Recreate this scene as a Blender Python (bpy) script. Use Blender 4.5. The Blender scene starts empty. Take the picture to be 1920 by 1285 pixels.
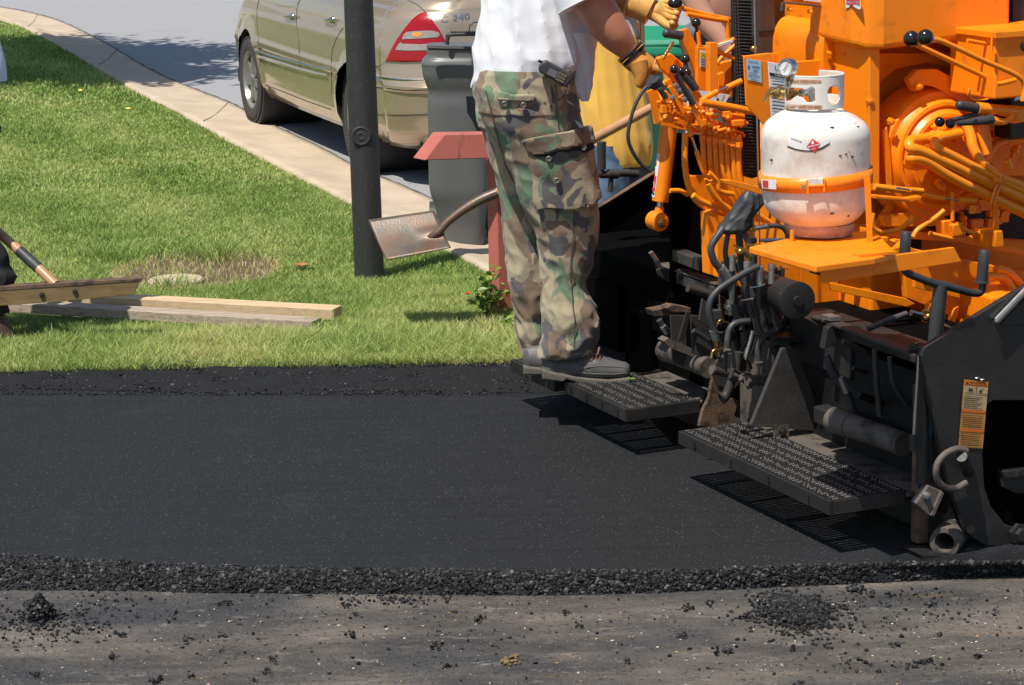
import bpy, bmesh, math, random
import numpy as np
from mathutils import Vector as V3, Matrix, noise
from mathutils.geometry import delaunay_2d_cdt
from mathutils.bvhtree import BVHTree
random.seed(7); np.random.seed(7)
SC = bpy.context.scene; COL = SC.collection
R = math.radians
# ------------------------------------------------ camera
F, CX, CY, CH, HOR, ROLL = 4550.0, 960.0, 642.5, 2.2, -354.0, R(1.2)
TH = math.atan((CY-HOR)/F)
fw = V3((0, math.cos(TH), -math.sin(TH))); r0 = V3((1, 0, 0)); u0 = V3((0, math.sin(TH), math.cos(TH)))
UP = u0*math.cos(ROLL)+r0*math.sin(ROLL); RT = r0*math.cos(ROLL)-u0*math.sin(ROLL)
CAM = V3((0, 0, CH))
cd = bpy.data.cameras.new('camera'); cam = bpy.data.objects.new('camera', cd); COL.objects.link(cam)
m = Matrix((RT, UP, -fw)).transposed().to_4x4(); m.translation = CAM; cam.matrix_world = m
cd.sensor_width = 36; cd.lens = F/1920*36; cd.clip_end = 2000; cd.clip_start = .1
SC.camera = cam
# ------------------------------------------------ sky, sun, exposure
SH = V3((.30, .39, -1)).normalized()          # travel of the sunlight
w = bpy.data.worlds.new('World'); SC.world = w; w.use_nodes = True
nt = w.node_tree; bg = nt.nodes['Background']; sk = nt.nodes.new('ShaderNodeTexSky')
sk.sky_type = 'NISHITA'; sk.sun_disc = False
sk.sun_elevation = math.asin(-SH.z); sk.sun_rotation = math.atan2(-SH.x, -SH.y)
nt.links.new(sk.outputs[0], bg.inputs[0]); bg.inputs[1].default_value = .085
sl = bpy.data.lights.new('sun', 'SUN'); sl.energy = 4.6; sl.angle = R(.5); sl.color = (1, .95, .86)
so = bpy.data.objects.new('sun', sl); COL.objects.link(so)
so.rotation_euler = SH.to_track_quat('-Z', 'Y').to_euler()
SC.view_settings.view_transform = 'Standard'; SC.view_settings.look = 'None'
SC.view_settings.exposure = .34; SC.view_settings.gamma = 1
# ------------------------------------------------ pixel helpers (1920x1285 pixels of the photograph)
def ray(x, y): return fw*F + RT*(x-CX) - UP*(y-CY)
def G(x, y, z=0.):
    d = ray(x, y); return CAM + d*((z-CH)/d.z)
def onY(x, y, Y):
    d = ray(x, y); return CAM + d*(Y/d.y)
PHI = R(24); O = G(1745, 1045)
U = V3((math.cos(PHI), math.sin(PHI), 0)); V = V3((math.sin(PHI), -math.cos(PHI), 0)); Z = V3((0, 0, 1))
def onv(x, y, v):
    d = ray(x, y); return CAM + d*((v-(CAM-O).dot(V))/d.dot(V))
def onu(x, y, u):
    d = ray(x, y); return CAM + d*((u-(CAM-O).dot(U))/d.dot(U))
def uvz(u, v, z): return O+U*u+V*v+Z*z
def pxs(p): return F/((p-CAM).dot(fw))          # pixels per metre at p
def proj(p):
    q = p-CAM; z = q.dot(fw); return CX+F*q.dot(RT)/z, CY-F*q.dot(UP)/z
def pp(s): return [tuple(float(a) for a in t.split(',')[:3]) for t in s.split()]
# ------------------------------------------------ objects
def tag(o, label=None, cat=None, group=None, kind=None):
    if label: o['label'] = label
    if cat: o['category'] = cat
    if group: o['group'] = group
    if kind: o['kind'] = kind
    return o
def thing(name, loc, label, cat, group=None):
    o = bpy.data.objects.new(name, None); COL.objects.link(o); o.location = loc
    o.empty_display_size = .1
    return tag(o, label, cat, group)
def setparent(o, par):
    if par is None: return
    o.parent = par
    if par.type == 'EMPTY': o.matrix_parent_inverse = Matrix.Translation(-V3(par.location))
def mesh(name, vs, fs, m, parent=None, smooth=False, bev=0, fmat=None, seg=2):
    me = bpy.data.meshes.new(name); me.from_pydata([tuple(v) for v in vs], [], fs)
    for mm in (m if isinstance(m, (list, tuple)) else [m]): me.materials.append(mm)
    if fmat: me.polygons.foreach_set('material_index', fmat)
    if smooth: me.polygons.foreach_set('use_smooth', [True]*len(me.polygons))
    me.update()
    o = bpy.data.objects.new(name, me); COL.objects.link(o); setparent(o, parent)
    if bev:
        b = o.modifiers.new('bevel', 'BEVEL'); b.width = bev; b.segments = seg; b.limit_method = 'ANGLE'; b.angle_limit = R(35)
        b.harden_normals = False
    return o
class MB:
    def __init__(s): s.v = []; s.f = []; s.sm = []
    def add(s, vs, fs, sm=False):
        n = len(s.v); s.v += [V3(v) for v in vs]; s.f += [[i+n for i in f] for f in fs]; s.sm += [sm]*len(fs); return s
    def box(s, c, ax, ay, az):          # centre and three half-axis vectors
        vs = [c+ax*i+ay*j+az*k for i in (-1, 1) for j in (-1, 1) for k in (-1, 1)]
        return s.add(vs, [[0, 1, 3, 2], [4, 6, 7, 5], [0, 4, 5, 1], [2, 3, 7, 6], [0, 2, 6, 4], [1, 5, 7, 3]])
    def prism(s, ps, ex):
        n = len(ps); vs = list(ps)+[p+ex for p in ps]
        return s.add(vs, [list(range(n))[::-1], list(range(n, 2*n))]+[[i, (i+1) % n, n+(i+1) % n, n+i] for i in range(n)])
    def tube(s, pts, r, seg=10, cap=True):
        pts = [V3(p) for p in pts]; n = len(pts)
        rs = r if isinstance(r, (list, tuple)) else [r]*n
        t0 = (pts[1]-pts[0]).normalized(); nrm = t0.orthogonal().normalized(); vs = []
        for i in range(n):
            t = (pts[min(i+1, n-1)]-pts[max(i-1, 0)]).normalized()
            nrm = (nrm-t*nrm.dot(t)).normalized(); b = t.cross(nrm)
            for k in range(seg):
                a = 2*math.pi*k/seg; vs.append(pts[i]+(nrm*math.cos(a)+b*math.sin(a))*rs[i])
        fs = [[i*seg+k, i*seg+(k+1) % seg, (i+1)*seg+(k+1) % seg, (i+1)*seg+k] for i in range(n-1) for k in range(seg)]
        s.add(vs, fs, True)
        if cap:
            m0 = len(s.v)-len(vs)
            s.f += [[m0+k for k in range(seg)][::-1], [m0+(n-1)*seg+k for k in range(seg)]]; s.sm += [False, False]
        return s
    def lathe(s, c, ax, prof, seg=32, cap=True):   # prof: (height along ax, radius)
        ax = ax.normalized(); e1 = ax.orthogonal().normalized(); e2 = ax.cross(e1); vs = []
        for h, r in prof:
            for k in range(seg):
                a = 2*math.pi*k/seg; vs.append(c+ax*h+(e1*math.cos(a)+e2*math.sin(a))*r)
        n = len(prof); m0 = len(s.v)
        s.add(vs, [[i*seg+k, i*seg+(k+1) % seg, (i+1)*seg+(k+1) % seg, (i+1)*seg+k] for i in range(n-1) for k in range(seg)], True)
        if cap:
            s.f += [[m0+k for k in range(seg)][::-1], [m0+(n-1)*seg+k for k in range(seg)]]; s.sm += [False, False]
        return s
    def ball(s, c, r, seg=20, rg=12, sc=(1, 1, 1)):
        vs = []
        for i in range(rg+1):
            a = math.pi*i/rg
            for k in range(seg):
                b = 2*math.pi*k/seg
                vs.append(c+V3((r*sc[0]*math.sin(a)*math.cos(b), r*sc[1]*math.sin(a)*math.sin(b), r*sc[2]*math.cos(a))))
        return s.add(vs, [[i*seg+k, (i+1)*seg+k, (i+1)*seg+(k+1) % seg, i*seg+(k+1) % seg] for i in range(rg) for k in range(seg)], True)
    def build(s, name, m, parent=None, bev=0):
        o = mesh(name, s.v, s.f, m, parent, False, bev)
        o.data.polygons.foreach_set('use_smooth', s.sm)
        if any(s.sm): o.data.set_sharp_from_angle(angle=R(42))
        return o
def smoothpath(pts, n=6):
    pts = [V3(p) for p in pts]
    if len(pts) < 3: return pts
    out = []
    for i in range(len(pts)-1):
        p0, p1, p2, p3 = pts[max(i-1, 0)], pts[i], pts[i+1], pts[min(i+2, len(pts)-1)]
        for k in range(n):
            t = k/n; out.append(.5*((2*p1)+(p2-p0)*t+(2*p0-5*p1+4*p2-p3)*t*t+(3*p1-p0-3*p2+p3)*t**3))
    return out+[pts[-1]]
def finish(o, sub=1):
    s = o.modifiers.new('sub', 'SUBSURF'); s.levels = s.render_levels = sub; return o
# ------------------------------------------------ materials
def newmat(name):
    m = bpy.data.materials.new(name); m.use_nodes = True; n = m.node_tree
    return m, n, n.nodes['Principled BSDF'], n.nodes, n.links
def paint(name, col, rough=.5, metal=0., var=.12, scale=6., bump=.0, bscale=120., dirt=None, dirt_amt=0., dscale=9., coat=0., spec=.5, dlo=.52, dhi=.7, rvar=.12, stretch=None, sheen=0):
    m, n, bs, N, L = newmat(name)
    tc = N.new('ShaderNodeTexCoord'); src = tc.outputs['Object']
    if stretch:
        mp = N.new('ShaderNodeMapping'); mp.inputs['Scale'].default_value = stretch; L.new(src, mp.inputs[0]); src = mp.outputs[0]
    nz = N.new('ShaderNodeTexNoise'); nz.inputs['Scale'].default_value = scale; nz.inputs['Detail'].default_value = 6; L.new(src, nz.inputs[0])
    mx = N.new('ShaderNodeMix'); mx.data_type = 'RGBA'; L.new(nz.outputs[0], mx.inputs['Factor'])
    mx.inputs[6].default_value = (*[c*(1-var) for c in col], 1); mx.inputs[7].default_value = (*[min(1, c*(1+var)) for c in col], 1)
    outc = mx.outputs[2]
    if dirt:
        n2 = N.new('ShaderNodeTexNoise'); n2.inputs['Scale'].default_value = dscale; n2.inputs['Detail'].default_value = 9; n2.inputs['Roughness'].default_value = .65; L.new(src, n2.inputs[0])
        mr = N.new('ShaderNodeMapRange'); mr.inputs[1].default_value = dlo; mr.inputs[2].default_value = dhi; mr.inputs[4].default_value = dirt_amt; L.new(n2.outputs[0], mr.inputs[0])
        m2 = N.new('ShaderNodeMix'); m2.data_type = 'RGBA'; L.new(mr.outputs[0], m2.inputs['Factor']); L.new(outc, m2.inputs[6]); m2.inputs[7].default_value = (*dirt, 1)
        outc = m2.outputs[2]
    L.new(outc, bs.inputs['Base Color'])
    rr = N.new('ShaderNodeMapRange'); rr.inputs[3].default_value = max(.03, rough-rvar); rr.inputs[4].default_value = min(1, rough+rvar); L.new(nz.outputs[0], rr.inputs[0]); L.new(rr.outputs[0], bs.inputs['Roughness'])
    bs.inputs['Metallic'].default_value = metal; bs.inputs['Coat Weight'].default_value = coat; bs.inputs['Coat Roughness'].default_value = .05
    bs.inputs['Specular IOR Level'].default_value = spec
    if sheen: bs.inputs['Sheen Weight'].default_value = sheen
    if bump:
        n3 = N.new('ShaderNodeTexNoise'); n3.inputs['Scale'].default_value = bscale; n3.inputs['Detail'].default_value = 4; L.new(src, n3.inputs[0])
        bp = N.new('ShaderNodeBump'); bp.inputs['Strength'].default_value = bump; bp.inputs['Distance'].default_value = .004; L.new(n3.outputs[0], bp.inputs['Height']); L.new(bp.outputs[0], bs.inputs['Normal'])
    return m
M = {}
M['orange'] = paint('orange_paint', (.93, .245, .005), .36, var=.07, scale=4, bump=.08, bscale=60, dirt=(.30, .085, .015), dirt_amt=.7, dscale=13, dlo=.56, dhi=.78)
M['orange_hose'] = paint('orange_hose_paint', (.93, .27, .008), .33, var=.1, scale=12, bump=.12, bscale=90, dirt=(.12, .08, .06), dirt_amt=.7, dscale=14, dlo=.66, dhi=.72)
M['black'] = paint('black_machine_paint', (.016, .0155, .015), .5, var=.4, scale=9, bump=.25, bscale=90, dirt=(.06, .048, .038), dirt_amt=.45, dscale=5, dlo=.5, dhi=.78)
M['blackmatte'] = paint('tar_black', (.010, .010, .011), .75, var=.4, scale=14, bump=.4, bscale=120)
M['shade_black'] = paint('painted_shade_black', (.0018, .0018, .002), .9, var=.3, spec=.05)  # near-void black, paints deep shade onto screed and far machine parts
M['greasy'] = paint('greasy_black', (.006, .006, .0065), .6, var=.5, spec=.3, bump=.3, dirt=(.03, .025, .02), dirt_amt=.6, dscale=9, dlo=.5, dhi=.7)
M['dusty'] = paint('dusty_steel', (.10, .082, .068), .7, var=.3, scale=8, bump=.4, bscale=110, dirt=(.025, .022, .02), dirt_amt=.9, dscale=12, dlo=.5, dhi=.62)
M['rusty'] = paint('rusty_steel', (.13, .075, .045), .7, var=.35, scale=16, bump=.4, dirt=(.03, .025, .022), dirt_amt=.9, dscale=20, dlo=.48, dhi=.6)
M['rubber'] = paint('black_rubber', (.035, .037, .04), .5, var=.2, scale=20, bump=.15, bscale=200)
M['hose'] = paint('hose_rubber', (.05, .052, .056), .42, var=.25, scale=25, bump=.2, bscale=250, dirt=(.12, .11, .1), dirt_amt=.5, dscale=18)
M['plastic_black'] = paint('glossy_black_plastic', (.012, .012, .014), .16, var=.1, scale=10, rvar=.05)
M['chrome'] = paint('bright_steel', (.62, .62, .62), .22, 1, var=.1, scale=30, dirt=(.2, .18, .15), dirt_amt=.5, dscale=30)
M['zinc'] = paint('zinc_fitting', (.42, .42, .4), .4, .85, var=.2, scale=40)
M['brass'] = paint('brass', (.5, .33, .11), .3, .95, var=.25, scale=40, dirt=(.12, .09, .04), dirt_amt=.6, dscale=40)
M['label_white'] = paint('label_white', (.72, .73, .72), .45, var=.05, dirt=(.3, .25, .18), dirt_amt=.4, dscale=25)
M['label_blue'] = paint('label_greyblue', (.42, .55, .62), .45, var=.05)
M['ink'] = paint('ink_black', (.02, .02, .02), .5)
M['ink_blue'] = paint('ink_blue', (.03, .14, .4), .5)
M['ink_red'] = paint('ink_red', (.62, .03, .05), .45)
M['ink_orange'] = paint('ink_orange', (.55, .13, .01), .5)
M['label_yellow'] = paint('label_yellow', (.8, .6, .02), .5)
M['label_tan'] = paint('label_worn_tan', (.46, .21, .045), .55, var=.35, scale=18, dirt=(.1, .06, .03), dirt_amt=.6, dscale=40)
M['label_cream'] = paint('label_worn_cream', (.45, .31, .16), .55, var=.35, scale=25)
# generic text
def text(name, s, org, xd, yd, width, height, m, parent, thick=.0008, bold=0):
    cu = bpy.data.curves.new(name, 'FONT'); cu.body = s; cu.size = 1; cu.extrude = 0; cu.offset = bold
    ob = bpy.data.objects.new(name, cu); COL.objects.link(ob)
    dg = bpy.context.evaluated_depsgraph_get(); me = bpy.data.meshes.new_from_object(ob.evaluated_get(dg))
    bpy.data.objects.remove(ob)
    vs = [v.co.copy() for v in me.vertices]; fs = [list(p.vertices) for p in me.polygons]; bpy.data.meshes.remove(me)
    x0 = min(v.x for v in vs); x1 = max(v.x for v in vs); y0 = min(v.y for v in vs); y1 = max(v.y for v in vs)
    nn = xd.cross(yd).normalized()
    vs = [org+xd.normalized()*((v.x-x0)/(x1-x0)*width)+yd.normalized()*((v.y-y0)/(y1-y0)*height)+nn*thick for v in vs]
    return mesh(name, vs, fs, m, parent)
# surface decals: pixel polygon cast onto a mesh, thickened along the surface
def bvh_of(o):
    dg = bpy.context.evaluated_depsgraph_get(); dg.update(); e = o.evaluated_get(dg); me = e.to_mesh()
    mw = o.matrix_world.copy()
    if o.parent: mw = Matrix.Identity(4)
    b = BVHTree.FromPolygons([v.co.copy() for v in me.vertices], [list(p.vertices) for p in me.polygons]); e.to_mesh_clear(); return b
def hit(b, x, y, off=.003):
    d = ray(x, y).normalized(); r = b.ray_cast(CAM, d)
    if r[0] is None: return None
    nn = r[1] if r[1].dot(d) < 0 else -r[1]
    return r[0]+nn*off
def patch(name, b, poly, m, parent, off=.004, step=5, smooth=True, thick=0):
    poly = [V3(p[:2]) for p in poly]
    pts = []
    n = len(poly)
    for i in range(n):
        a, c = poly[i], poly[(i+1) % n]; k = max(1, int((c-a).length/step))
        pts += [a.lerp(c, j/k) for j in range(k)]
    nb = len(pts); edges = [(i, (i+1) % nb) for i in range(nb)]
    xs = [p.x for p in pts]; ys = [p.y for p in pts]
    def inside(x, y):
        c = False; j = nb-1
        for i in range(nb):
            if (pts[i].y > y) != (pts[j].y > y) and x < (pts[j].x-pts[i].x)*(y-pts[i].y)/(pts[j].y-pts[i].y)+pts[i].x: c = not c
            j = i
        return c
    extra = []
    y = min(ys)+step*.5
    while y < max(ys):
        x = min(xs)+step*.5
        while x < max(xs):
            if inside(x, y): extra.append(V3((x, y)))
            x += step
        y += step
    vv, ee, ff, *_ = delaunay_2d_cdt([p.to_2d() if len(p) == 3 else p for p in pts+extra], edges, [], 1, 1e-4)
    P3 = [hit(b, p.x, p.y, off) for p in vv]
    fs = [list(f) for f in ff if all(P3[i] is not None for i in f)]
    P3 = [p or V3((0, 0, -5)) for p in P3]
    used = sorted({i for f in fs for i in f}); mp = {i: k for k, i in enumerate(used)}
    o = mesh(name, [P3[i] for i in used], [[mp[i] for i in f][::-1] for f in fs], m, parent, smooth)
    if thick:
        s = o.modifiers.new('sol', 'SOLIDIFY'); s.thickness = thick; s.offset = -1
    return o
def surfline(mb, b, pts, r, off=0., seg=6, step=8):
    q = []
    for a, c in zip(pts[:-1], pts[1:]):
        k = max(1, int(math.hypot(c[0]-a[0], c[1]-a[1])/step))
        q += [(a[0]+(c[0]-a[0])*j/k, a[1]+(c[1]-a[1])*j/k) for j in range(k)]
    q.append(pts[-1]); P = [hit(b, x, y, off) for x, y in q]; P = [p for p in P if p]
    if len(P) > 1: mb.tube(P, r, seg)
# loft of traced silhouette rows (x_left, x_right, y) standing at depth Y
def interp_rows(rows, n):
    rows = [tuple(r) for r in rows]; ys = [r[2] for r in rows]; out = []
    for i in range(n):
        y = ys[0]+(ys[-1]-ys[0])*i/(n-1)
        k = 0
        while k < len(rows)-2 and (ys[k+1]-y)*(1 if ys[-1] > ys[0] else -1) < 0: k += 1
        p0, p1, p2, p3 = rows[max(k-1, 0)], rows[k], rows[k+1], rows[min(k+2, len(rows)-1)]
        t = (y-p1[2])/(p2[2]-p1[2]) if p2[2] != p1[2] else 0
        def c(j):
            h = p2[2]-p1[2]
            m1 = (p2[j]-p0[j])/(p2[2]-p0[2])*h if p2[2] != p0[2] else 0
            m2 = (p3[j]-p1[j])/(p3[2]-p1[2])*h if p3[2] != p1[2] else 0
            return (2*t**3-3*t*t+1)*p1[j]+(t**3-2*t*t+t)*m1+(-2*t**3+3*t*t)*p2[j]+(t**3-t*t)*m2
        out.append((c(0), c(1), y)+tuple(p1[j]+(p2[j]-p1[j])*t for j in range(3, len(p1))))
    return out
def loft(mb, rows, Y, k=.8, n=60, seg=48, fold=None, ex=2.0, cap=True):
    rr = interp_rows(rows, n); vs = []
    for i, r in enumerate(rr):
        Yc = Y+(r[3] if len(r) > 3 else 0)
        a = onY(r[0], r[2], Yc); b = onY(r[1], r[2], Yc); c = (a+b)/2; h = (b-a)/2; hw = h.length
        bk = V3((-h.y, h.x, 0)).normalized()*hw*k
        for q in range(seg):
            t = 2*math.pi*q/seg; ct, st = math.cos(t), math.sin(t)
            cx_ = math.copysign(abs(ct)**(2/ex), ct); sx_ = math.copysign(abs(st)**(2/ex), st)
            p = c+h*cx_+bk*sx_
            if fold:
                nn = (h*ct/max(hw, 1e-6)+bk*st/max(hw*k, 1e-6)); p = p+nn.normalized()*fold(p, i/(n-1), t)
            vs.append(p)
    m0 = len(mb.v)
    mb.add(vs, [[i*seg+q, (i+1)*seg+q, (i+1)*seg+(q+1) % seg, i*seg+(q+1) % seg] for i in range(n-1) for q in range(seg)], True)
    if cap:
        mb.f += [[m0+q for q in range(seg)], [m0+(n-1)*seg+q for q in range(seg)][::-1]]; mb.sm += [False, False]
    return mb
def skin(name, verts, edges, radii, m, parent=None, sub=2, root=0):
    me = bpy.data.meshes.new(name); me.from_pydata([tuple(v) for v in verts], edges, []); me.materials.append(m)
    o = bpy.data.objects.new(name, me); COL.objects.link(o); setparent(o, parent)
    s = o.modifiers.new('skin', 'SKIN'); s.use_smooth_shade = True
    for i, sv in enumerate(me.skin_vertices[0].data):
        r = radii[i]; sv.radius = (r, r) if not isinstance(r, (tuple, list)) else r; sv.use_root = (i == root)
    finish(o, sub)
    dg = bpy.context.evaluated_depsgraph_get(); dg.update(); e = bpy.data.meshes.new_from_object(o.evaluated_get(dg))
    o.modifiers.clear(); old = o.data; o.data = e
    e.polygons.foreach_set('use_smooth', [True]*len(e.polygons)); bpy.data.meshes.remove(old)
    e.name = name
    return o
def curved_text(name, s, x0, x1, y0, hgt, b, m, par, off=.0042, slope=0., arc=0.):
    cu = bpy.data.curves.new(name, 'FONT'); cu.body = s; ob = bpy.data.objects.new(name, cu); COL.objects.link(ob); dg = bpy.context.evaluated_depsgraph_get(); me = bpy.data.meshes.new_from_object(ob.evaluated_get(dg)); bpy.data.objects.remove(ob)
    X = [v.co.x for v in me.vertices]; Y = [v.co.y for v in me.vertices]; ax_, bx_, ay, by = min(X), max(X), min(Y), max(Y); vs = []
    for v in me.vertices:
        t = (v.co.x-ax_)/(bx_-ax_); px = x0+(x1-x0)*t; py = y0+slope*(px-x0)+arc*4*t*(1-t)-hgt*(v.co.y-ay)/(by-ay); h_ = hit(b, px, py, off); vs.append(h_ or V3((0, 0, -9)))
    fs = [list(p.vertices) for p in me.polygons]; fs = [f for f in fs if all(vs[i].z > -5 for i in f)]; used = sorted({i for f in fs for i in f}); mp = {i: q for q, i in enumerate(used)}
    bpy.data.meshes.remove(me)
    if fs: return mesh(name, [vs[i] for i in used], [[mp[i] for i in f] for f in fs], m, par)
# ------------------------------------------------ ground materials
def ground_mat(kind):
    m, n, bs, N, L = newmat(kind)
    tc = N.new('ShaderNodeTexCoord'); P = tc.outputs['Object']
    def nz(sc, det=6, ro=.6, src=None, typ='ShaderNodeTexNoise'):
        t = N.new(typ); t.inputs['Scale'].default_value = sc
        if typ == 'ShaderNodeTexNoise': t.inputs['Detail'].default_value = det; t.inputs['Roughness'].default_value = ro
        L.new(src or P, t.inputs['Vector']); return t
    def ramp(src, stops, interp='LINEAR'):
        r = N.new('ShaderNodeValToRGB'); r.color_ramp.interpolation = interp; e = r.color_ramp.elements
        e[0].position, e[0].color = stops[0][0], (*stops[0][1], 1); e[1].position, e[1].color = stops[-1][0], (*stops[-1][1], 1)
        for p, c in stops[1:-1]:
            x = e.new(p); x.color = (*c, 1)
        L.new(src, r.inputs[0]); return r.outputs[0]
    def mix(a, b, f, mode='MIX'):
        x = N.new('ShaderNodeMix'); x.data_type = 'RGBA'; x.blend_type = mode
        for s, i in ((f, 'Factor'), (a, 6), (b, 7)):
            if hasattr(s, 'is_linked'): L.new(s, x.inputs[i])
            else: x.inputs[i].default_value = s if i == 'Factor' else (*s, 1)
        return x.outputs[2]
    def bump(h, st, dist=.01, prev=None):
        b = N.new('ShaderNodeBump'); b.inputs['Strength'].default_value = st; b.inputs['Distance'].default_value = dist; L.new(h, b.inputs['Height'])
        if prev: L.new(prev, b.inputs['Normal'])
        return b.outputs[0]
    def mapping(sc, rot=0):
        mp = N.new('ShaderNodeMapping'); mp.inputs['Scale'].default_value = sc; mp.inputs['Rotation'].default_value = (0, 0, rot); L.new(P, mp.inputs[0]); return mp.outputs[0]
    rough = .8
    if kind == 'street_asphalt':
        c = ramp(nz(260, 3).outputs[0], [(.3, (.22, .22, .225)), (.7, (.35, .35, .36))])
        c = mix(c, (.28, .28, .29), ramp(nz(.7, 5).outputs[0], [(.4, (0, 0, 0)), (.7, (.6, .6, .6))]))
        c = mix(c, (.16, .16, .16), ramp(nz(.35, 8, .7, mapping((1, 3, 1))).outputs[0], [(.62, (0, 0, 0)), (.7, (.35, .35, .35))]))
        nrm = bump(nz(300, 3).outputs[0], .5, .004)
    elif kind == 'concrete':
        c = ramp(nz(3, 8, .6).outputs[0], [(.3, (.40, .315, .225)), (.7, (.53, .43, .315))])
        c = mix(c, (.4, .31, .22), ramp(nz(40, 6, .7).outputs[0], [(.55, (0, 0, 0)), (.75, (.6, .6, .6))]))
        c = mix(c, (.2, .16, .12), ramp(nz(9, 8, .75).outputs[0], [(.66, (0, 0, 0)), (.72, (.8, .8, .8))]))
        nrm = bump(nz(120, 5).outputs[0], .4, .004)
    elif kind == 'lawn_soil':
        c = ramp(nz(25, 8, .7).outputs[0], [(.3, (.07, .12, .02)), (.55, (.15, .21, .04)), (.72, (.25, .24, .09))])
        c = mix(c, (.05, .11, .012), ramp(nz(.9, 4, .6, mapping((1, 1, 1))).outputs[0], [(.45, (0, 0, 0)), (.6, (.7, .7, .7))]))
        nrm = bump(nz(160, 4).outputs[0], .9, .02)
    elif kind == 'bare_soil':
        c = ramp(nz(40, 8, .7).outputs[0], [(.3, (.06, .04, .025)), (.6, (.17, .11, .065)), (.75, (.34, .25, .14))])
        nrm = bump(nz(90, 5).outputs[0], .9, .02)
    elif kind == 'fresh_mat':
        v = N.new('ShaderNodeTexVoronoi'); v.inputs['Scale'].default_value = 260; L.new(P, v.inputs['Vector'])
        sep = N.new('ShaderNodeSeparateColor'); L.new(v.outputs['Color'], sep.inputs[0])
        c = ramp(nz(420, 3, .7).outputs[0], [(.3, (.006, .0063, .007)), (.7, (.027, .0285, .031))])
        c = mix(c, (.017, .0195, .0235), ramp(nz(.9, 5, .6, mapping((1.6, .6, 1))).outputs[0], [(.35, (0, 0, 0)), (.7, (.5, .5, .5))]))
        c = mix(c, (.009, .0095, .0105), ramp(nz(1.0, 7, .7, mapping((.35, 16, 1))).outputs[0], [(.5, (0, 0, 0)), (.66, (.45, .45, .45))])); c = mix(c, (.038, .040, .043), ramp(nz(3.2, 8, .75).outputs[0], [(.55, (0, 0, 0)), (.75, (.5, .5, .5))]))
        c = mix(c, (.10, .10, .10), ramp(sep.outputs[0], [(.982, (0, 0, 0)), (.992, (1, 1, 1))]))  # random pale specks paint glints into the mat colour
        nrm = bump(v.outputs['Distance'], .8, .004); nrm = bump(nz(500, 2).outputs[0], .5, .003, nrm)
        rough = .62
        r = N.new('ShaderNodeMapRange'); r.inputs[3].default_value = .45; r.inputs[4].default_value = .85; L.new(sep.outputs[1], r.inputs[0]); L.new(r.outputs[0], bs.inputs['Roughness'])
    elif kind == 'old_base':
        s1 = mapping((1.3, 4, 1), R(-3)); s2 = mapping((5, 10, 1), R(-4))
        c = ramp(nz(1.2, 9, .66, s1).outputs[0], [(.34, (.075, .07, .065)), (.48, (.155, .138, .122)), (.66, (.27, .235, .2))])
        c = mix(c, (.055, .062, .072), ramp(nz(.9, 6, .62, mapping((1, 2.2, 1))).outputs[0], [(.45, (0, 0, 0)), (.64, (.8, .8, .8))]))
        c = mix(c, (.30, .2, .1), ramp(nz(2.2, 8, .7, mapping((1, 5, 1), R(-3))).outputs[0], [(.6, (0, 0, 0)), (.7, (.6, .6, .6))]))
        c = mix(c, (.46, .42, .37), ramp(nz(1.5, 9, .72, s2).outputs[0], [(.58, (0, 0, 0)), (.72, (.75, .75, .75))]))
        c = mix(c, (.028, .028, .030), ramp(nz(60, 5, .7).outputs[0], [(.56, (0, 0, 0)), (.64, (.8, .8, .8))])); c = mix(c, (.34, .30, .25), ramp(nz(130, 3, .6).outputs[0], [(.64, (0, 0, 0)), (.68, (.8, .8, .8))]))
        nrm = bump(nz(45, 9, .78).outputs[0], 1.0, .02); nrm = bump(nz(1.8, 8, .7, s2).outputs[0], .5, .02, nrm)
        rough = .75
    if kind != 'fresh_mat': bs.inputs['Roughness'].default_value = rough
    L.new(c, bs.inputs['Base Color']); L.new(nrm, bs.inputs['Normal'])
    if kind in ('old_base', 'fresh_mat'): bs.inputs['Specular IOR Level'].default_value = .22
    return m
for k in ('street_asphalt', 'concrete', 'lawn_soil', 'bare_soil', 'fresh_mat', 'old_base'): M[k] = ground_mat(k)
def struct(name, vs, fs, m, **kw):
    return tag(mesh(name, vs, fs, m, **kw), kind='structure')
# old road bed, to the horizon
struct('old_road_bed', [(-300, -100, -.055), (300, -100, -.055), (300, 9.3, -.055), (-300, 9.3, -.055)], [[0, 1, 2, 3]], M['old_base'])
struct('street', [(-400, 8.5, -.06), (400, 8.5, -.06), (400, 700, -.06), (-400, 700, -.06)], [[0, 1, 2, 3]], M['street_asphalt']).location.z = .048
# kerb strip between lawn and street, traced on the ground
LE = pp('-700,-40 -300,-2 -60,22 0,38 60,62 150,112 250,172 350,224 430,270 560,337 660,390 760,440 850,482 893,505 960,545 1060,590 1200,612 1450,618 1900,610 2600,590')
SE = pp('-700,-62 -300,-22 -60,4 0,13 60,24 120,42 200,82 270,124 330,153 430,192 520,238 600,275 660,308 720,333 800,368 900,420 1000,478 1130,528 1300,545 1550,548 1900,540 2600,522')
def resample(P, n):
    P = [V3(p) for p in P]; d = [0]
    for a, b in zip(P[:-1], P[1:]): d.append(d[-1]+(b-a).length)
    out = []
    for i in range(n):
        t = d[-1]*i/(n-1); k = 0
        while k < len(P)-2 and d[k+1] < t: k += 1
        out.append(P[k].lerp(P[k+1], (t-d[k])/max(d[k+1]-d[k], 1e-9)))
    return out
le = resample(smoothpath([G(x, y) for x, y in LE], 4), 90); se = resample(smoothpath([G(x, y) for x, y in SE], 4), 90)
vs = []; prof = [(0, -.05), (.0, .028), (.06, .034), (.14, .03), (.3, .012), (.6, -.006), (.9, .0), (1, .0), (1, -.05)]
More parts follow.
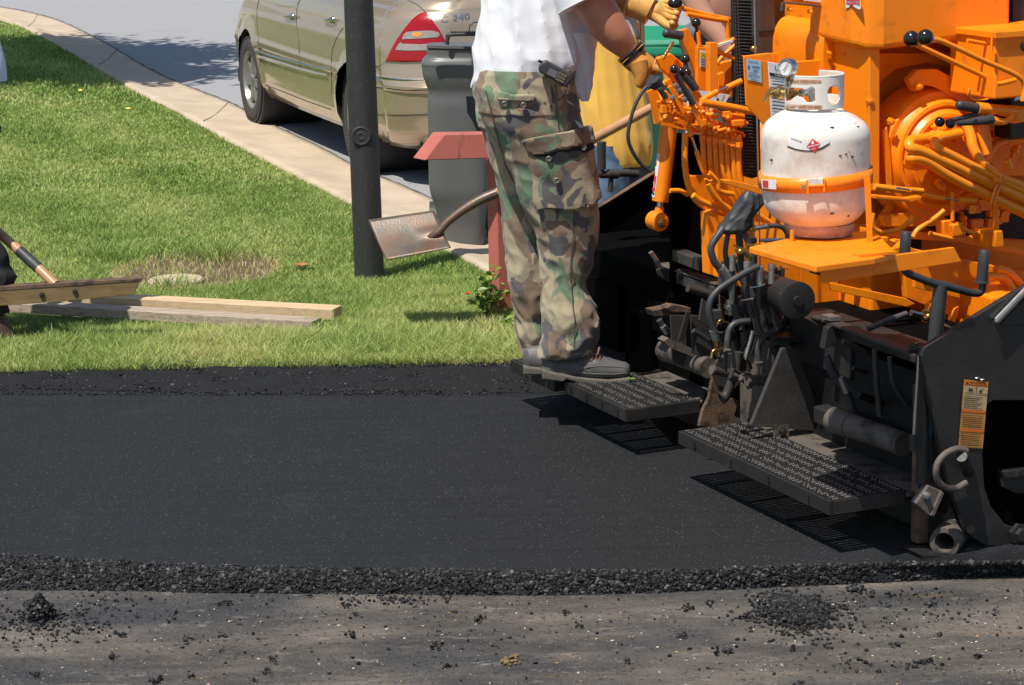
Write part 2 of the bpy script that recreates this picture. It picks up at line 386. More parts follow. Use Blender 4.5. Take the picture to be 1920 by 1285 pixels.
for i in range(90):
    jit = .006*noise.noise(V3((i*.9, 3, 0)))
    for t, z in prof: p = le[i].lerp(se[i], t); vs.append((p.x, p.y+jit, z))
k = len(prof)
kb = tag(mesh('kerb', vs, [[i*k+j, (i+1)*k+j, (i+1)*k+j+1, i*k+j+1] for i in range(89) for j in range(k-1)], M['concrete'], smooth=True), kind='structure')
# dark joints of the kerb and the crack along the street edge
mb = MB()
for i in (24, 36, 48, 60):
    a, b = le[i], se[i]; q = [a.lerp(b, t)+Z*(z+.001)+V3((.004*noise.noise(V3((t*9, i, 0))), 0, 0)) for t, z in [(.06, .034), (.14, .03), (.3, .012), (.6, -.006), (.9, 0.), (1, 0.)]]
    mb.tube(resample(smoothpath(q, 4), 30), .0035, 5)
q = [p+V3((.02*noise.noise(V3((j*1.7, 1, 0))), .02*noise.noise(V3((j*1.3, 9, 0))), -.004)) for j, p in enumerate(resample(se, 400))]
mb.tube(q, [.007+.012*abs(noise.noise(V3((j*.7, 5, 5)))) for j in range(400)], 5)
tag(mb.build('kerb_joint', paint('dirt_seam', (.07, .06, .05), .9, var=.4, scale=30)), kind='structure')
# lawn sheet
poly = [V3((-60, 9.62, 0)), V3((4.4, 9.62, 0))]+[p for p in le[::-1] if p.y > 9.65]+[V3((-60, le[0].y, 0))]
LAWN = [(p.x, p.y) for p in poly]
struct('lawn', [(p[0], p[1], -.003) for p in LAWN]+[(p[0], p[1], -.05) for p in LAWN], [list(range(len(LAWN)))]+[[i, i+len(LAWN), (i+1) % len(LAWN)+len(LAWN), (i+1) % len(LAWN)] for i in range(len(LAWN))], M['lawn_soil'])
def blob(name, c, rx, ry, z, m, n=40, rot=0, seed=0):
    vs = [(c.x, c.y, z)]
    for i in range(n):
        a = 2*math.pi*i/n; r = 1+.3*noise.noise(V3((math.cos(a)*2+seed, math.sin(a)*2, 0)))
        x, y = rx*r*math.cos(a), ry*r*math.sin(a); vs.append((c.x+x*math.cos(rot)-y*math.sin(rot), c.y+x*math.sin(rot)+y*math.cos(rot), z))
    return struct(name, vs, [[0, 1+i, 1+(i+1) % n] for i in range(n)], m)
blob('bare_soil', G(365, 512), .38, .52, .001, M['bare_soil'], seed=3)
blob('bare_soil', G(925, 625), .26, .34, .001, M['bare_soil'], seed=8)
# fresh asphalt mat: smooth top, far shoulder, near ramp
NE = pp('-500,1000 -200,1022 0,1040 200,1052 400,1062 700,1068 1000,1072 1300,1070 1500,1062 1700,1058 1900,1055 2200,1048 2600,1036')
NB = pp('-500,1085 -200,1100 0,1106 200,1107 400,1112 700,1114 1000,1117 1200,1113 1400,1104 1700,1090 1900,1080 2200,1072 2600,1060')
FE = pp('-500,690 -200,687 0,686 120,688 250,692 320,682 420,687 600,690 800,688 960,686 1200,690 1500,690 2100,680 2600,670')
nx = 260
ne = resample([G(*p) for p in NE], nx); nb_ = resample([G(p[0], p[1], -.055) for p in NB], nx); fe = resample([G(*p) for p in FE], nx)
vs = []; ts = [0, .1, .25, .4, .55, .7, .85, 1.0]
for i in range(nx):
    for j in range(8):    # ramp from base up to the top
        t = ts[j]; p = nb_[i].lerp(ne[i], t); p.z = -.055+.055*math.sin(t*math.pi/2)**.8
        p = p+V3((0, 1, .5))*.012*noise.noise(p*18)*(1-t*.7)*(0 if j == 7 else 1); vs.append(p)
    for j in range(1, 6): vs.append(ne[i].lerp(fe[i], j/5))
    e = fe[i]; vs.append(V3((e.x, e.y+.02, -.05)))
k = 14
tag(mesh('fresh_asphalt', vs, [[i*k+j, (i+1)*k+j, (i+1)*k+j+1, i*k+j+1] for i in range(nx-1) for j in range(k-1)], M['fresh_mat'], smooth=True), kind='structure')
# raised rough strip along the lawn (loose asphalt not yet rolled)
SB = pp('-300,725 0,728 200,733 400,738 620,740 820,738 950,737 1060,738')
sb = resample([G(*p) for p in SB], 160); sf = resample([G(*p) for p in pp('-300,690 0,688 120,688 250,691 320,682 420,688 600,690 800,689 1060,687')], 160)
vs = []
for i in range(160):
    for j in range(12):
        t = j/11; p = sb[i].lerp(sf[i], t); hgt = .012*min(1, t*9)*min(1, (1-t)*6+.15)
        p.z = .002+hgt*(1+.9*noise.noise(p*9))+.006*noise.noise(p*45); vs.append(p)
M['loose'] = paint('loose_asphalt', (.012, .012, .0135), .75, spec=.2, var=.5, scale=160, bump=1, bscale=260, dirt=(.12, .12, .125), dirt_amt=.8, dscale=240, dlo=.62, dhi=.68)
tag(mesh('rough_asphalt_strip', vs, [[i*12+j, i*12+j+1, (i+1)*12+j+1, (i+1)*12+j] for i in range(159) for j in range(11)], M['loose'], smooth=True), kind='structure')
# stones: many small aggregate pieces in one mesh
ico = bmesh.new(); bmesh.ops.create_icosphere(ico, subdivisions=1, radius=1); IV = np.array([v.co[:] for v in ico.verts]); IF = np.array([[v.index for v in f.verts] for f in ico.faces]); ico.free()
def npmesh(name, vs, fs, m, kind='stuff', label=None, cat=None, attr=None, smooth=False):
    me = bpy.data.meshes.new(name); nv, nf = len(vs), len(fs); me.vertices.add(nv); me.vertices.foreach_set('co', vs.astype('f').ravel())
    me.loops.add(nf*3); me.loops.foreach_set('vertex_index', fs.astype('i').ravel()); me.polygons.add(nf)
    me.polygons.foreach_set('loop_start', np.arange(0, nf*3, 3, dtype='i')); me.polygons.foreach_set('loop_total', np.full(nf, 3, dtype='i'))
    me.materials.append(m); me.update(calc_edges=True); me.validate()
    if attr is not None:
        a = me.attributes.new('tint', 'FLOAT', 'POINT'); a.data.foreach_set('value', attr.astype('f'))
    me.polygons.foreach_set('use_smooth', [smooth]*nf)
    o = bpy.data.objects.new(name, me); COL.objects.link(o); return tag(o, label, cat, kind=kind)
def stones(name, P, r, label, cat, m=None, flat=.75):
    n = len(P); V_ = IV[None]*(1+.75*(np.random.rand(n, 12, 1)-.5))*r[:, None, None]*(1+.8*(np.random.rand(n, 1, 3)-.5)); V_[:, :, 2] *= flat
    a = np.random.rand(n)*6.28; c, s = np.cos(a)[:, None], np.sin(a)[:, None]; x = V_[:, :, 0]*c-V_[:, :, 1]*s; y = V_[:, :, 0]*s+V_[:, :, 1]*c; V_[:, :, 0] = x; V_[:, :, 1] = y
    V_ += P[:, None, :]; fs = (IF[None]+np.arange(n)[:, None, None]*12).reshape(-1, 3)
    t = np.repeat(np.random.rand(n), 12)
    return npmesh(name, V_.reshape(-1, 3), fs, m or M['stone'], 'stuff', label, cat, attr=t)
def tintmat(name, stops, rough, trans=0., spec=.5):
    m, n, bs, N, L = newmat(name); a = N.new('ShaderNodeAttribute'); a.attribute_name = 'tint'
    r = N.new('ShaderNodeValToRGB'); e = r.color_ramp.elements; e[0].position, e[0].color = stops[0][0], (*stops[0][1], 1); e[1].position, e[1].color = stops[-1][0], (*stops[-1][1], 1)
    for p, c in stops[1:-1]: e.new(p).color = (*c, 1)
    L.new(a.outputs['Fac'], r.inputs[0]); L.new(r.outputs[0], bs.inputs['Base Color']); bs.inputs['Roughness'].default_value = rough; bs.inputs['Specular IOR Level'].default_value = spec
    if trans:
        tr = N.new('ShaderNodeBsdfTranslucent'); L.new(r.outputs[0], tr.inputs[0]); ms = N.new('ShaderNodeMixShader'); ms.inputs[0].default_value = trans
        L.new(bs.outputs[0], ms.inputs[1]); L.new(tr.outputs[0], ms.inputs[2]); L.new(ms.outputs[0], N['Material Output'].inputs[0])
    return m
M['stone'] = tintmat('asphalt_stones', [(0, (.004, .004, .0043)), (.7, (.016, .0163, .0175)), (.93, (.04, .041, .043)), (1, (.11, .11, .11))], .6, spec=.3)
def arr(l): return np.array([p[:] for p in l])
A, B = arr(nb_), arr(ne)
n = 40000; i = np.random.rand(n)*(nx-2); i0 = i.astype(int); f = (i-i0)[:, None]; t = np.random.rand(n)**.9*1.06-.03
a = A[i0]*(1-f)+A[i0+1]*f; b = B[i0]*(1-f)+B[i0+1]*f; P = a+(b-a)*t[:, None]; P[:, 2] = -.055+.055*np.clip(np.sin(np.clip(t, 0, 1)*np.pi/2), 0, 1)**.8+np.random.rand(n)*.006-.002
keep = (P[:, 0] > -2.2) & (P[:, 0] < 2.2); P = P[keep]
stones('asphalt_windrow', P, (.0022+.0066*np.random.rand(len(P))**2.8), 'sloping edge of loose coarse black asphalt stones along the new mat', 'loose asphalt')
# rough strip stones, small ridge
C_, D_ = arr(sb), arr(sf); n = 9000; i = np.random.rand(n)*158; i0 = i.astype(int); f = (i-i0)[:, None]; t = np.random.rand(n)**.7
a = C_[i0]*(1-f)+C_[i0+1]*f; b = D_[i0]*(1-f)+D_[i0+1]*f; P = a+(b-a)*t[:, None]; P[:, 2] = .006+.008*np.random.rand(n)
q = arr([G(random.uniform(620, 830), 734+random.gauss(0, 2)) for _ in range(500)]); q[:, 2] = .006*np.random.rand(500)+.004
q2 = arr([G(random.gauss(320, 26), random.gauss(690, 4)) for _ in range(700)]); q2[:, 2] = .01+.02*np.random.rand(700)
q3 = arr([G(random.uniform(-20, 960), random.gauss(689, 2.6)) for _ in range(1500)]); q3[:, 2] = .004+.012*np.random.rand(1500)
q4 = arr([G(random.uniform(-20, 950), 727+13*min(1, max(0, x/600))+random.gauss(0, 1.2)) for x in np.random.rand(900)*950]); q4[:, 2] = .003
P = np.vstack([P, q, q2, q3, q4]); stones('asphalt_crumb_strip', P, .0022+.004*np.random.rand(len(P))**2, 'strip of loose crumbly black asphalt between lawn and smooth mat', 'loose asphalt')
# crumbs on the old bed
L_ = []
for cx, cy, sx, sy, k in ((110, 1172, 70, 18, 420), (200, 1130, 60, 16, 160), (0, 1165, 40, 22, 200), (1480, 1140, 55, 16, 10), (1560, 1180, 50, 14, 150), (730, 1125, 45, 6, 220), (1600, 1115, 120, 12, 160), (1750, 1150, 90, 20, 200), (520, 1160, 160, 40, 130), (960, 1180, 500, 60, 420), (1650, 1250, 60, 10, 40), (1600, 1240, 12, 5, 30), (1720, 1243, 10, 5, 30)):
    L_ += [G(random.gauss(cx, sx), random.gauss(cy, sy), -.052) for _ in range(int(k*.6))]
# clods: little clusters of stones
for _ in range(55):
    x, y = random.uniform(0, 1920), random.uniform(1118, 1280)
    L_ += [G(x+random.gauss(0, 5), y+random.gauss(0, 2.5), -.052+random.random()*.008) for _ in range(random.randint(3, 16))]
P = arr([p for p in L_ if proj(p)[1] > 1102]); stones('asphalt_crumbs', P, .002+.0055*np.random.rand(len(P))**2.5, 'scattered black asphalt crumbs on the brown scraped road bed', 'loose asphalt')
# little piles
def pile(cx, cy, rx, ry, h, n, label, rmin=.003, pw=1.0):
    c = G(cx, cy, -.055); P = []
    for _ in range(n):
        a = random.random()*6.283; r = min(1.5, abs(random.gauss(0, .52))); r *= 1+.35*noise.noise(V3((math.cos(a)*1.5+cx, math.sin(a)*1.5, 0))); P.append((c.x+rx*r*math.cos(a), c.y+ry*r*math.sin(a), -.055+h*(max(0, 1-r))**pw*random.random()**.3+.002))
    P = np.array(P); return stones('asphalt_pile', P, rmin+.005*np.random.rand(n)**2, label, 'asphalt pile')
pile(1487, 1150, .125, .17, .035, 2600, 'low mound of loose black asphalt crumbs in front of the new edge')
pile(75, 1160, .05, .06, .075, 900, 'small pointed black clod of asphalt on the road bed, by the left edge', pw=.75)
pile(1605, 1108, .03, .03, .02, 160, 'fist sized black clump just off the new edge below the lowest step')
pile(1520, 1168, .04, .05, .02, 260, 'little black clump at the foot of the low asphalt mound')
# pale pebbles and ochre bits
P = arr([G(random.uniform(0, 1920), random.uniform(1112, 1285), -.053) for _ in range(900)])
M['pebble'] = tintmat('pale_pebbles', [(0, (.3, .27, .22)), (.5, (.5, .46, .4)), (1, (.42, .25, .08))], .8)
stones('pale_pebbles', P, .0012+.003*np.random.rand(len(P))**3, 'tiny pale stones and ochre grit strewn over the road bed', 'pebbles', M['pebble'], .4)
P = arr([G(random.gauss(955, 14), random.gauss(1238, 4), -.05) for _ in range(28)]); stones('ochre_clod', P, .003+.004*np.random.rand(28), 'crumbled ochre earth clod on the scraped bed near the bottom edge', 'dirt clod', paint('ochre', (.17, .11, .05), .9, var=.3, scale=60))
# ------------------------------------------------ grass
LP = np.array(LAWN)
def inpoly(x, y, P):
    c = np.zeros(len(x), bool); j = len(P)-1
    for i in range(len(P)):
        xi, yi = P[i]; xj, yj = P[j]
        with np.errstate(divide='ignore', invalid='ignore'):
            cond = ((yi > y) != (yj > y)) & (x < (xj-xi)*(y-yi)/(yj-yi+1e-12)+xi)
        c ^= cond; j = i
    return c
M['grass'] = tintmat('grass_blades', [(0, (.11, .195, .035)), (.35, (.25, .365, .08)), (.7, (.49, .56, .19)), (.88, (.55, .54, .22)), (1, (.62, .5, .28))], .5, .35, .3)
def blades(x, y, h, wd, tint, lean=.5):
    n = len(x); a = np.random.rand(n)*6.283; dx, dy = np.cos(a), np.sin(a); b = np.random.rand(n)*6.283; l = lean*h*(.3+np.random.rand(n)); lx, ly = np.cos(b)*l, np.sin(b)*l
    vs = np.zeros((n, 5, 3)); wx, wy = dx*wd/2, dy*wd/2
    vs[:, 0] = np.stack([x-wx, y-wy, -.003+0*x], 1); vs[:, 1] = np.stack([x+wx, y+wy, -.003+0*x], 1)
    vs[:, 2] = np.stack([x-wx*.8+lx*.35, y-wy*.8+ly*.35, h*.55], 1); vs[:, 3] = np.stack([x+wx*.8+lx*.35, y+wy*.8+ly*.35, h*.55], 1)
    vs[:, 4] = np.stack([x+lx, y+ly, h*.95], 1)
    f = np.array([[0, 1, 3], [0, 3, 2], [2, 3, 4]]); fs = (f[None]+np.arange(n)[:, None, None]*5).reshape(-1, 3)
    return vs.reshape(-1, 3), fs, np.repeat(tint, 5)
def vn(x, y, sc, seed=0.):
    return np.array([noise.noise(V3((a*sc+seed, b*sc, seed))) for a, b in zip(x, y)])
def scatter(n, x0, x1, y0, y1):
    x = np.random.uniform(x0, x1, n); y = np.random.uniform(y0, y1, n); k = inpoly(x, y, LP); return x[k], y[k]
def ell(x, y, c, rx, ry): return ((x-c.x)/rx)**2+((y-c.y)/ry)**2
pat1, pat2, disc = G(365, 512), G(925, 625), G(332, 532)
AV, AF, AT = [], [], []; off = 0
for (n, x0, x1, y0, y1, h, wd) in ((210000, -2.35, 1.0, 9.62, 11.4, .040, .0036), (205000, -3.3, .6, 11.4, 14.5, .030, .0045), (165000, -4.3, -.2, 14.5, 19, .026, .007), (100000, -7, -1.5, 19, 27, .026, .012)):
    x, y = scatter(n, x0, x1, y0, y1); big = vn(x[::1], y, 1.3, 3.); med = vn(x, y, 6., 7.)
    d1, d2, d3 = ell(x, y, pat1, .38, .5), ell(x, y, pat2, .24, .28), ell(x, y, disc, .14, .17)
    k = (d3 > 1) & ((d1 > 1+.5*med) | (np.random.rand(len(x)) < .16)) & ((d2 > 1+.5*med) | (np.random.rand(len(x)) < .3))
    bx = (np.abs(y-(10.90-.36*(x+2.43))) < .14) & (x < -.76); k &= ~bx
    x, y, big, med, d1 = x[k], y[k], big[k], med[k], d1[k]
    near = np.clip((10.9-y)/1.2, 0, 1)
    stripe = np.sin((x*.86+y*.5)*5.2)*.11
    t = .45+  .24*big+.16*med+stripe+.19*np.random.randn(len(x))+.16*near
    t += np.where(d1 < 1.2, .6, 0)*(np.random.rand(len(x)) < .8)
    t = np.clip(t, 0, 1); hh = h*(.55+.8*np.random.rand(len(x)))*(1+.3*med)*(1+.75*np.clip(1-np.abs(y-10.0)/.45, 0, 1))
    v, f_, a = blades(x, y, hh, wd*(.6+.8*np.random.rand(len(x))), t, .8); AV.append(v); AF.append(f_+off); AT.append(a); off += len(v)
# taller tufts and straw beside the mat
for (cx, cy, sx, sy, n, h, tt) in ((60, 668, 60, 9, 1500, .07, .7), (150, 678, 50, 7, 700, .05, .75), (560, 660, 60, 12, 900, .07, .5), (800, 660, 90, 10, 1200, .07, .62), (420, 640, 90, 12, 900, .06, .5), (215, 487, 30, 6, 500, .09, .35), (400, 485, 40, 6, 400, .08, .35), (330, 545, 30, 4, 200, .09, .45), (900, 665, 50, 8, 900, .06, .7), (610, 628, 25, 5, 200, .08, .45)):
    p = arr([G(random.gauss(cx, sx), random.gauss(cy, sy)) for _ in range(n)]); k = inpoly(p[:, 0], p[:, 1], LP); p = p[k]
    v, f_, a = blades(p[:, 0], p[:, 1], h*(.5+.8*np.random.rand(len(p))), np.full(len(p), .0045), np.clip(tt+.2*np.random.randn(len(p)), 0, 1), 1.0); AV.append(v); AF.append(f_+off); AT.append(a); off += len(v)
# straw at the very edge
p = arr([G(random.uniform(-30, 980), random.gauss(682, 2.5)) for _ in range(5000)]); k = p[:, 1] > 9.6; p = p[k]
v, f_, a = blades(p[:, 0], p[:, 1], .02+.03*np.random.rand(len(p)), np.full(len(p), .004), np.clip(.85+.15*np.random.randn(len(p)), 0, 1), 1.6); AV.append(v); AF.append(f_+off); AT.append(a); off += len(v)
npmesh('grass', np.vstack(AV), np.vstack(AF), M['grass'], 'stuff', 'short mown green lawn with straw coloured patches between kerb and new asphalt', 'grass', attr=np.concatenate(AT))
# ================================================ parked car
M['car'] = paint('champagne_metallic', (.39, .31, .225), .28, .42, var=.03, scale=3, coat=1, rvar=.04, bump=.02, bscale=400)
M['car_plastic'] = paint('car_black_plastic', (.02, .02, .021), .6)
M['glass_dark'] = paint('tinted_glass', (.02, .022, .024), .05, 0, var=0, rvar=.01)
M['red_lens'] = paint('red_lens', (.30, .002, .005), .2, var=.12, scale=40, coat=.2, rvar=.05)
M['clear_lens'] = paint('clear_lens', (.42, .36, .31), .2, .4, var=.35, scale=60, coat=1, rvar=.08, bump=.6, bscale=120)
M['amber_lens'] = paint('amber_lens', (.8, .3, .04), .15)
M['tyre'] = paint('tyre_rubber', (.045, .042, .04), .8, var=.25, scale=20, bump=.3)
M['alloy'] = paint('alloy_wheel', (.30, .30, .29), .4, .6, var=.08, dirt=(.1, .085, .07), dirt_amt=.5)
car_r = G(668, 317); car_h = R(110.1)
cf = V3((math.cos(car_h), math.sin(car_h), 0)); cl = V3((-cf.y, cf.x, 0)); HW = .845
c0 = car_r - cl*HW                              # rear axle centre on the ground
def cp(l, y, z):
    z = z if z < .62 else .62+(z-.62)*1.24
    return c0+cf*l*1.045+cl*y+Z*z
car = thing('parked_car', c0, 'champagne gold saloon car parked along the kerb, seen from its rear corner', 'car')
ZL = [.21, .24, .28, .33, .38, .43, .48, .53, .555, .57, .585, .60, .615, .64, .68, .72, .76, .8, .84, .88, .91, .935, .955, .97]
def L2(tab, z):
    for (a, b), (c, d) in zip(tab[:-1], tab[1:]):
        if z <= c:
            t = max(0, (z-a)/(c-a)); t = t if c-a < .03 else .5*t+.5*t*t*(3-2*t); return b+(d-b)*t
    return tab[-1][1]
wz = [(.2, .77), (.26, .815), (.33, .842), (.45, .856), (.57, .862), (.585, .87), (.62, .87), (.64, .862), (.76, .853), (.86, .838), (.92, .815), (.955, .785), (.97, .75)]
rz = [(.2, .86), (.25, .96), (.33, 1.02), (.45, 1.045), (.57, 1.05), (.585, 1.065), (.61, 1.065), (.62, 1.03), (.64, .985), (.7, .965), (.9, .94), (.97, .915)]
fz = [(.2, 3.35), (.3, 3.48), (.6, 3.5), (.7, 3.42), (.97, 3.1)]
def outline(z):
    wv, rr, ff = L2(wz, z), L2(rz, z), L2(fz, z); out = []; rc = .36
    NR, NC, NS = 10, 16, 130
    for i in range(NR): t = i/NR; y = t*(wv-rc); out.append((-rr+.05*(y/wv)**2, y))
    b = -rr+.05*((wv-rc)/wv)**2
    for i in range(NC): a = math.pi/2*i/NC; out.append((b+rc*(1-math.cos(a))*1.15, wv-rc+rc*math.sin(a)))
    l0 = b+rc*1.15; l1 = ff-.5
    for i in range(NS):
        t = i/(NS-1); l = l0+(l1-l0)*t; out.append((l, wv-.035*max(0, abs(t-.42)*2)**2.2+.0*t))
    yv = out[-1][1]
    for i in range(1, 13): a = math.pi/2*i/12; out.append((l1+.5*math.sin(a), yv*math.cos(a)))
    return out
ARCH = [(0, .34), (2.6, .34)]
vs = []; zz = []
for i in range(len(ZL)-1):
    for j in range(3): zz.append(ZL[i]+(ZL[i+1]-ZL[i])*j/3)
zz.append(ZL[-1]); no = len(outline(.5)); grid = []
for z in zz:
    for (l, y) in outline(z):
        zc = z
        for al, ar in ARCH:
            if y > .6:
                d = math.hypot(l-al, z-.33)
                if d < ar+.02 and d > ar-.02: l, zc = al+(l-al)*ar/d, .33+(z-.33)*ar/d
        # wheel arch lip flare
        f = 0
        for al, ar in ARCH:
            d = math.hypot(l-al, zc-.33)
            if ar-.001 <= d < ar+.07 and y > .6: f = max(f, .016*(1-(d-ar)/.07))
        grid.append((l, y+f, zc))
fs = []; nz_ = len(zz)
def bad(q):
    for al, ar in ARCH:
        if all(p[1] > .6 and math.hypot(p[0]-al, p[2]-.33) < ar+.0005 for p in q): return True
    return False
for i in range(nz_-1):
    for j in range(no-1):
        q = [i*no+j, i*no+j+1, (i+1)*no+j+1, (i+1)*no+j]
        if not bad([grid[k] for k in q]): fs.append(q)
vs = [cp(*g) for g in grid]; n0 = len(vs)
vs += [cp(g[0], -g[1], g[2]) for g in grid]; fs += [[k+n0 for k in f][::-1] for f in fs]
# shoulder up to deck: trunk lid, deck, greenhouse base
def deck(side):
    top = outline(.97); out = []
    for (l, y) in top: out.append(cp(l, y*side, .97))
    return top
top = outline(.97); base = len(vs); rings = [top]
for k_, (ins, z) in enumerate([(.03, 1.0), (.07, 1.015), (.16, 1.03), (.34, 1.045), (.6, 1.055)]):
    rings.append([(l+ins*.55 if l < 0 and y < .5 else l+ins*.2*(1 if l < 1 else -1), max(0, y-ins*(1 if y > ins else 1)), z) for (l, y) in top])
rv = []
for r_ in rings:
    for p in r_:
        l, y = p[0], p[1]; z = p[2] if len(p) > 2 else .97
        rv.append(cp(l, y, z))
rf = [[i*no+j, i*no+j+1, (i+1)*no+j+1, (i+1)*no+j] for i in range(len(rings)-1) for j in range(no-1)]
rv2 = []
for r_ in rings:
    for p in r_: rv2.append(cp(p[0], -p[1], p[2] if len(p) > 2 else .97))
vs += rv; fs += [[k+base for k in f] for f in rf]; b2 = len(vs); vs += rv2; fs += [[k+b2 for k in f][::-1] for f in rf]
body = mesh('body', vs, fs, M['car'], car, True)
# greenhouse: dark glass volume with painted roof
gl = [(-.55, 1.0), (-.12, 1.30), (.25, 1.40), (1.2, 1.43), (1.75, 1.36), (2.35, 1.0)]
mb = MB(); g1 = []
for l, z in gl: wv = .70-.16*(z-1.0)/.43; g1.append((l, wv, z))
ring = [cp(l, wv, z) for l, wv, z in g1]; ring2 = [cp(l, -wv, z) for l, wv, z in g1]; lowl = [cp(-.55, .74, .96), cp(2.4, .74, .96)]
vs2 = ring+ring2; n6 = 6; fs2 = [[i, i+1, i+1+n6, i+n6] for i in range(5)]+[[0, 1, 2, 3, 4, 5][::-1], [6, 7, 8, 9, 10, 11]]
mesh('window_glass', vs2, fs2, M['glass_dark'], car, False, .03)
mb = MB(); mb.prism([cp(l, .56, z+.012) for l, z in gl[1:5]]+[cp(l, .56, z-.03) for l, z in gl[1:5]][::-1], cp(0, -1.12, 0)-cp(0, 0, 0))
mb.build('roof', M['car'], car, .02)
# wheel wells and underbody
mb = MB(); mb.box(cp(1.3, 0, .26), cf*2.25, cl*.70, Z*.05)
for al, ar in ARCH:
    for s in (1, -1):
        mb.lathe(cp(al, .60*s, .33), cl*s, [(-.25, .37), (.22, .37), (.22, .345), (-.2, .345)], 40, False); mb.lathe(cp(al, .40*s, .33), cl*s, [(0, .36), (.01, .36)], 40)
mb.build('underbody', M['car_plastic'], car)
bb = bvh_of(body)
def cpx(x, y): return hit(bb, x, y, 0)
# wheels
def wheel(al, s):
    c = cp(al, (HW-.115)*s, .312); ax = cl*s; tr = .316
    t = MB(); t.lathe(c, ax, [(-.10, .215), (-.105, .25), (-.095, .295), (-.08, .310), (-.06, .316), (-.035, .316), (-.033, .309), (-.025, .309), (-.023, .316), (.0, .316), (.002, .309), (.01, .309), (.012, .316), (.04, .316), (.042, .309), (.05, .309), (.052, .315), (.078, .310), (.098, .296), (.106, .27), (.106, .235), (.1, .212), (.08, .2)], 64, False)
    for k_ in range(64):      # shoulder blocks
        a = k_*math.pi/32; e1 = Z; e2 = ax.cross(Z); d = e1*math.cos(a)+e2*math.sin(a); tt = e2*math.cos(a)-e1*math.sin(a)
        t.box(c+d*.309+ax*.088, d*.006, tt*.0105, ax*.012)
    wt = t.build('wheel', M['tyre'], car)
    r = MB(); r.lathe(c, ax, [(.085, .205), (.1, .212), (.098, .203), (.07, .19), (.03, .185), (-.05, .18), (-.06, .0)], 48, False)
    for k_ in range(7):
        a = k_*2*math.pi/7; d = Z*math.cos(a)+ax.cross(Z)*math.sin(a); tt = ax.cross(d)
        r.prism([c+d*.02+tt*.035+ax*.085, c+d*.19+tt*.022+ax*.078, c+d*.19-tt*.022+ax*.078, c+d*.02-tt*.035+ax*.085], -ax*.03)
    r.lathe(c, ax, [(.05, .045), (.092, .042), (.096, .03), (.096, 0)], 24, False)
    r.build('rim', M['alloy'], wt)
for al in (0, 2.6):
    for s in (1, -1): wheel(al, s)
# tail light cluster (traced), its clear panes, trims, joints
C1 = lambda s: [(400+a/3.671, b/3.671) for a, b in [t[:2] for t in pp(s)]]
tl = patch('tail_light', bb, C1('1463,85 1420,100 1370,140 1320,200 1270,270 1225,350 1190,422 1320,430 1470,424 1480,330 1600,292 1560,215 1500,130'), M['red_lens'], car, .008, 4, thick=.01)
b2v = bvh_of(tl)
patch('clear_pane', b2v, C1('1330,222 1400,215 1500,212 1550,222 1562,245 1545,258 1420,266 1300,272 1310,240'), M['clear_lens'], tl, .003, 4)
patch('clear_pane', b2v, C1('1290,290 1300,302 1420,306 1475,303 1470,348 1330,350 1255,345 1268,315'), M['clear_lens'], tl, .003, 4)
patch('amber_bulb', b2v, C1('1370,226 1420,222 1440,240 1410,256 1375,250'), M['amber_lens'], tl, .005, 4)
mb = MB()
for s, r in (('595,0 575,60 572,160 590,300 592,400 600,490', .0030), ('315,0 300,60 300,160 310,290 330,400 300,560', .0028), ('895,190 850,260 820,340 812,430 815,560 815,650', .0028), ('330,575 500,640 650,700 810,755', .0035),
             ('1118,600 1200,610 1330,624 1475,618', .003), ('1125,792 1300,794 1475,788', .003), ('1190,424 1150,455 1115,460', .0022), ('1840,150 1790,155 1765,175 1758,220', .003), ('1330,0 1400,30 1463,85', .0025), ('600,0 560,50 430,40 405,0', .001)):
    surfline(mb, bb, C1(s), r, 0)
mb.build('panel_gap', M['ink'], car)
mb = MB()
surfline(mb, bb, C1('285,352 340,368 450,400 590,438 700,465 800,480'), .007, .002); mb.build('bright_trim', M['chrome'], car); mb = MB(); surfline(mb, bb, C1('1120,532 1200,545 1320,556 1450,552'), .007, .002)
mb.build('bright_trim', M['chrome'], car)
mb = MB(); surfline(mb, bb, C1('285,372 340,398 450,432 590,478 700,508 790,522'), .013, 0); mb.build('rubbing_strip', M['car'], car)
for hx, hy in ((540, 112), (818, 135)):
    x, y = 400+hx/3.671, hy/3.671
    hb = MB(); c = hit(bb, x, y, .02); c1 = hit(bb, x-10, y+.5, .012); c2 = hit(bb, x+10, y+2, .012)
    if c and c1 and c2:
        hb.tube(smoothpath([c1-(c-c1)*.1, c, c2], 5), [.009]*11, 8); hb.ball(hit(bb, x+1, y+2, -.01), .03, 16, 8)
        hb.build('door_handle', M['chrome'], car)
# badge letters on the trunk lid
mb = MB()
curved_text('badge', 'C 240', 826, 880, 42, 11, bb, M['chrome'], car, .006, -.12)
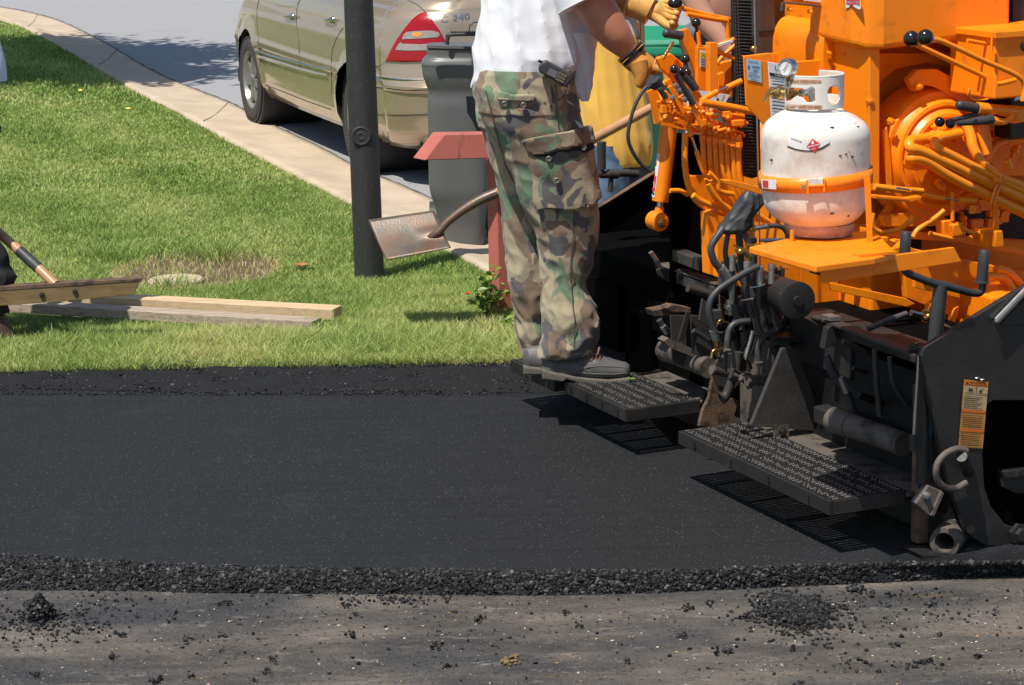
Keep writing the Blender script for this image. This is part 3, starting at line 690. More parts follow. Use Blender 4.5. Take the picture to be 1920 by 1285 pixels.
# ================================================ lamp post
M['post_black'] = paint('dull_black_post', (.028, .029, .030), .6, var=.35, scale=30, bump=.35, bscale=160, dirt=(.085, .085, .08), dirt_amt=.5, dscale=60, dlo=.58, dhi=.66)
p0 = G(693, 527); post = thing('lamp_post', p0, 'plain black round lamp post with a small round plaque, planted in the grass', 'lamp post')
D = p0.y
mb = MB(); prof = [onY(693, 527, D), onY(672, 0, D)]; ax = (prof[1]-prof[0]); ln = ax.length; axn = ax.normalized()
mb.lathe(prof[0]-axn*.05, axn, [(0, .073), (.05, .0725), (.12, .0715), (ln, .069), (ln+1.6, .066), (ln+1.62, .05), (ln+1.66, .045)], 40)
mb.build('pole', M['post_black'], post)
pc = onY(677, 252, D); toc = (CAM-pc); toc.z = 0; toc.normalize(); pc = pc+toc*.071
mb = MB(); mb.lathe(pc-toc*.02, toc, [(0, .046), (.022, .046), (.0245, .042), (.0245, .038), (.022, .036), (.022, .02), (.024, .018), (.024, .012), (.022, .01), (.022, 0)], 32, False); mb.build('plaque', M['post_black'], post)
tp = prof[0]+axn*(ln+1.66); mb = MB(); mb.lathe(tp, Z, [(0, .05), (.05, .12), (.07, .13), (.45, .17), (.46, .2), (.6, .04), (.62, 0)], 8, False); mb.build('lamp_head', M['post_black'], post)
# ================================================ bins
M['bin_grey'] = paint('grey_bin_plastic', (.115, .12, .122), .42, var=.1, scale=5, dirt=(.15, .14, .12), dirt_amt=.25, dscale=14, bump=.05)
M['bin_dark'] = paint('dark_grey_bin_plastic', (.04, .042, .045), .5, var=.1)
M['bin_green'] = paint('green_bin_plastic', (.015, .22, .12), .45, var=.12, scale=5)
M['bin_dgreen'] = paint('dark_green_bin_plastic', (.01, .075, .045), .5, var=.12)
gb = G(866, 455); gb.z = -.012
bing = thing('trash_bin', gb, 'grey wheeled trash bin with a moulded rim standing behind the red post', 'trash bin', 'wheeled bins at the kerb')
D = gb.y
mb = MB(); loft(mb, [(790, 922, 117), (791, 922, 122), (793, 922, 140), (799, 920, 158), (802, 918, 166), (803, 918, 176), (802, 920, 188), (802, 921, 196), (803, 920, 250), (804, 919, 320), (806, 918, 355), (815, 914, 385), (824, 911, 420), (830, 909, 452), (838, 905, 466)], D, .85, 90, 64, ex=3.6)
mb.build('bin_body', M['bin_grey'], bing)
mb = MB(); loft(mb, [(800, 915, 84), (800, 915, 92), (799, 916, 104), (793, 920, 110), (790, 922, 117), (790, 922, 119)], D, .85, 30, 64, ex=3.6); mb.build('rim', M['bin_grey'], bing)
for yy in (124, 176, 190):
    mb = MB()
mb = MB(); a, b, c, d = [onY(x, y, D-.16) for x, y in ((838, 84), (840, 70), (846, 65), (915, 64))]; mb.tube(smoothpath([a, b, c, d, onY(945, 66, D-.16), onY(950, 84, D-.16)], 4), .011, 8)
for i in range(24):
    q = onY(846+i*4, 62.5, D-.16); mb.box(q+Z*.006, V3((.0035, 0, 0)), V3((0, .01, 0)), V3((0, 0, .005)))
mb.tube([onY(803, 90, D-.2), onY(905, 92, D-.2)], .012, 8)
mb.build('handle', M['bin_dark'], bing)
mb = MB()
mb.prism([onY(x, y, D-.34) for x, y in pp('874,182 898,182 902,200 912,215 926,232 926,290 900,290 896,250 886,228 876,212')], V3((0, .03, 0))); mb.build('wheel_bracket', M['bin_dark'], bing)
for s in (-1, 1): mb = MB(); mb.lathe(gb+V3((.15*s, .2, .1)), V3((s, 0, 0)), [(-.02, .1), (.02, .1)], 24); mb.build('wheel', M['rubber'], bing)
def greenbin(cx, cy, xl, xr, ytop, label, D=None, lid=True):
    base = G(cx, cy, -.012); b = thing('trash_bin', base, label, 'trash bin', 'wheeled bins at the kerb'); D = base.y
    mb = MB(); w_ = xr-xl
    loft(mb, [(xl, xr, ytop+48), (xl, xr, ytop+66), (xl+5, xr-5, ytop+70), (xl+6, xr-6, ytop+120), (xl+12, xr-12, cy-60), (xl+18, xr-18, cy)], D, .9, 60, 48, ex=4); mb.build('bin_body', M['bin_dgreen'], b)
    mb = MB(); loft(mb, [(xl-4, xr+4, ytop+30), (xl-6, xr+6, ytop+36), (xl-6, xr+6, ytop+48), (xl, xr, ytop+50)], D, .95, 24, 48, ex=4); mb.build('rim', M['bin_green'], b)
    mb = MB(); c = onY((xl+xr)/2, ytop+30, D); hw = w_/2/pxs(c)+.01
    mb.prism([c+V3((-hw, -hw, 0)), c+V3((hw, -hw, 0)), c+V3((hw, -hw*.8, .03)), c+V3((hw*.9, 0, .075)), c+V3((hw, hw, .03)), c+V3((-hw, hw, .03)), c+V3((-hw*.9, 0, .075)), c+V3((-hw, -hw*.8, .03))][:2]+[], V3((0, 0, .01))) if False else None
    mb.prism([c+V3((-hw, -hw, .0)), c+V3((-hw, -hw*.9, .03)), c+V3((-hw, 0, .085)), c+V3((-hw, hw, .05)), c+V3((-hw, hw, 0))], V3((2*hw, 0, 0))); mb.build('lid', M['bin_green'], b, .012)
    for s in (-1, 1): mb = MB(); mb.lathe(base+V3((.15*s, .2, .1)), V3((s, 0, 0)), [(-.02, .1), (.02, .1)], 24); mb.build('wheel', M['rubber'], b)
greenbin(1228, 458, 1160, 1292, 50, 'green wheeled bin seen between the yellow shirt and the orange machine')
greenbin(965, 438, 902, 1030, 48, 'green wheeled bin beside the grey one, mostly hidden by the man in the white shirt')
# ================================================ red mailbox post
M['red_wood'] = paint('faded_red_wood', (.43, .125, .095), .65, var=.18, scale=6, stretch=(1, 1, .25), bump=.35, bscale=60, dirt=(.16, .06, .05), dirt_amt=.7, dscale=18, dlo=.58, dhi=.66)
pb = G(942, 592); D = pb.y
mp_ = thing('mailbox_post', pb, 'faded red wooden post with a slant-cut crosspiece, behind the small rose bush', 'mailbox post')
a = onY(918, 595, D+.02); b = onY(937, 600, D-.02); c = onY(969, 590, D+.02); top = onY(920, 235, D).z
mb = MB(); mb.prism([V3((a.x, a.y, -.05)), V3((b.x, b.y, -.05)), V3((c.x, c.y, -.05)), V3((c.x-.03, c.y+.06, -.05))], Z*(top+.05)); mb.build('post', M['red_wood'], mp_, .004)
mb = MB(); dd = D-.12
F0 = [onY(x, y, dd) for x, y in pp('796,301 834,252 1030,249 1030,294')]; ex = onY(774, 294, dd+.09)-onY(796, 301, dd); ex = V3((-.055, .085, .0))
mb.prism(F0, ex); mb.build('crosspiece', M['red_wood'], mp_, .004)
mb = MB(); mb.prism([onY(x, y, D-.05) for x, y in pp('970,292 1030,292 968,360 955,350')], V3((0, .04, 0))); mb.build('brace', M['red_wood'], mp_, .003)
# ================================================ rose bush, small plant
M['leaf'] = tintmat('plant_leaves', [(0, (.05, .13, .015)), (.5, (.17, .3, .04)), (1, (.36, .46, .11))], .4, .35)
M['stem'] = paint('plant_stem', (.12, .16, .04), .6); M['petal'] = paint('red_petals', (.65, .01, .015), .5)
def leafmesh(c, d, n, L, W):
    s = d.cross(n).normalized(); o_ = []
    for t, w_, z in ((0, .08, 0), (.25, .8, .03), (.55, 1, .05), (.8, .6, .03), (1, .02, -.04)): o_ += [c+d*L*t-s*W*w_/2+n*(z+.04*w_)*L, c+d*L*t+n*z*L*.2, c+d*L*t+s*W*w_/2+n*(z+.04*w_)*L]
    f = []
    for i in range(4):
        for j in (0, 1): k = i*3+j; f += [[k, k+1, k+4], [k, k+4, k+3]]
    return o_, f
def plant(name, base, label, cat, tips, leaves, L, flower=None):
    t = thing(name, base, label, cat); rnd = random.Random(5); mb = MB(); LV, LF, LT = [], [], []
    for x, y, dy in tips:
        tip = onY(x, y, base.y+dy); mid = base.lerp(tip, .5)+V3((rnd.uniform(-.02, .02), rnd.uniform(-.02, .02), .03)); path = smoothpath([base+V3((rnd.uniform(-.02, .02), rnd.uniform(-.02, .02), 0)), mid, tip], 6)
        mb.tube(path, [.0035-.0002*i for i in range(len(path))], 6)
        for k_ in range(leaves):
            q = path[min(len(path)-1, int(len(path)*(.3+.75*rnd.random())))]; a = rnd.random()*6.28; d = V3((math.cos(a), math.sin(a), rnd.uniform(-.3, .8))).normalized(); n_ = (Z+V3((rnd.uniform(-.6, .6), rnd.uniform(-.9, .3), 0))).normalized(); n_ = (n_-d*n_.dot(d)).normalized()
            v, f = leafmesh(q+d*.01, d, n_, L*rnd.uniform(.6, 1.15), L*.5*rnd.uniform(.8, 1.1)); o0 = len(LV); LV += v; LF += [[i+o0 for i in g] for g in f]; LT += [rnd.random()]*len(v)
    mb.build('stem', M['stem'], t); o = npmesh('leaves', np.array([v[:] for v in LV]), np.array(LF), M['leaf'], None, attr=np.array(LT)); setparent(o, t)
    if flower:
        fb = MB(); c = onY(flower[0], flower[1], base.y-.05)
        for k_ in range(11):
            a = k_*2.4; d = V3((math.cos(a), math.sin(a), .3)).normalized(); v, f = leafmesh(c, d, (Z*.9-d*.3).normalized(), .016, .016); fb.add(v, f)
        fb.build('flower', M['petal'], t)
plant('rose_bush', G(912, 600), 'small leafy rose bush with one red flower at the foot of the red post', 'rose bush', [(886, 552, -.03), (895, 530, 0), (912, 512, .02), (928, 508, -.03), (940, 540, -.04), (900, 575, -.08), (932, 562, 0), (917, 540, -.1), (945, 555, .02)], 10, .05, (877, 551))
plant('seedling', G(963, 622), 'low young green plant sprouting behind the camouflage trouser leg', 'plant', [(950, 605, -.02), (966, 590, 0), (975, 600, .02), (958, 612, -.05), (972, 585, .04)], 7, .045)
# ================================================ lumber
M['lumber'] = paint('raw_lumber', (.58, .42, .25), .7, var=.22, scale=5, stretch=(.35, 5, 9), bump=.25, bscale=40, dirt=(.24, .17, .1), dirt_amt=.6, dscale=12, dlo=.5, dhi=.72)
M['lumber_grey'] = paint('weathered_lumber', (.40, .32, .24), .75, var=.25, scale=5, stretch=(.35, 5, 9), bump=.3, bscale=40, dirt=(.15, .11, .08), dirt_amt=.8, dscale=14, dlo=.48, dhi=.66)
def board(p, q, wd, th, m, label, lift=0):
    d = (q-p); d.z = 0; d.normalize(); s = V3((-d.y, d.x, 0)); t = MB(); p = V3((p.x, p.y, lift)); q = V3((q.x, q.y, lift))
    t.prism([p, q, q+s*wd, p+s*wd], Z*th); o = t.build('lumber_board', m, None, .003); tag(o, label, 'board', 'boards lying in the grass')
board(G(-40, 594, .0), G(586, 634, .0), .095, .042, M['lumber_grey'], 'greyer weathered board lying in the grass, nearer to the asphalt', .03)
board(G(-10, 578, .0), G(622, 622, .0)+V3((0, .09, 0)), .1, .05, M['lumber'], 'pale fresh cut board lying in the grass just behind the greyer one', .03)
# ================================================ utility cover, dry leaves
mb = MB(); c = G(330, 531); mb.lathe(c-Z*.03, Z, [(0, .135), (.045, .135), (.052, .128), (.052, .06), (.05, .055), (.05, 0)], 40, False); tag(mb.build('utility_cover', M['concrete']), 'round pale concrete cover sunk in dead grass behind the boards', 'utility cover')
M['dry'] = paint('dry_leaf', (.33, .14, .05), .7, var=.3, scale=40)
mb = MB()
for k_ in range(7):
    a = k_*.9; d = V3((math.cos(a), math.sin(a), .25)).normalized(); v, f = leafmesh(G(562+k_*2, 500, .03), d, (Z-d*.2).normalized(), .05, .035); mb.add(v, f)
tag(mb.build('dry_leaf', M['dry']), 'curled brown dry leaf lying on the lawn right of the bare patch', 'leaf')
for x, y, l_ in ((151, 170, 'little pale yellow dandelion blossom, farther one in the open lawn'), (241, 204, 'little yellow dandelion blossom, nearer one in the open lawn')):
    mb = MB(); mb.ball(G(x, y, .035), .02, 10, 6, (1, 1, .5)); tag(mb.build('dandelion', paint('dandelion', (.7, .6, .12), .7)), l_, 'flower')
# ================================================ shovel hung on the machine
M['blade_steel'] = paint('rust_stained_steel', (.10, .085, .068), .4, .15, var=.35, scale=12, dirt=(.17, .075, .03), dirt_amt=.6, dscale=8, dlo=.42, dhi=.6, bump=.2, rvar=.2)
M['wood_handle'] = paint('varnished_handle', (.50, .27, .14), .35, var=.15, scale=8, stretch=(1, 1, 1), dirt=(.25, .12, .06), dirt_amt=.4)
D = 10.35; sh = thing('shovel', onY(780, 440, D), 'square mouth steel shovel with rust stained blade, held level behind the standing man', 'shovel')
cor = [onY(690, 413, D+.04), onY(725, 489, D-.14), onY(846, 465, D-.12), onY(814, 395, D+.06)]; vs = []; nu, nv = 24, 16
for i in range(nu):
    for j in range(nv):
        s, t = i/(nu-1), j/(nv-1); p = cor[0].lerp(cor[1], t).lerp(cor[3].lerp(cor[2], t), s)
        nrm_ = (cor[1]-cor[0]).cross(cor[3]-cor[0]).normalized()
        p = p+nrm_*(-.022*math.sin(t*math.pi))*(.4+.6*s)+nrm_*(.02*math.exp(-((t-.5)/.12)**2)*max(0, (s-.55)/.45))
        vs.append(p)
o = mesh('blade', vs, [[i*nv+j, (i+1)*nv+j, (i+1)*nv+j+1, i*nv+j+1] for i in range(nu-1) for j in range(nv-1)], M['blade_steel'], sh, True)
s_ = o.modifiers.new('sol', 'SOLIDIFY'); s_.thickness = .003
mb = MB(); mb.tube(smoothpath([onY(798, 450, D-.03), onY(822, 436, D-.04), onY(840, 416, D-.03), onY(872, 392, D-.02), onY(905, 373, D-.01), onY(938, 360, D)], 5), [.012, .014, .016, .018, .019, .019, .018, .018, .018, .018, .018, .018, .0185, .019, .0195, .02, .0205, .021, .0215, .022, .022, .0225, .0225, .023, .023, .023], 16); mb.build('socket', M['blade_steel'], sh)
mb = MB(); mb.tube([onY(930, 363, D), onY(1100, 268, D-.16), onY(1238, 194, D-.28)], .0205, 16); mb.build('handle', M['wood_handle'], sh)
# ================================================ tree outside the frame whose shade falls on lawn and street
M['bark'] = paint('bark', (.12, .09, .06), .9, bump=1, bscale=20); M['crown'] = tintmat('tree_leaves', [(0, (.03, .07, .012)), (1, (.09, .16, .03))], .5, .3)
tb = V3((-5.9, 21.1, 0)); tr = thing('shade_tree', tb, 'leafy street tree standing on the lawn left of the picture', 'tree')
mb = MB(); mb.tube(smoothpath([tb, tb+V3((.05, 0, 1.5)), tb+V3((0, .1, 3))], 4), [.14, .13, .12, .115, .11, .1, .09, .08, .07], 12)
rnd = random.Random(3); cl_ = []
for k_ in range(26):
    a = rnd.random()*6.283; rr_ = rnd.uniform(.3, 1.9); e = tb+V3((rr_*math.cos(a), rr_*math.sin(a)*1.15, rnd.uniform(3.2, 5.6))); mb.tube(smoothpath([tb+Z*rnd.uniform(1.8, 3), tb.lerp(e, .5)+Z*1.3, e], 4), [.04-.0035*i for i in range(9)], 6); cl_.append(e)
mb.build('trunk', M['bark'], tr); n = 30000; P = np.zeros((n, 3))
for i in range(n):
    e = cl_[i % 26]; P[i] = [e.x+rnd.gauss(0, .34), e.y+rnd.gauss(0, .34), e.z+rnd.gauss(0, .3)]
d1 = np.random.randn(n, 3); d1 /= np.linalg.norm(d1, axis=1)[:, None]; d2 = np.cross(d1, np.random.randn(n, 3)); d2 /= np.linalg.norm(d2, axis=1)[:, None]
vs = np.stack([P-d1*.08, P+d2*.05, P+d1*.08, P-d2*.05], 1).reshape(-1, 3); q = np.arange(n)[:, None]*4; o = npmesh('crown', vs, np.concatenate([q+[[0, 1, 2]], q+[[0, 2, 3]]]), M['crown'], None, attr=np.repeat(np.random.rand(n), 4)); setparent(o, tr)
# ================================================ people
M['skin'] = paint('tanned_skin', (.42, .18, .10), .5, var=.14, scale=14, bump=.12, bscale=200)
M['skin_pale'] = paint('fair_skin', (.55, .30, .21), .5, var=.1, scale=14)
M['hair'] = paint('dark_hair', (.03, .02, .015), .7, bump=.6, bscale=200)
M['white_shirt'] = paint('white_cotton', (.66, .67, .70), .85, var=.03, scale=5, bump=.12, bscale=500, sheen=.2)
M['yellow_shirt'] = paint('yellow_cotton', (.86, .50, .085), .85, var=.08, scale=5, bump=.12, bscale=500, sheen=.2)
M['jeans'] = paint('blue_denim', (.10, .17, .28), .85, var=.3, scale=14, bump=.2, bscale=500)
M['glove'] = paint('tan_work_leather', (.50, .22, .035), .6, var=.3, scale=18, bump=.3, bscale=120, dirt=(.14, .06, .02), dirt_amt=.75, dscale=16, dlo=.52, dhi=.68)
M['glove_light'] = paint('light_work_leather', (.66, .36, .09), .65, var=.15, scale=18, bump=.3, bscale=120, dirt=(.3, .15, .05), dirt_amt=.6, dscale=18)
M['boot'] = paint('dusty_black_leather', (.082, .081, .080), .55, var=.25, scale=14, bump=.2, bscale=160, dirt=(.17, .155, .135), dirt_amt=.6, dscale=12, dlo=.45, dhi=.7)
M['boot_sole'] = paint('boot_sole', (.11, .098, .083), .8, var=.3, scale=30, bump=.4)
M['brown_boot'] = paint('brown_work_boot', (.075, .042, .028), .6, var=.3, scale=14, bump=.2)
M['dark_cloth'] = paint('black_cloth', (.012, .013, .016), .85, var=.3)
M['green_cloth'] = paint('dark_green_cloth', (.01, .06, .045), .85); M['grey_cloth'] = paint('grey_cloth', (.12, .12, .125), .85, var=.15)
M['lace'] = paint('boot_lace', (.20, .11, .08), .8)
def camo():
    m, n, bs, N, L = newmat('woodland_camouflage'); tc = N.new('ShaderNodeTexCoord')
    def lay(scale, off, lo, seed, st=(1, 1, .75)):
        mp = N.new('ShaderNodeMapping'); mp.inputs['Location'].default_value = (seed, seed*1.7, off); mp.inputs['Scale'].default_value = st; mp.inputs['Rotation'].default_value = (0, R(22), 0); L.new(tc.outputs['Object'], mp.inputs[0])
        t = N.new('ShaderNodeTexNoise'); t.inputs['Scale'].default_value = scale; t.inputs['Detail'].default_value = 2.2; t.inputs['Roughness'].default_value = .5; t.inputs['Distortion'].default_value = .55; L.new(mp.outputs[0], t.inputs[0])
        r = N.new('ShaderNodeMapRange'); r.inputs[1].default_value = lo; r.inputs[2].default_value = lo+.012; L.new(t.outputs[0], r.inputs[0]); return r.outputs[0]
    col = None
    def mx(a, b, f):
        x = N.new('ShaderNodeMix'); x.data_type = 'RGBA'; L.new(f, x.inputs['Factor'])
        if isinstance(a, tuple): x.inputs[6].default_value = (*a, 1)
        else: L.new(a, x.inputs[6])
        x.inputs[7].default_value = (*b, 1); return x.outputs[2]
    c = mx((.47, .40, .25), (.25, .155, .09), lay(8.6, 0, .49, 3)); c = mx(c, (.145, .26, .14), lay(9.4, 5, .545, 11)); c = mx(c, (.07, .068, .09), lay(10.6, 9, .585, 23))
    w_ = N.new('ShaderNodeTexNoise'); w_.inputs['Scale'].default_value = 30; w_.inputs['Detail'].default_value = 8; L.new(tc.outputs['Object'], w_.inputs[0])
    q = N.new('ShaderNodeMix'); q.data_type = 'RGBA'; q.blend_type = 'MULTIPLY'; q.inputs['Factor'].default_value = .5; L.new(c, q.inputs[6]); L.new(w_.outputs[0], q.inputs[7])
    s = N.new('ShaderNodeMix'); s.data_type = 'RGBA'; s.inputs['Factor'].default_value = .16; L.new(q.outputs[2], s.inputs[6]); s.inputs[7].default_value = (.4, .35, .28, 1)
    L.new(s.outputs[2], bs.inputs['Base Color']); bs.inputs['Roughness'].default_value = .9; bs.inputs['Sheen Weight'].default_value = .15
    b = N.new('ShaderNodeBump'); b.inputs['Strength'].default_value = .35; b.inputs['Distance'].default_value = .006; L.new(w_.outputs[0], b.inputs['Height']); L.new(b.outputs[0], bs.inputs['Normal']); return m
M['camo'] = camo()
def folds(amp, seed=0, fz=7., tw=1.2, fine=.35, zr=None):
    def f(p, t, a):
        q = V3((p.x*3+seed, p.y*3, p.z*fz+math.cos(a)*tw+p.x*2))
        n1 = noise.noise(q); r = (1-abs(n1)*2.2); r = max(r, -.3)
        n2 = noise.noise(V3((p.x*14+seed, p.y*14, p.z*17)))
        n3 = 1-2*abs(noise.noise(V3((math.cos(a)*1.6+seed, math.sin(a)*1.6, p.z*fz*2.1+a*.6))))
        k_ = zr(t) if zr else 1
        return amp*(r*.6+n2*fine+n3*.55)*k_
    return f
def body(name, label, cat, base, J, m, group=None):
    """J: dict of joints in world coordinates"""
    t = thing(name, base, label, cat, group)
    names = ['pelvis', 'waist', 'chest', 'neck', 'head0', 'head1', 'shR', 'elR', 'wrR', 'shL', 'elL', 'wrL', 'hipR', 'knR', 'anR', 'toR', 'hipL', 'knL', 'anL', 'toL']
    rad = [.085, .09, .11, .055, .075, .085, .05, .038, .026, .05, .038, .026, .055, .036, .026, .022, .055, .036, .026, .022]
    ed = [(0, 1), (1, 2), (2, 3), (3, 4), (4, 5), (2, 6), (6, 7), (7, 8), (2, 9), (9, 10), (10, 11), (0, 12), (12, 13), (13, 14), (14, 15), (0, 16), (16, 17), (17, 18), (18, 19)]
    b = skin('body', [J[k_] for k_ in names], ed, rad, m, t)
    h = J['head1']; face = J.get('face', V3((1, 0, 0))); side = Z.cross(face).normalized(); mb = MB()
    mb.ball(h-face*.02+Z*.035, .105, 20, 12, (1, .95, 1)); mb.build('hair', M['hair'], t)
    mb = MB(); mb.ball(h+face*.10-Z*.02, .018, 10, 6)
    for s in (-1, 1): mb.ball(h+face*.085+side*.034*s+Z*.012, .012, 10, 6); mb.ball(h+side*.09*s-Z*.01, .028, 10, 6, (.5, .4, 1))
    mb.box(h+face*.088-Z*.065, side*.026, face*.006, Z*.004); mb.build('face', m, t)
    return t, b
# ---- operator in white shirt and camouflage
foot = G(1100, 712, .175); YN = foot.y; YF = G(1000, 700, .175).y
op_base = G(1060, 712, .175)
def oY(x, y, d=0): return onY(x, y, YN+d)
J = dict(pelvis=oY(990, 190, .06), waist=oY(992, 110, .06), chest=oY(1035, -110, .07), neck=oY(1080, -215, .07), head0=oY(1092, -250, .07), head1=oY(1105, -305, .07),
         shR=oY(1050, -130, -.10), elR=oY(1128, 25, -.16), wrR=oY(1192, 108, -.14), shL=oY(1060, -140, .25), elL=oY(1095, -10, .34), wrL=oY(1190, 5, .2),
         hipR=oY(1005, 230, -.02), knR=oY(1062, 450, 0), anR=oY(1062, 668, 0), toR=oY(1130, 700, 0),
         hipL=oY(985, 230, .17), knL=oY(990, 450, .19), anL=oY(1010, 640, .2), toL=onY(1040, 682, YF), face=V3((.9, .1, -.45)).normalized())
op, opb = body('person', 'man in white T-shirt and camouflage trousers on the paver step, gloved hands on levers', 'person', op_base, J, M['skin'])
# forearm shape over the skinned arm: traced loft of the right arm
mb = MB()
def limb(mb, pts, rad, n=8, seg=28, amp=.0): mb.tube(smoothpath(pts, n), [r for r in np.interp(np.linspace(0, 1, (len(pts)-1)*n+1), np.linspace(0, 1, len(rad)), rad)], seg)
def pxlimb(name, pts, widths, m, par, dd, seg=32, amp=0., fz=9, n=10):
    P = [oY(x, y, d) for (x, y), d in zip(pts, dd)]; mb = MB(); sp = smoothpath(P, n); w_ = np.interp(np.linspace(0, len(widths)-1, len(sp)), range(len(widths)), widths)
    mb.tube(sp, [a/2/pxs(P[0]) for a in w_], seg)
    if amp:
        for i, v in enumerate(mb.v):
            c = sp[min(i//seg, len(sp)-1)]; d = (v-c)
            if d.length > 1e-5: mb.v[i] = v+d.normalized()*amp*(noise.noise(v*22)*.6+(1-2*abs(noise.noise(V3((v.x*14, v.y*14, v.z*26)))))*.5)
    return mb.build(name, m, par)
pxlimb('forearm', [(1080, -60), (1112, 5), (1143, 52), (1172, 88), (1192, 108)], [84, 76, 72, 62, 42, 38], M['skin'], opb, [-.13, -.15, -.16, -.15, -.14])
pxlimb('far_forearm', [(1085, -40), (1110, -5), (1150, 2), (1195, 6)], [66, 60, 46, 34], M['skin'], opb, [.3, .34, .3, .2])
# trousers
rowsN = [(905, 1085, 128), (893, 1080, 165), (898, 1083, 200), (912, 1092, 235), (935, 1101, 270), (948, 1108, 300), (962, 1111, 330), (976, 1118, 370), (990, 1120, 405), (1003, 1118, 440), (1013, 1112, 475), (1019, 1104, 505), (1020, 1097, 535), (1019, 1104, 555), (1020, 1114, 580), (1021, 1119, 605), (1021, 1116, 630), (1018, 1110, 650), (1016, 1098, 664), (1017, 1060, 671)]
rowsF = [(892, 1010, 165, .16), (900, 1015, 215, .16), (907, 1020, 248, .16), (916, 1020, 280, .16), (924, 1022, 310, .16), (932, 1022, 340, .16), (939, 1024, 370, .17), (943, 1028, 410, .17), (948, 1034, 452, .18), (953, 1040, 495, .18), (958, 1044, 533, .18), (965, 1046, 570, .19), (971, 1046, 600, .2), (975, 1044, 628, .2), (980, 1034, 648, .2), (983, 1030, 661, .2)]
zk = lambda t: .75+1.3*max(0, t-.55)*2+(.6 if t < .15 else 0)
mb = MB(); loft(mb, rowsN, YN, .74, 210, 96, folds(.0105, 2, 6.5, 1.6, .25, zk)); loft(mb, rowsF, YN, .8, 190, 80, folds(.0105, 9, 6.5, 1.6, .25, zk))
tro = mb.build('trousers', M['camo'], op); bt = bvh_of(tro)
pk = patch('cargo_pocket', bt, pp('985,262 1098,246 1112,330 1117,372 1104,386 1060,392 1010,388 1004,372 1001,320'), M['camo'], tro, .022, 6)
pk.modifiers.new('sol', 'SOLIDIFY').thickness = .022
fl = patch('pocket_flap', bt, pp('982,257 1040,247 1095,239 1101,262 1102,268 1060,276 1002,288 992,280'), M['camo'], tro, .030, 6); s_ = fl.modifiers.new('sol', 'SOLIDIFY'); s_.thickness = .008
patch('flap_shade', bt, pp('1000,289 1040,283 1100,270 1104,280 1086,288 1062,298 1040,304 1020,300'), M['dark_cloth'], tro, .025, 5)  # dark strip painted as the shadow in the gap under the flap
rp = patch('back_pocket', bt, pp('928,168 960,176 1004,178 1003,186 965,190 934,186'), M['camo'], tro, .012, 5); rp.modifiers.new('sol', 'SOLIDIFY').thickness = .006
M['seam'] = paint('trouser_seam', (.10, .08, .055), .9)
mb = MB()
for s in ('1040,158 1044,180 1042,200 1046,235 1060,290 1072,340 1076,400 1074,440 1069,500 1071,545 1078,600 1076,650', '1068,153 1062,175 1046,188', '985,262 996,300 1002,340 1005,386', '1004,388 1060,394 1117,374', '912,170 925,220 935,260 950,310 962,340', '982,258 1040,249 1096,240', '1032,300 1050,345 1062,360 1058,388', '1102,330 1088,300'):
    surfline(mb, bt, pp(s), .0018, .004)
mb.build('seam', M['seam'], tro)
for x, y in ((948, 194), (981, 199), (1086, 276), (1028, 298), (1046, 333)):
    c = hit(bt, x, y, .026 if x > 1000 else .014); mb = MB(); mb.lathe(c, (CAM-c).normalized(), [(0, .011), (.004, .011), (.006, .008), (.003, .006), (.003, 0)], 16); mb.build('button', paint('olive_button', (.1, .1, .07), .4), tro)
# shirt: torso loft and hem flap
rowsS = [(1010, 1120, -215, .07), (985, 1128, -180, .07), (955, 1130, -140, .07), (935, 1125, -80, .07), (915, 1118, -30, .06), (909, 1112, 0, .05), (904, 1110, 40, .04), (899, 1109, 82, .03), (893, 1104, 115, .02), (890, 1088, 135, .01), (887, 1060, 148, 0), (885, 1010, 158, 0), (885, 960, 164, 0)]
mb = MB(); loft(mb, rowsS, YN+.03, .86, 190, 110, folds(.024, 21, 3.6, 3.2, .15, lambda t: 1-.75*max(0, t-.8)/.2)); tor = mb.build('shirt', M['white_shirt'], op)
mb = MB(); loft(mb, [(1018, 1113, 60), (1022, 1113, 85), (1040, 1112, 105), (1052, 1112, 125), (1062, 1110, 145), (1072, 1107, 165), (1084, 1103, 180), (1093, 1100, 190)], YN-.03, .5, 60, 60, folds(.008, 31, 7, 2, .3)); mb.build('shirt_hem', M['white_shirt'], tor)
mb = MB()
sl_ = smoothpath([oY(1052, -140, -.08), oY(1075, -70, -.13), oY(1090, -25, -.15), oY(1102, 3, -.16)], 12); mb.tube(sl_, list(np.interp(np.linspace(0, 1, len(sl_)), [0, .4, .8, 1], [.085, .1, .108, .112])), 40)
sl_ = smoothpath([oY(1058, -145, .22), oY(1085, -70, .3), oY(1090, -30, .34)], 8); mb.tube(sl_, .085, 30)
mb.build('sleeve', M['white_shirt'], tor)
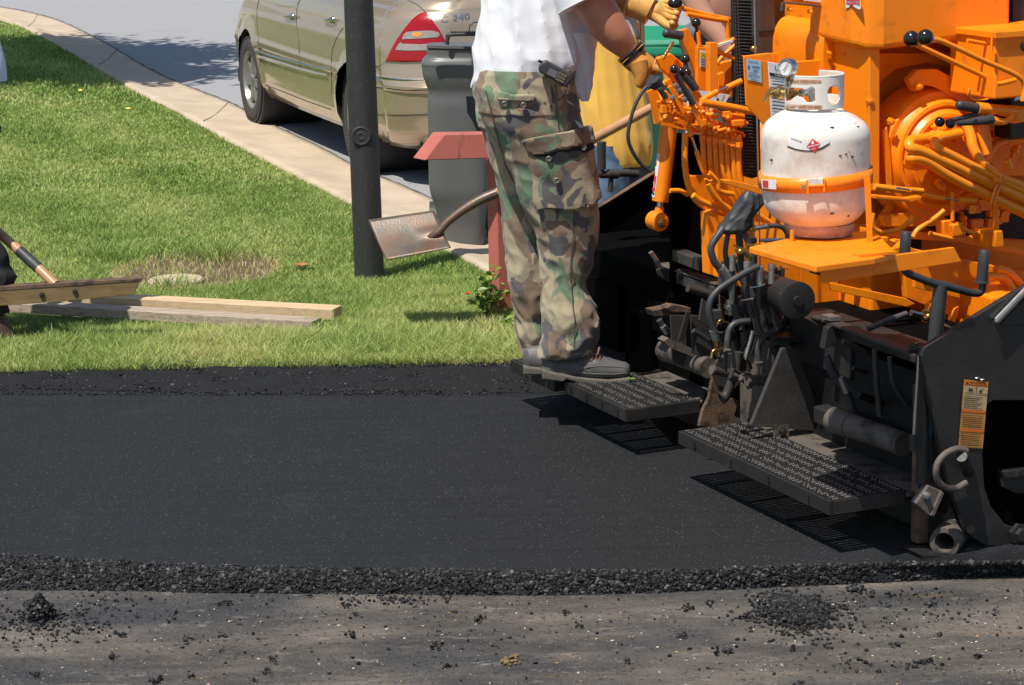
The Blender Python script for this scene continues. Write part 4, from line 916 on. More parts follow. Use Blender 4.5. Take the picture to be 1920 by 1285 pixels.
# boots
def boot(name, P, sole, ank, m, par, Yd, wd=.05, sm='boot_sole', n=5):
    """P: traced side outline rows (x, ytop, ysole); width wd"""
    vs = []; seg = 20; sp = []
    xs = [p[0] for p in P]; N_ = 36
    for i in range(N_):
        t = i/(N_-1); x = xs[0]+(xs[-1]-xs[0])*t; yt = np.interp(x, xs, [p[1] for p in P]); yb = np.interp(x, xs, [p[2] for p in P])
        a, b = onY(x, yt, Yd), onY(x, yb, Yd); c = (a+b)/2; h = (a-b).length/2
        w_ = wd*(min(1, math.sin(min(1, t*5)*math.pi/2)+.35))*(.82+.3*math.exp(-((t-.7)/.22)**2))*(1 if t < .93 else math.sqrt(max(0.05, 1-((t-.93)/.07)**2*.8)))
        for q in range(seg):
            u_ = 2*math.pi*q/seg; ex_ = .75; ct = math.copysign(abs(math.cos(u_))**ex_, math.cos(u_)); st = math.copysign(abs(math.sin(u_))**ex_, math.sin(u_))
            k_ = (.62+.38*(1-max(0, st))**1) if st > 0 else 1
            vs.append(c+V3((0, 1, 0))*w_*ct*k_+Z*h*st)
    mb = MB(); mb.add(vs, [[i*seg+q, i*seg+(q+1) % seg, (i+1)*seg+(q+1) % seg, (i+1)*seg+q] for i in range(N_-1) for q in range(seg)], True)
    mb.f += [list(range(seg)), [(N_-1)*seg+q for q in range(seg)][::-1]]; mb.sm += [False]*2
    bo = mb.build(name, m, par)
    mb = MB(); pts = [onY(x, y, Yd) for x, y in sole]; top = []
    k_ = len(pts)//2
    mb.prism([p+V3((0, -wd-.006, 0)) for p in pts], V3((0, 2*wd+.012, 0))); mb.build('sole', M[sm], bo, .006)
    return bo
PB = [(1016, 672, 703), (1030, 665, 706), (1060, 664, 708), (1095, 661, 709), (1108, 657, 710), (1120, 658, 710), (1135, 668, 709), (1150, 674, 708), (1165, 678, 708), (1175, 680, 707), (1180, 684, 706)]
PBS = pp('1016,688 1040,694 1075,700 1100,704 1140,706 1181,703 1181,711 1160,714 1120,716 1085,713 1062,706 1055,711 1040,709 1016,706')
nb1 = boot('boot', PB, PBS, None, M['boot'], op, YN, .048)
mb = MB()
for k_, (x, y) in enumerate(((1110, 659), (1116, 663), (1123, 668), (1129, 673))):
    p = onY(x, y, YN); mb.tube(smoothpath([p+V3((0, -.03, -.004)), p+V3((.004, 0, .004)), p+V3((0, .03, -.004))], 4), .0042, 6)
q = onY(1114, 662, YN-.02)
for d in ((-.02, -.012), (.02, -.02), (-.012, .012), (.018, .01)): mb.tube(smoothpath([q, q+V3((d[0], -.012, d[1]+.012)), q+V3((d[0]*.6, -.02, d[1]-.012)), q+V3((d[0]*.2, -.014, 0))], 4), .0036, 6)
mb.build('lace', M['lace'], nb1)
bb1 = bvh_of(nb1); mb = MB()
for q_ in ('1072,674 1085,681 1095,690 1105,699', '1095,690 1120,687 1150,688 1172,690', '1100,664 1096,676 1092,688', '1018,684 1040,690 1072,697 1105,701 1150,702 1176,700', '1040,668 1042,685'): surfline(mb, bb1, pp(q_), .0022, .001)
mb.build('boot_seam', M['boot_sole'], nb1)
PF = [(981, 655, 690), (990, 650, 692), (1010, 648, 694), (1035, 650, 694), (1060, 662, 694), (1085, 672, 693), (1100, 676, 692)]
boot('boot', PF, pp('981,682 1020,686 1102,684 1102,694 1060,697 1020,698 981,698'), None, M['boot'], op, YF, .046)
# gloves: palm and five separate fingers
def glove(par, wrist, palm, fingers, m, wr=.036, rf=.016):
    vs = [wrist[0], wrist[1], palm[0], palm[1]]; ed = [(0, 1), (1, 2), (2, 3)]; rad = [(wr*1.15, wr*1.15), (wr, wr*.9), (.046, .036), (.048, .034)]
    for f in fingers:
        prev = 3 if not f[0] == 't' else 2
        for k_, p in enumerate(f[1]):
            vs.append(p); ed.append((prev, len(vs)-1)); prev = len(vs)-1; r = rf*(1.12 if f[0] == 't' else 1)*(1-.07*k_); rad.append((r, r))
    return skin('glove', vs, ed, rad, m, par, 2, 1)
o = oY
fg = []
for k_, (dx, dy, dz) in enumerate(((10, -6, .045), (6, 4, .018), (-2, 12, -.010), (-12, 20, -.036))):
    y0 = 118+dy*.5
    fg.append(('f', [o(1236+dx*.6, y0-4, -.14-dz*-1-.01+0), o(1256+dx, y0+2, -.14+dz), o(1264+dx, y0+20, -.15+dz), o(1254+dx, y0+36, -.165+dz)][1:] if False else [o(1240+dx, y0, -.14+dz), o(1260+dx, y0+6, -.145+dz), o(1264+dx, y0+24, -.155+dz), o(1252+dx, y0+36, -.165+dz)]))
fg.append(('t', [o(1208, 136, -.19), o(1206, 150, -.2), o(1200, 160, -.2), o(1197, 166, -.2)]))
g1 = glove(op, [o(1184, 100, -.14), o(1197, 114, -.14)], [o(1213, 124, -.14), o(1232, 126, -.14)], fg, M['glove'], .044)
mb = MB(); sp = smoothpath([o(1178, 98, -.14), o(1190, 112, -.14), o(1204, 122, -.14)], 8); mb.tube(sp, list(np.linspace(.047, .040, len(sp))), 32); T2 = smoothpath([o(1196, 118, -.19), o(1202, 142, -.2), o(1199, 160, -.2)], 5); mb.tube(T2, list(np.linspace(.034, .02, len(T2))), 20); cf_ = mb.build('glove_cuff', M['glove'], g1)
mb = MB(); wv_ = (o(1192, 108, -.14)-o(1172, 88, -.14)).normalized(); mb.lathe(o(1186, 101, -.14), wv_, [(-.014, .046), (-.014, .053), (.010, .052), (.010, .044)], 32, False); wt_ = mb.build('wristwatch', M['plastic_black'], g1)
fg = []
for k_, dd_ in enumerate((.05, .02, -.01, -.036)):
    y0 = 8+k_*9
    fg.append(('f', [o(1246+k_*2, y0-4, .16+dd_*.3), o(1264, y0-3, .13), o(1276-k_*3, y0+4, .10), o(1268-k_*4, y0+12, .085)]))
fg.append(('t', [o(1235, 36, .14), o(1250, 48, .12), o(1262, 52, .11), o(1272, 44, .10)]))
g2 = glove(op, [o(1186, 2, .2), o(1202, 8, .19)], [o(1218, 18, .18), o(1236, 24, .17)], fg, M['glove_light'], .05, .016)
mb = MB(); sp = smoothpath([o(1184, 4, .2), o(1200, 8, .19), o(1222, 18, .18)], 8); mb.tube(sp, list(np.linspace(.055, .058, len(sp))), 32); mb.build('glove_cuff', M['glove_light'], g2)
# radio clipped at the waist (its own thing)
rc_ = oY(1040, 140, -.19); rad_ = thing('two_way_radio', rc_, 'black handheld two-way radio clipped to the waistband under the white shirt hem', 'radio')
a, b = oY(1014, 126, -.19), oY(1066, 152, -.19); ax = (b-a).normalized(); up_ = V3((-ax.z, 0, ax.x)); mb = MB()
mb.prism([a+up_*.022, a+ax*.01+up_*.028, b+up_*.024, b+ax*.008-up_*.002, b-up_*.026, a-up_*.018, a-ax*.008], V3((0, .045, 0))); rb = mb.build('case', M['rubber'], rad_, .006)
mb = MB(); mb.tube([a+up_*.015+V3((0, .02, 0)), oY(1009, 114, -.17)], .005, 8); mb.build('antenna', M['plastic_black'], rad_)
mb = MB(); c = a.lerp(b, .42)-V3((0, .001, 0)); mb.box(c, ax*.016, V3((0, .002, 0)), up_*.012); mb.build('screen', paint('radio_screen', (.13, .13, .15), .25), rad_)
mb = MB()
for i in range(4):
    for j in range(3): mb.box(a.lerp(b, .68)+ax*(i*.008-.006)+up_*(j*.011-.012)-V3((0, .001, 0)), ax*.0028, V3((0, .002, 0)), up_*.004)
mb.build('keypad', paint('radio_keys', (.16, .14, .08), .6), rad_)
# ---- worker in yellow shirt
yw = G(1160, 602); YW = yw.y
def wY(x, y, d=0): return onY(x, y, YW+d)
J = dict(pelvis=wY(1160, 250), waist=wY(1155, 160), chest=wY(1150, 10), neck=wY(1150, -60), head0=wY(1152, -90), head1=wY(1156, -135), shR=wY(1120, 10, -.12), elR=wY(1125, 60, .05), wrR=wY(1160, 130, .14), shL=wY(1180, 10, .14), elL=wY(1190, 100, .2), wrL=wY(1200, 180, .2),
         hipR=wY(1140, 280), knR=wY(1145, 430, -.03), anR=wY(1140, 580), toR=wY(1170, 612, -.08), hipL=wY(1180, 280, .06), knL=wY(1185, 430, .06), anL=wY(1180, 580, .06), toL=wY(1210, 612), face=V3((.5, -.8, -.3)).normalized())
ye, yb = body('person', 'person in loose yellow T-shirt and blue jeans behind the far end of the paver', 'person', yw, J, M['skin'])
mb = MB(); loft(mb, [(1095, 1190, -58), (1075, 1202, -40), (1070, 1206, 0), (1075, 1208, 47), (1078, 1209, 93), (1082, 1213, 160), (1088, 1219, 230), (1096, 1222, 275), (1103, 1218, 300), (1106, 1215, 308)], YW, .8, 150, 90, folds(.014, 44, .9, 3.5, .06)); sh_ = mb.build('shirt', M['yellow_shirt'], ye)
bs_ = bvh_of(sh_); 
M['trim_grey'] = paint('shirt_print_grey', (.13, .13, .15), .8)
patch('shirt_print', bs_, pp('1166,22 1184,20 1194,38 1197,62 1199,72 1192,74 1188,55 1180,38 1166,34'), M['trim_grey'], sh_, .004, 4)
patch('shirt_print', bs_, pp('1164,36 1178,38 1186,56 1190,76 1184,77 1180,58 1174,46 1164,42'), M['white_shirt'], sh_, .004, 4)
patch('shirt_print', bs_, pp('1108,50 1118,56 1120,76 1110,80'), M['trim_grey'], sh_, .004, 4)
patch('side_stripe', bs_, pp('1200,30 1207,40 1208,93 1212,163 1218,233 1220,270 1213,275 1210,233 1204,163 1200,93'), paint('pale_khaki', (.62, .5, .22), .85), sh_, .004, 4)
mb = MB(); loft(mb, [(1108, 1178, 270, -.05), (1108, 1178, 330, -.05), (1112, 1172, 430, -.05), (1116, 1166, 520, -.04), (1118, 1164, 590, -.02), (1118, 1164, 604, -.02)], YW, .9, 90, 50, folds(.009, 3, 8)); loft(mb, [(1150, 1216, 270, .08), (1152, 1218, 330, .08), (1156, 1214, 430, .08), (1160, 1208, 520, .07), (1160, 1204, 590, .06), (1160, 1204, 602, .06)], YW, .9, 90, 50, folds(.009, 13, 8)); mb.build('jeans', M['jeans'], ye)
for x, d in ((1125, -.05), (1168, .06)): boot('boot', [(x, 585, 614), (x+12, 582, 616), (x+24, 588, 618), (x+45, 600, 618), (x+60, 606, 616)], [(x, 610), (x+60, 612), (x+60, 620), (x, 618)], None, M['brown_boot'], ye, YW+d, .045)
# ---- worker beyond the machine: a bare arm reaching down, grey clothes
D3 = 10.6; b3 = onY(1400, 560, D3); b3.z = 0
def tY(x, y, d=0): return onY(x, y, D3+d)
J = dict(pelvis=tY(1345, 210), waist=tY(1345, 110), chest=tY(1335, -20), neck=tY(1330, -90), head0=tY(1328, -115), head1=tY(1325, -160), shR=tY(1295, -40, -.15), elR=tY(1318, 35, -.2), wrR=tY(1362, 92, -.25), shL=tY(1375, -40, .15), elL=tY(1400, 60, .15), wrL=tY(1390, 130, 0),
         hipR=tY(1325, 240), knR=tY(1325, 390), anR=tY(1325, 545), toR=tY(1350, 570), hipL=tY(1370, 240), knL=tY(1370, 390), anL=tY(1370, 545), toL=tY(1395, 570), face=V3((.4, -.8, -.4)).normalized())
p3, pb3 = body('person', 'person beyond the control levers, one bare forearm reaching down, in grey clothes', 'person', b3, J, M['skin_pale'])
mb = MB(); mb.tube(smoothpath([tY(1292, -30, -.2), tY(1315, 28, -.22), tY(1345, 66, -.24), tY(1370, 100, -.25)], 6), list(np.interp(np.linspace(0, 1, 19), [0, .4, 1], [.055, .05, .036])), 24); mb.build('forearm', M['skin_pale'], pb3)
mb = MB(); loft(mb, [(1300, 1380, -88), (1290, 1395, -50), (1322, 1392, 0), (1328, 1390, 30), (1330, 1388, 45)], D3, .8, 60, 50, folds(.012, 4, 5)); mb.build('shirt', M['grey_cloth'], p3)
mb = MB(); loft(mb, [(1305, 1380, 38), (1275, 1380, 60), (1285, 1380, 110), (1300, 1390, 240), (1305, 1388, 400), (1308, 1385, 560)], D3, .7, 100, 50, folds(.012, 14, 6)); mb.build('trousers', M['grey_cloth'], p3)
# ---- worker at the left edge
lw = G(-55, 648); YL = lw.y
def lY(x, y, d=0): return onY(x, y, YL+d)
J = dict(pelvis=lY(-60, 240), waist=lY(-62, 160), chest=lY(-60, -10), neck=lY(-55, -80), head0=lY(-52, -110), head1=lY(-45, -155), shR=lY(-60, 0, -.18), elR=lY(-18, 130, -.2), wrR=lY(-45, 260, -.2), shL=lY(-60, 0, .18), elL=lY(-60, 130, .25), wrL=lY(-95, 240, .1),
         hipR=lY(-55, 280, -.05), knR=lY(-30, 460, -.05), anR=lY(-30, 600, -.05), toR=lY(5, 636, -.05), hipL=lY(-75, 280, .12), knL=lY(-80, 450, .12), anL=lY(-85, 590, .12), toL=lY(-50, 620, .12), face=V3((.8, -.2, -.5)).normalized())
lp, lb = body('person', 'worker cut off by the left edge, with dark trousers and a brown boot', 'person', lw, J, M['skin'])
mb = MB(); loft(mb, [(-100, -20, -75), (-115, -8, -40), (-112, -6, 40), (-108, -10, 120), (-105, -12, 200), (-105, -10, 250)], YL, .8, 80, 50, folds(.01, 4, 5)); sp = smoothpath([lY(-58, -10, -.17), lY(-40, 60, -.19), lY(-24, 118, -.2), lY(-22, 150, -.2)], 6); mb.tube(sp, [.07+.006*(i/18) for i in range(19)], 30); mb.build('shirt', paint('pale_blue_shirt', (.62, .68, .8), .85), lp)
mb = MB(); loft(mb, [(-112, -2, 240, 0), (-95, -8, 290, -.03), (-80, -12, 350, -.05), (-62, -10, 420, -.05), (-52, -2, 455, -.05), (-48, 13, 480, -.05), (-46, 15, 500, -.05), (-46, 26, 515, -.05), (-50, 24, 532, -.05), (-58, 12, 550, -.05), (-56, 14, 585, -.05)], YL, .8, 120, 60, folds(.012, 24, 8)); loft(mb, [(-125, -30, 260, .12), (-115, -35, 400, .12), (-112, -50, 520, .12), (-110, -60, 585, .12)], YL, .8, 80, 50, folds(.01, 34, 8)); mb.build('trousers', M['dark_cloth'], lp)
boot('boot', [(-58, 572, 640), (-40, 568, 642), (-15, 570, 643), (5, 582, 643), (18, 606, 643), (28, 624, 642)], pp('-58,636 28,636 29,646 -58,646'), None, M['brown_boot'], lp, YL-.05, .05)
boot('boot', [(-112, 560, 618), (-90, 556, 620), (-70, 562, 620), (-45, 590, 620), (-30, 606, 619)], pp('-112,614 -30,614 -30,622 -112,622'), None, M['brown_boot'], lp, YL+.12, .05)
# ---- asphalt lute held by the worker at the left
DL = YL-.12; lu = thing('asphalt_lute', onY(100, 538, DL), 'long wooden board lute with a slanted handle held above the lumber at the left edge', 'lute')
M['lute_wood'] = paint('worn_lute_board', (.20, .13, .055), .6, var=.3, scale=8, stretch=(1, 4, 4), dirt=(.05, .03, .015), dirt_amt=.7, dscale=9, bump=.2)
mb = MB(); mb.prism([onY(x, y, DL) for x, y in pp('-420,575 0,545 120,538 262,528 251,553 100,567 0,574 -420,604')], V3((0, .012, 0))); bl = mb.build('board', M['lute_wood'], lu, .002)
mb = MB(); mb.prism([onY(x, y, DL-.002) for x, y in pp('-420,566 0,538 120,530 266,522 264,528 120,538 0,546 -420,575')], V3((0, .05, 0))); mb.build('stiffener', M['rusty'], lu, .002)
mb = MB(); mb.tube([onY(-160, 300, DL+.35), onY(36, 470, DL+.12)], .021, 16); mb.build('handle', M['wood_handle'], lu)
mb = MB(); mb.tube([onY(36, 470, DL+.12), onY(72, 503, DL+.07)], .024, 16); mb.build('grip', M['rubber'], lu)
mb = MB(); mb.tube([onY(68, 499, DL+.075), onY(104, 534, DL+.02)], .021, 16); mb.build('ferrule', M['wood_handle'], lu)
for x, y in ((141, 547), (79, 553)):
    c = onY(x, y, DL); mb = MB(); mb.lathe(c, V3((0, -1, 0)), [(0, .012), (.008, .012), (.009, .008), (.009, 0)], 6); mb.build('bolt', M['black'], lu)
# ================================================ asphalt paver
pav = thing('asphalt_paver', uvz(.6, -1.45, 0), 'orange road paver with a black screed and two rear steps, at the right', 'paver')
def PV(s, v): return [onv(t[0], t[1], t[2] if len(t) > 2 else v) for t in pp(s)]
def PZ(s, z): return [G(t[0], t[1], z) for t in pp(s)]
def plate(name, s, v, th, m, par=pav, bev=.002, b=True):
    mb = MB(); mb.prism(PV(s, v), -V*th); return mb.build(name, M[m], par, bev)
def T(mb, s, v, r, seg=12, n=6, sm=True):
    P = PV(s, v); k = pxs(P[0]); P2 = smoothpath(P, n) if sm else P
    if isinstance(r, (list, tuple)): rr = [a/k for a in np.interp(np.linspace(0, 1, len(P2)), np.linspace(0, 1, len(r)), r)]
    else: rr = r/k
    mb.tube(P2, rr, seg); return mb
def tube(name, s, v, r, m, par=pav, **kw): return T(MB(), s, v, r, **kw).build(name, M[m], par)
def box(mb, u0_, u1, v0, v1, z0, z1): return mb.box(uvz((u0_+u1)/2, (v0+v1)/2, (z0+z1)/2), U*(u1-u0_)/2, V*(v1-v0)/2, Z*(z1-z0)/2)
def bolts(name, pts, v, m='orange', r=5, par=pav, ax=None):
    for x, y in pts:
        c = onv(x, y, v); k = pxs(c); mb = MB(); mb.lathe(c, ax or V, [(-.004, r/k*1.35), (.003, r/k*1.35), (.003, r/k), (.014, r/k), (.015, r/k*.8), (.015, 0)], 6, False); mb.build(name, M[m], par)
# ---------------- screed
mb = MB(); box(mb, .14, .56, -2.84, -.07, .03, .53); mb.build('screed_body', M['shade_black'], pav, .006)
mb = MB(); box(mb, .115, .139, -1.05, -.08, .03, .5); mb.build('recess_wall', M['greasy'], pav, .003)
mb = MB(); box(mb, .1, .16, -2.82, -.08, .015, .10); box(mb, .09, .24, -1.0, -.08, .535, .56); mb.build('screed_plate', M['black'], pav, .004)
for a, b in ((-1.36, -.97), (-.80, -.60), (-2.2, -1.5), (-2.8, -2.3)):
    mb = MB(); box(mb, .118, .137, a, b, .06 if a < -1.3 else .14, .42); mb.build('heat_shield', M['dusty' if a > -1.4 else 'shade_black'], pav, .003)
mb = MB(); mb.prism(PV('1598,686 1640,712 1700,750 1700,838 1615,790', -.62), -V*.01); mb.build('rear_panel', M['dusty'], pav)
# near end gate
gate = plate('end_gate', '1733,652 1920,538 2120,418 2300,418 2300,751 1862,751 1850,760 1842,850 1846,915 1858,950 1885,984 1925,998 2300,1000 2300,1046 1990,1046 1900,1022 1849,1024 1826,1010 1814,999 1798,960 1783,912 1761,825 1742,745 1735,703 1729,668', 0, .022, 'black')
mb = MB(); mb.prism(PV('1800,740 2300,740 2300,1040 1830,1020 1800,930', -.10), -V*.02); mb.build('inner_gate', M['black'], pav)
plate('skid_shoe', '1725,1040 1850,1046 2300,1048 2300,1056 1800,1056 1730,1050', .01, .12, 'black')
mb = MB(); T(mb, '1868,602 1921,547 2000,465', .012, 7, sm=False)
g_ = mb.build('grip_bar', M['zinc'], gate); mb = MB()
for i in range(60):
    t = i/59; c = onv(1868+132*t, 602-137*t, .025); mb.ball(c, .0065, 6, 4)
mb.build('grip_knob', M['zinc'], g_)
plate('gusset_plate', '1876,610 1921,560 2100,500 2100,612', .004, .004, 'black', gate)
mb = MB(); mb.prism(PV('1874,896 1920,884 2000,884 2000,925 1905,925 1878,912', -.05), -V*.03); mb.prism(PV('1882,886 1930,880 1930,892 1884,896', -.03), -V*.05); T(mb, '1905,882 1905,892', -.04, 9, sm=False); mb.build('slide_bracket', M['black'], pav)
mb = MB(); c = onv(1908, 1000, .002); mb.lathe(c, V, [(0, .034), (.015, .034), (.015, .022), (.03, .02), (.03, 0)], 6, False); mb.build('hex_bolt', M['black'], gate)
mb = MB(); c = onv(1905, 772, .002); 
# warning label
lb = mesh('warning_label', [p+V*.004 for p in PV('1806,711 1852,716 1841,841 1795,838', 0)], [[0, 3, 2, 1]], M['label_tan'], gate)
def quad(name, s, v, off, m, par): return mesh(name, [p+V*off for p in PV(s, v)], [[0, 3, 2, 1]], M[m], par)
quad('label_field', '1807,722 1851,726 1847,770 1803,766', 0, .0046, 'label_cream', lb)
for s in ('1808,713 1851,718 1850,724 1807,720', '1802,766 1847,770 1846,775 1801,771', '1799,802 1844,805 1843,811 1798,808'): quad('label_band', s, 0, .0052, 'ink_orange', lb)
a, b, c = [onv(x, y, 0)+V*.0058 for x, y in ((1816, 718.5), (1847, 721.5), (1816, 713.8))]; text('label_text', 'WARNING', a, b-a, c-a, (b-a).length, (c-a).length, M['ink'], lb)
mb = MB(); mb.prism([p+V*.0056 for p in PV('1809,719 1814,719.5 1811.7,714.5', 0)], V*.0004)
for s in ('1811,732 1823,733 1820,727 1818,730 1816,726 1814,731', '1833,735 1840,736 1838,731 1843,727 1836,731', '1828.6,724 1829.2,724 1828.6,736 1828,736', '1807,735.5 1849,739 1849,739.8 1807,736.3'): mb.prism([p+V*.0056 for p in PV(s, 0)], V*.0004)
for i in range(7): y = 742+i*3.6; mb.prism([p+V*.0056 for p in PV(f'{1806-i*.3},{y} {1840-(i%3)*5},{y+2.6} {1840-(i%3)*5},{y+3.6} {1806-i*.3},{y+1}', 0)], V*.0003)
for i in range(7): y = 777+i*3.4; mb.prism([p+V*.0056 for p in PV(f'{1803-i*.3},{y} {1842-(i%3)*3},{y+3} {1842-(i%3)*3},{y+3.9} {1803-i*.3},{y+.9}', 0)], V*.0003)
for i in range(7): y = 812+i*3.4; mb.prism([p+V*.0056 for p in PV(f'{1800-i*.3},{y} {1838-(i%3)*3},{y+3} {1838-(i%3)*3},{y+3.9} {1800-i*.3},{y+.9}', 0)], V*.0003)
mb.build('label_print', M['ink'], lb)
mb = MB()
for x, y in ((1832, 709), (1842, 712)): mb.ball(onv(x, y, .004), .005, 8, 6, (1.6, 1, .6))
mb.build('label_clip', M['zinc'], lb)
# shackle, corner post, pipe end, tie rod
mb = MB(); T(mb, '1812,846 1795,842 1772,852 1757,872 1757,898 1772,914 1792,916 1812,905', .05, 6.5, seg=14, n=8); sh2 = mb.build('shackle', M['dusty'], pav)
mb = MB(); mb.tube([onv(1803, 856, .06), onv(1818, 886, .0)], .017, 14); mb.build('shackle_pin', M['black'], sh2)
plate('corner_bracket', '1717,945 1741,910 1769,922 1752,968 1742,968', -.02, .03, 'dusty', bev=.004); bolts('hex_bolt', [(1736, 928)], -.018, 'zinc', 6)
plate('corner_bracket', '1765,922 1771,925 1752,969 1745,967', -.012, .03, 'dusty')
mb = MB(); box(mb, .02, .06, -.14, -.10, .01, .5); mb.build('corner_post', M['rusty'], pav, .004)
mb = MB(); c = onv(1771, 1017, -.02); k = 1/pxs(c); d = (-U*.75+V*.66).normalized(); mb.lathe(c, d, [(-.12, 29*k), (.0, 29*k), (.003, 28*k), (.003, 19*k), (0, 18.5*k), (-.12, 18*k)], 32, False); mb.build('pipe_end', M['dusty'], pav)
tube('tie_rod', '1723,665 1718,740 1713,815', -.03, 2.6, 'zinc', sm=False); tube('tie_rod_end', '1713,815 1711,845', -.03, 7, 'black', sm=False)
tube('hose_guard', '1741,700 1742,770 1743,860', -.06, 9, 'black')
mb = MB(); T(mb, '1729,655 1731,840 1728,905', -.05, 12, sm=False); mb.build('side_rail', M['black'], pav)
for i in range(14): pass
mb = MB()
for i in range(14): c = onv(1742.5, 730+i*2.6, -.055); mb.lathe(c-Z*.001, Z, [(0, .013), (.002, .0155), (.004, .013)], 14, False)
mb.build('spring', M['zinc'], pav)
# ---------------- two steps with perforated grip treads
def step(v0, v1, label, uo=-.27, ub=.0, z=.176, th=.045):
    mb = MB(); w_ = .008; r = []
    box(mb, uo, uo+.012, v0, v1, z-th, z); box(mb, uo, ub, v0, v0+w_, z-th, z); box(mb, uo, ub, v1-w_, v1, z-th, z)
    box(mb, ub-.01, ub, v0, v1, z-th, z-.002)
    for i in range(4): vv = v0+(v1-v0)*(i+.5)/4; box(mb, uo, ub, vv-.01, vv+.01, z-th, z-.012)
    fr = mb.build('step', M['black'], pav, .002)
    tr_ = MB(); n_ = int((v1-v0)/.021)
    for i in range(n_):
        vv = v0+w_+(v1-v0-2*w_)*(i+.5)/n_; box(tr_, uo+.013, ub-.011, vv-.0078, vv+.0078, z-.006, z+.0005)
    tr_.build('tread', M['black'], fr)
    nb = MB(); rnd = random.Random(4)
    for j in range(6):
        uu = uo+.028+j*(ub-uo-.055)/5
        for i in range(n_):
            vv = v0+w_+(v1-v0-2*w_)*(i+.5)/n_
            for k_ in (-1, 0, 1):
                if rnd.random() < .18: continue
                c = uvz(uu+k_*.0075, vv+rnd.uniform(-.001, .001), z); r_ = .0038; nb.add([c+U*r_, c+V*r_*1.4, c-U*r_, c-V*r_*1.4, c+Z*.0055+U*.001], [[0, 1, 4], [1, 2, 4], [2, 3, 4], [3, 0, 4]])
    nb.build('grip_teeth', M['teeth'], fr)
M['teeth'] = paint('worn_grip_teeth', (.075, .072, .068), .34, .6, var=.4, scale=60)
M['tape'] = paint('blue_tape', (.01, .10, .16), .5)
tube('blue_tape', '1742,752 1744,790 1740,820', -.055, [7, 9.5, 6], 'tape')
step(-1.09, -.13, 'near'); step(-1.93, -1.43, 'far', -.29)
step(-2.36, -1.97, 'ext', -.31, -.05, .172)
mb = MB(); box(mb, -.005, .14, -1.06, -.12, .155, .170); mb.build('deck_plate', M['dusty'], pav, .002)
mb = MB(); mb.prism([p-Z*.012 for p in PZ('1192,706 1255,694 1330,725 1316,752 1240,757', .172)], Z*.01); mb.build('deck_plate', M['dusty'], pav, .002)
mb = MB(); box(mb, -.02, .14, -2.83, -1.95, .15, .165); mb.build('deck_plate', M['black'], pav, .002)
plate('step_bracket', '1398,795 1480,795 1480,820 1452,820 1452,801 1398,801', -.86, .01, 'dusty'); bolts('hex_bolt', [(1467, 809)], -.85, 'black', 6)
# ---------------- gussets, extension cylinders, joints
M['dusty2'] = paint('dark_scuffed_steel', (.032, .029, .027), .6, var=.3, scale=6, bump=.3, dirt=(.085, .07, .058), dirt_amt=.5, dscale=6, dlo=.45, dhi=.75)
plate('gusset_plate', '1467,654 1486,651 1492,656 1554,811 1408,799', -.86, .018, 'dusty2')
plate('gusset_plate', '1311,800 1318,770 1330,745 1337,705 1350,715 1365,744 1385,752 1372,800', -1.25, .018, 'rusty')
plate('gusset_plate', '1336,700 1345,676 1362,664 1382,661 1400,668 1412,690 1405,700 1372,735 1350,735', -1.18, .012, 'dusty2')
mb = MB(); mb.prism(PV('1318,560 1372,610 1412,700 1404,702 1360,640 1312,600', -1.35), -V*.012); mb.build('gusset_plate', M['dusty2'], pav)
cy = MB(); cy.tube([G(1563, 787, .28), G(1696, 834, .28)], .038, 24); cy.tube([G(1563, 787, .28), G(1597, 799, .28)], .041, 24); cy.build('extension_cylinder', M['dusty'], pav)
mb = MB(); c = G(1549, 779, .28); mb.box(c, V*.035, U*.028, Z*.028); mb.build('cylinder_clevis', M['black'], pav, .006); bolts('hex_bolt', [(1538, 772)], -.80, 'zinc', 7)
cy = MB(); cy.tube([G(1247, 656, .30), G(1330, 690, .30)], .037, 24); cy.tube([G(1247, 656, .30), G(1263, 662, .30)], .041, 24); cy.build('extension_cylinder', M['dusty'], pav)
mb = MB(); mb.prism(PV('1245,640 1254,634 1330,668 1345,672 1345,682 1325,680 1256,652', -1.45), -V*.05); mb.build('cylinder_guard', M['dusty'], pav)
tube('cross_tube', '1336,694 1376,702', -1.15, 8.5, 'dusty2', sm=False); tube('pipe_end', '1333.5,693.6 1337,694.2', -1.15, 9.5, 'dusty', sm=False)
mb = MB(); T(mb, '1383,660 1378,700 1372,712', -1.14, [11, 10, 9]); T(mb, '1372,712 1362,740 1353,748', -1.14, [9, 9, 12]); T(mb, '1370,700 1384,706', -1.13, 11, sm=False); mb.build('pivot_shaft', M['dusty2'], pav)
mb = MB(); T(mb, '1374,702 1395,712', -1.12, 6, sm=False); T(mb, '1390,705 1404,712 1400,722', -1.1, [10, 13, 9]); T(mb, '1400,714 1447,713', -1.05, 10.5, sm=False); T(mb, '1396,700 1406,728', -1.09, 6, sm=False); mb.build('drive_joint', M['dusty'], pav)
mb = MB(); c = onv(1493, 563, -.75); k = 1/pxs(c); ax = (V*.9-U*.1).normalized(); mb.lathe(c, ax, [(-.34, 27*k), (-.02, 34*k), (0, 36*k), (.01, 36*k), (.012, 33*k), (.012, 10*k), (.02, 9*k), (.02, 0)], 40, False); mb.build('auger_motor', M['black'], pav)
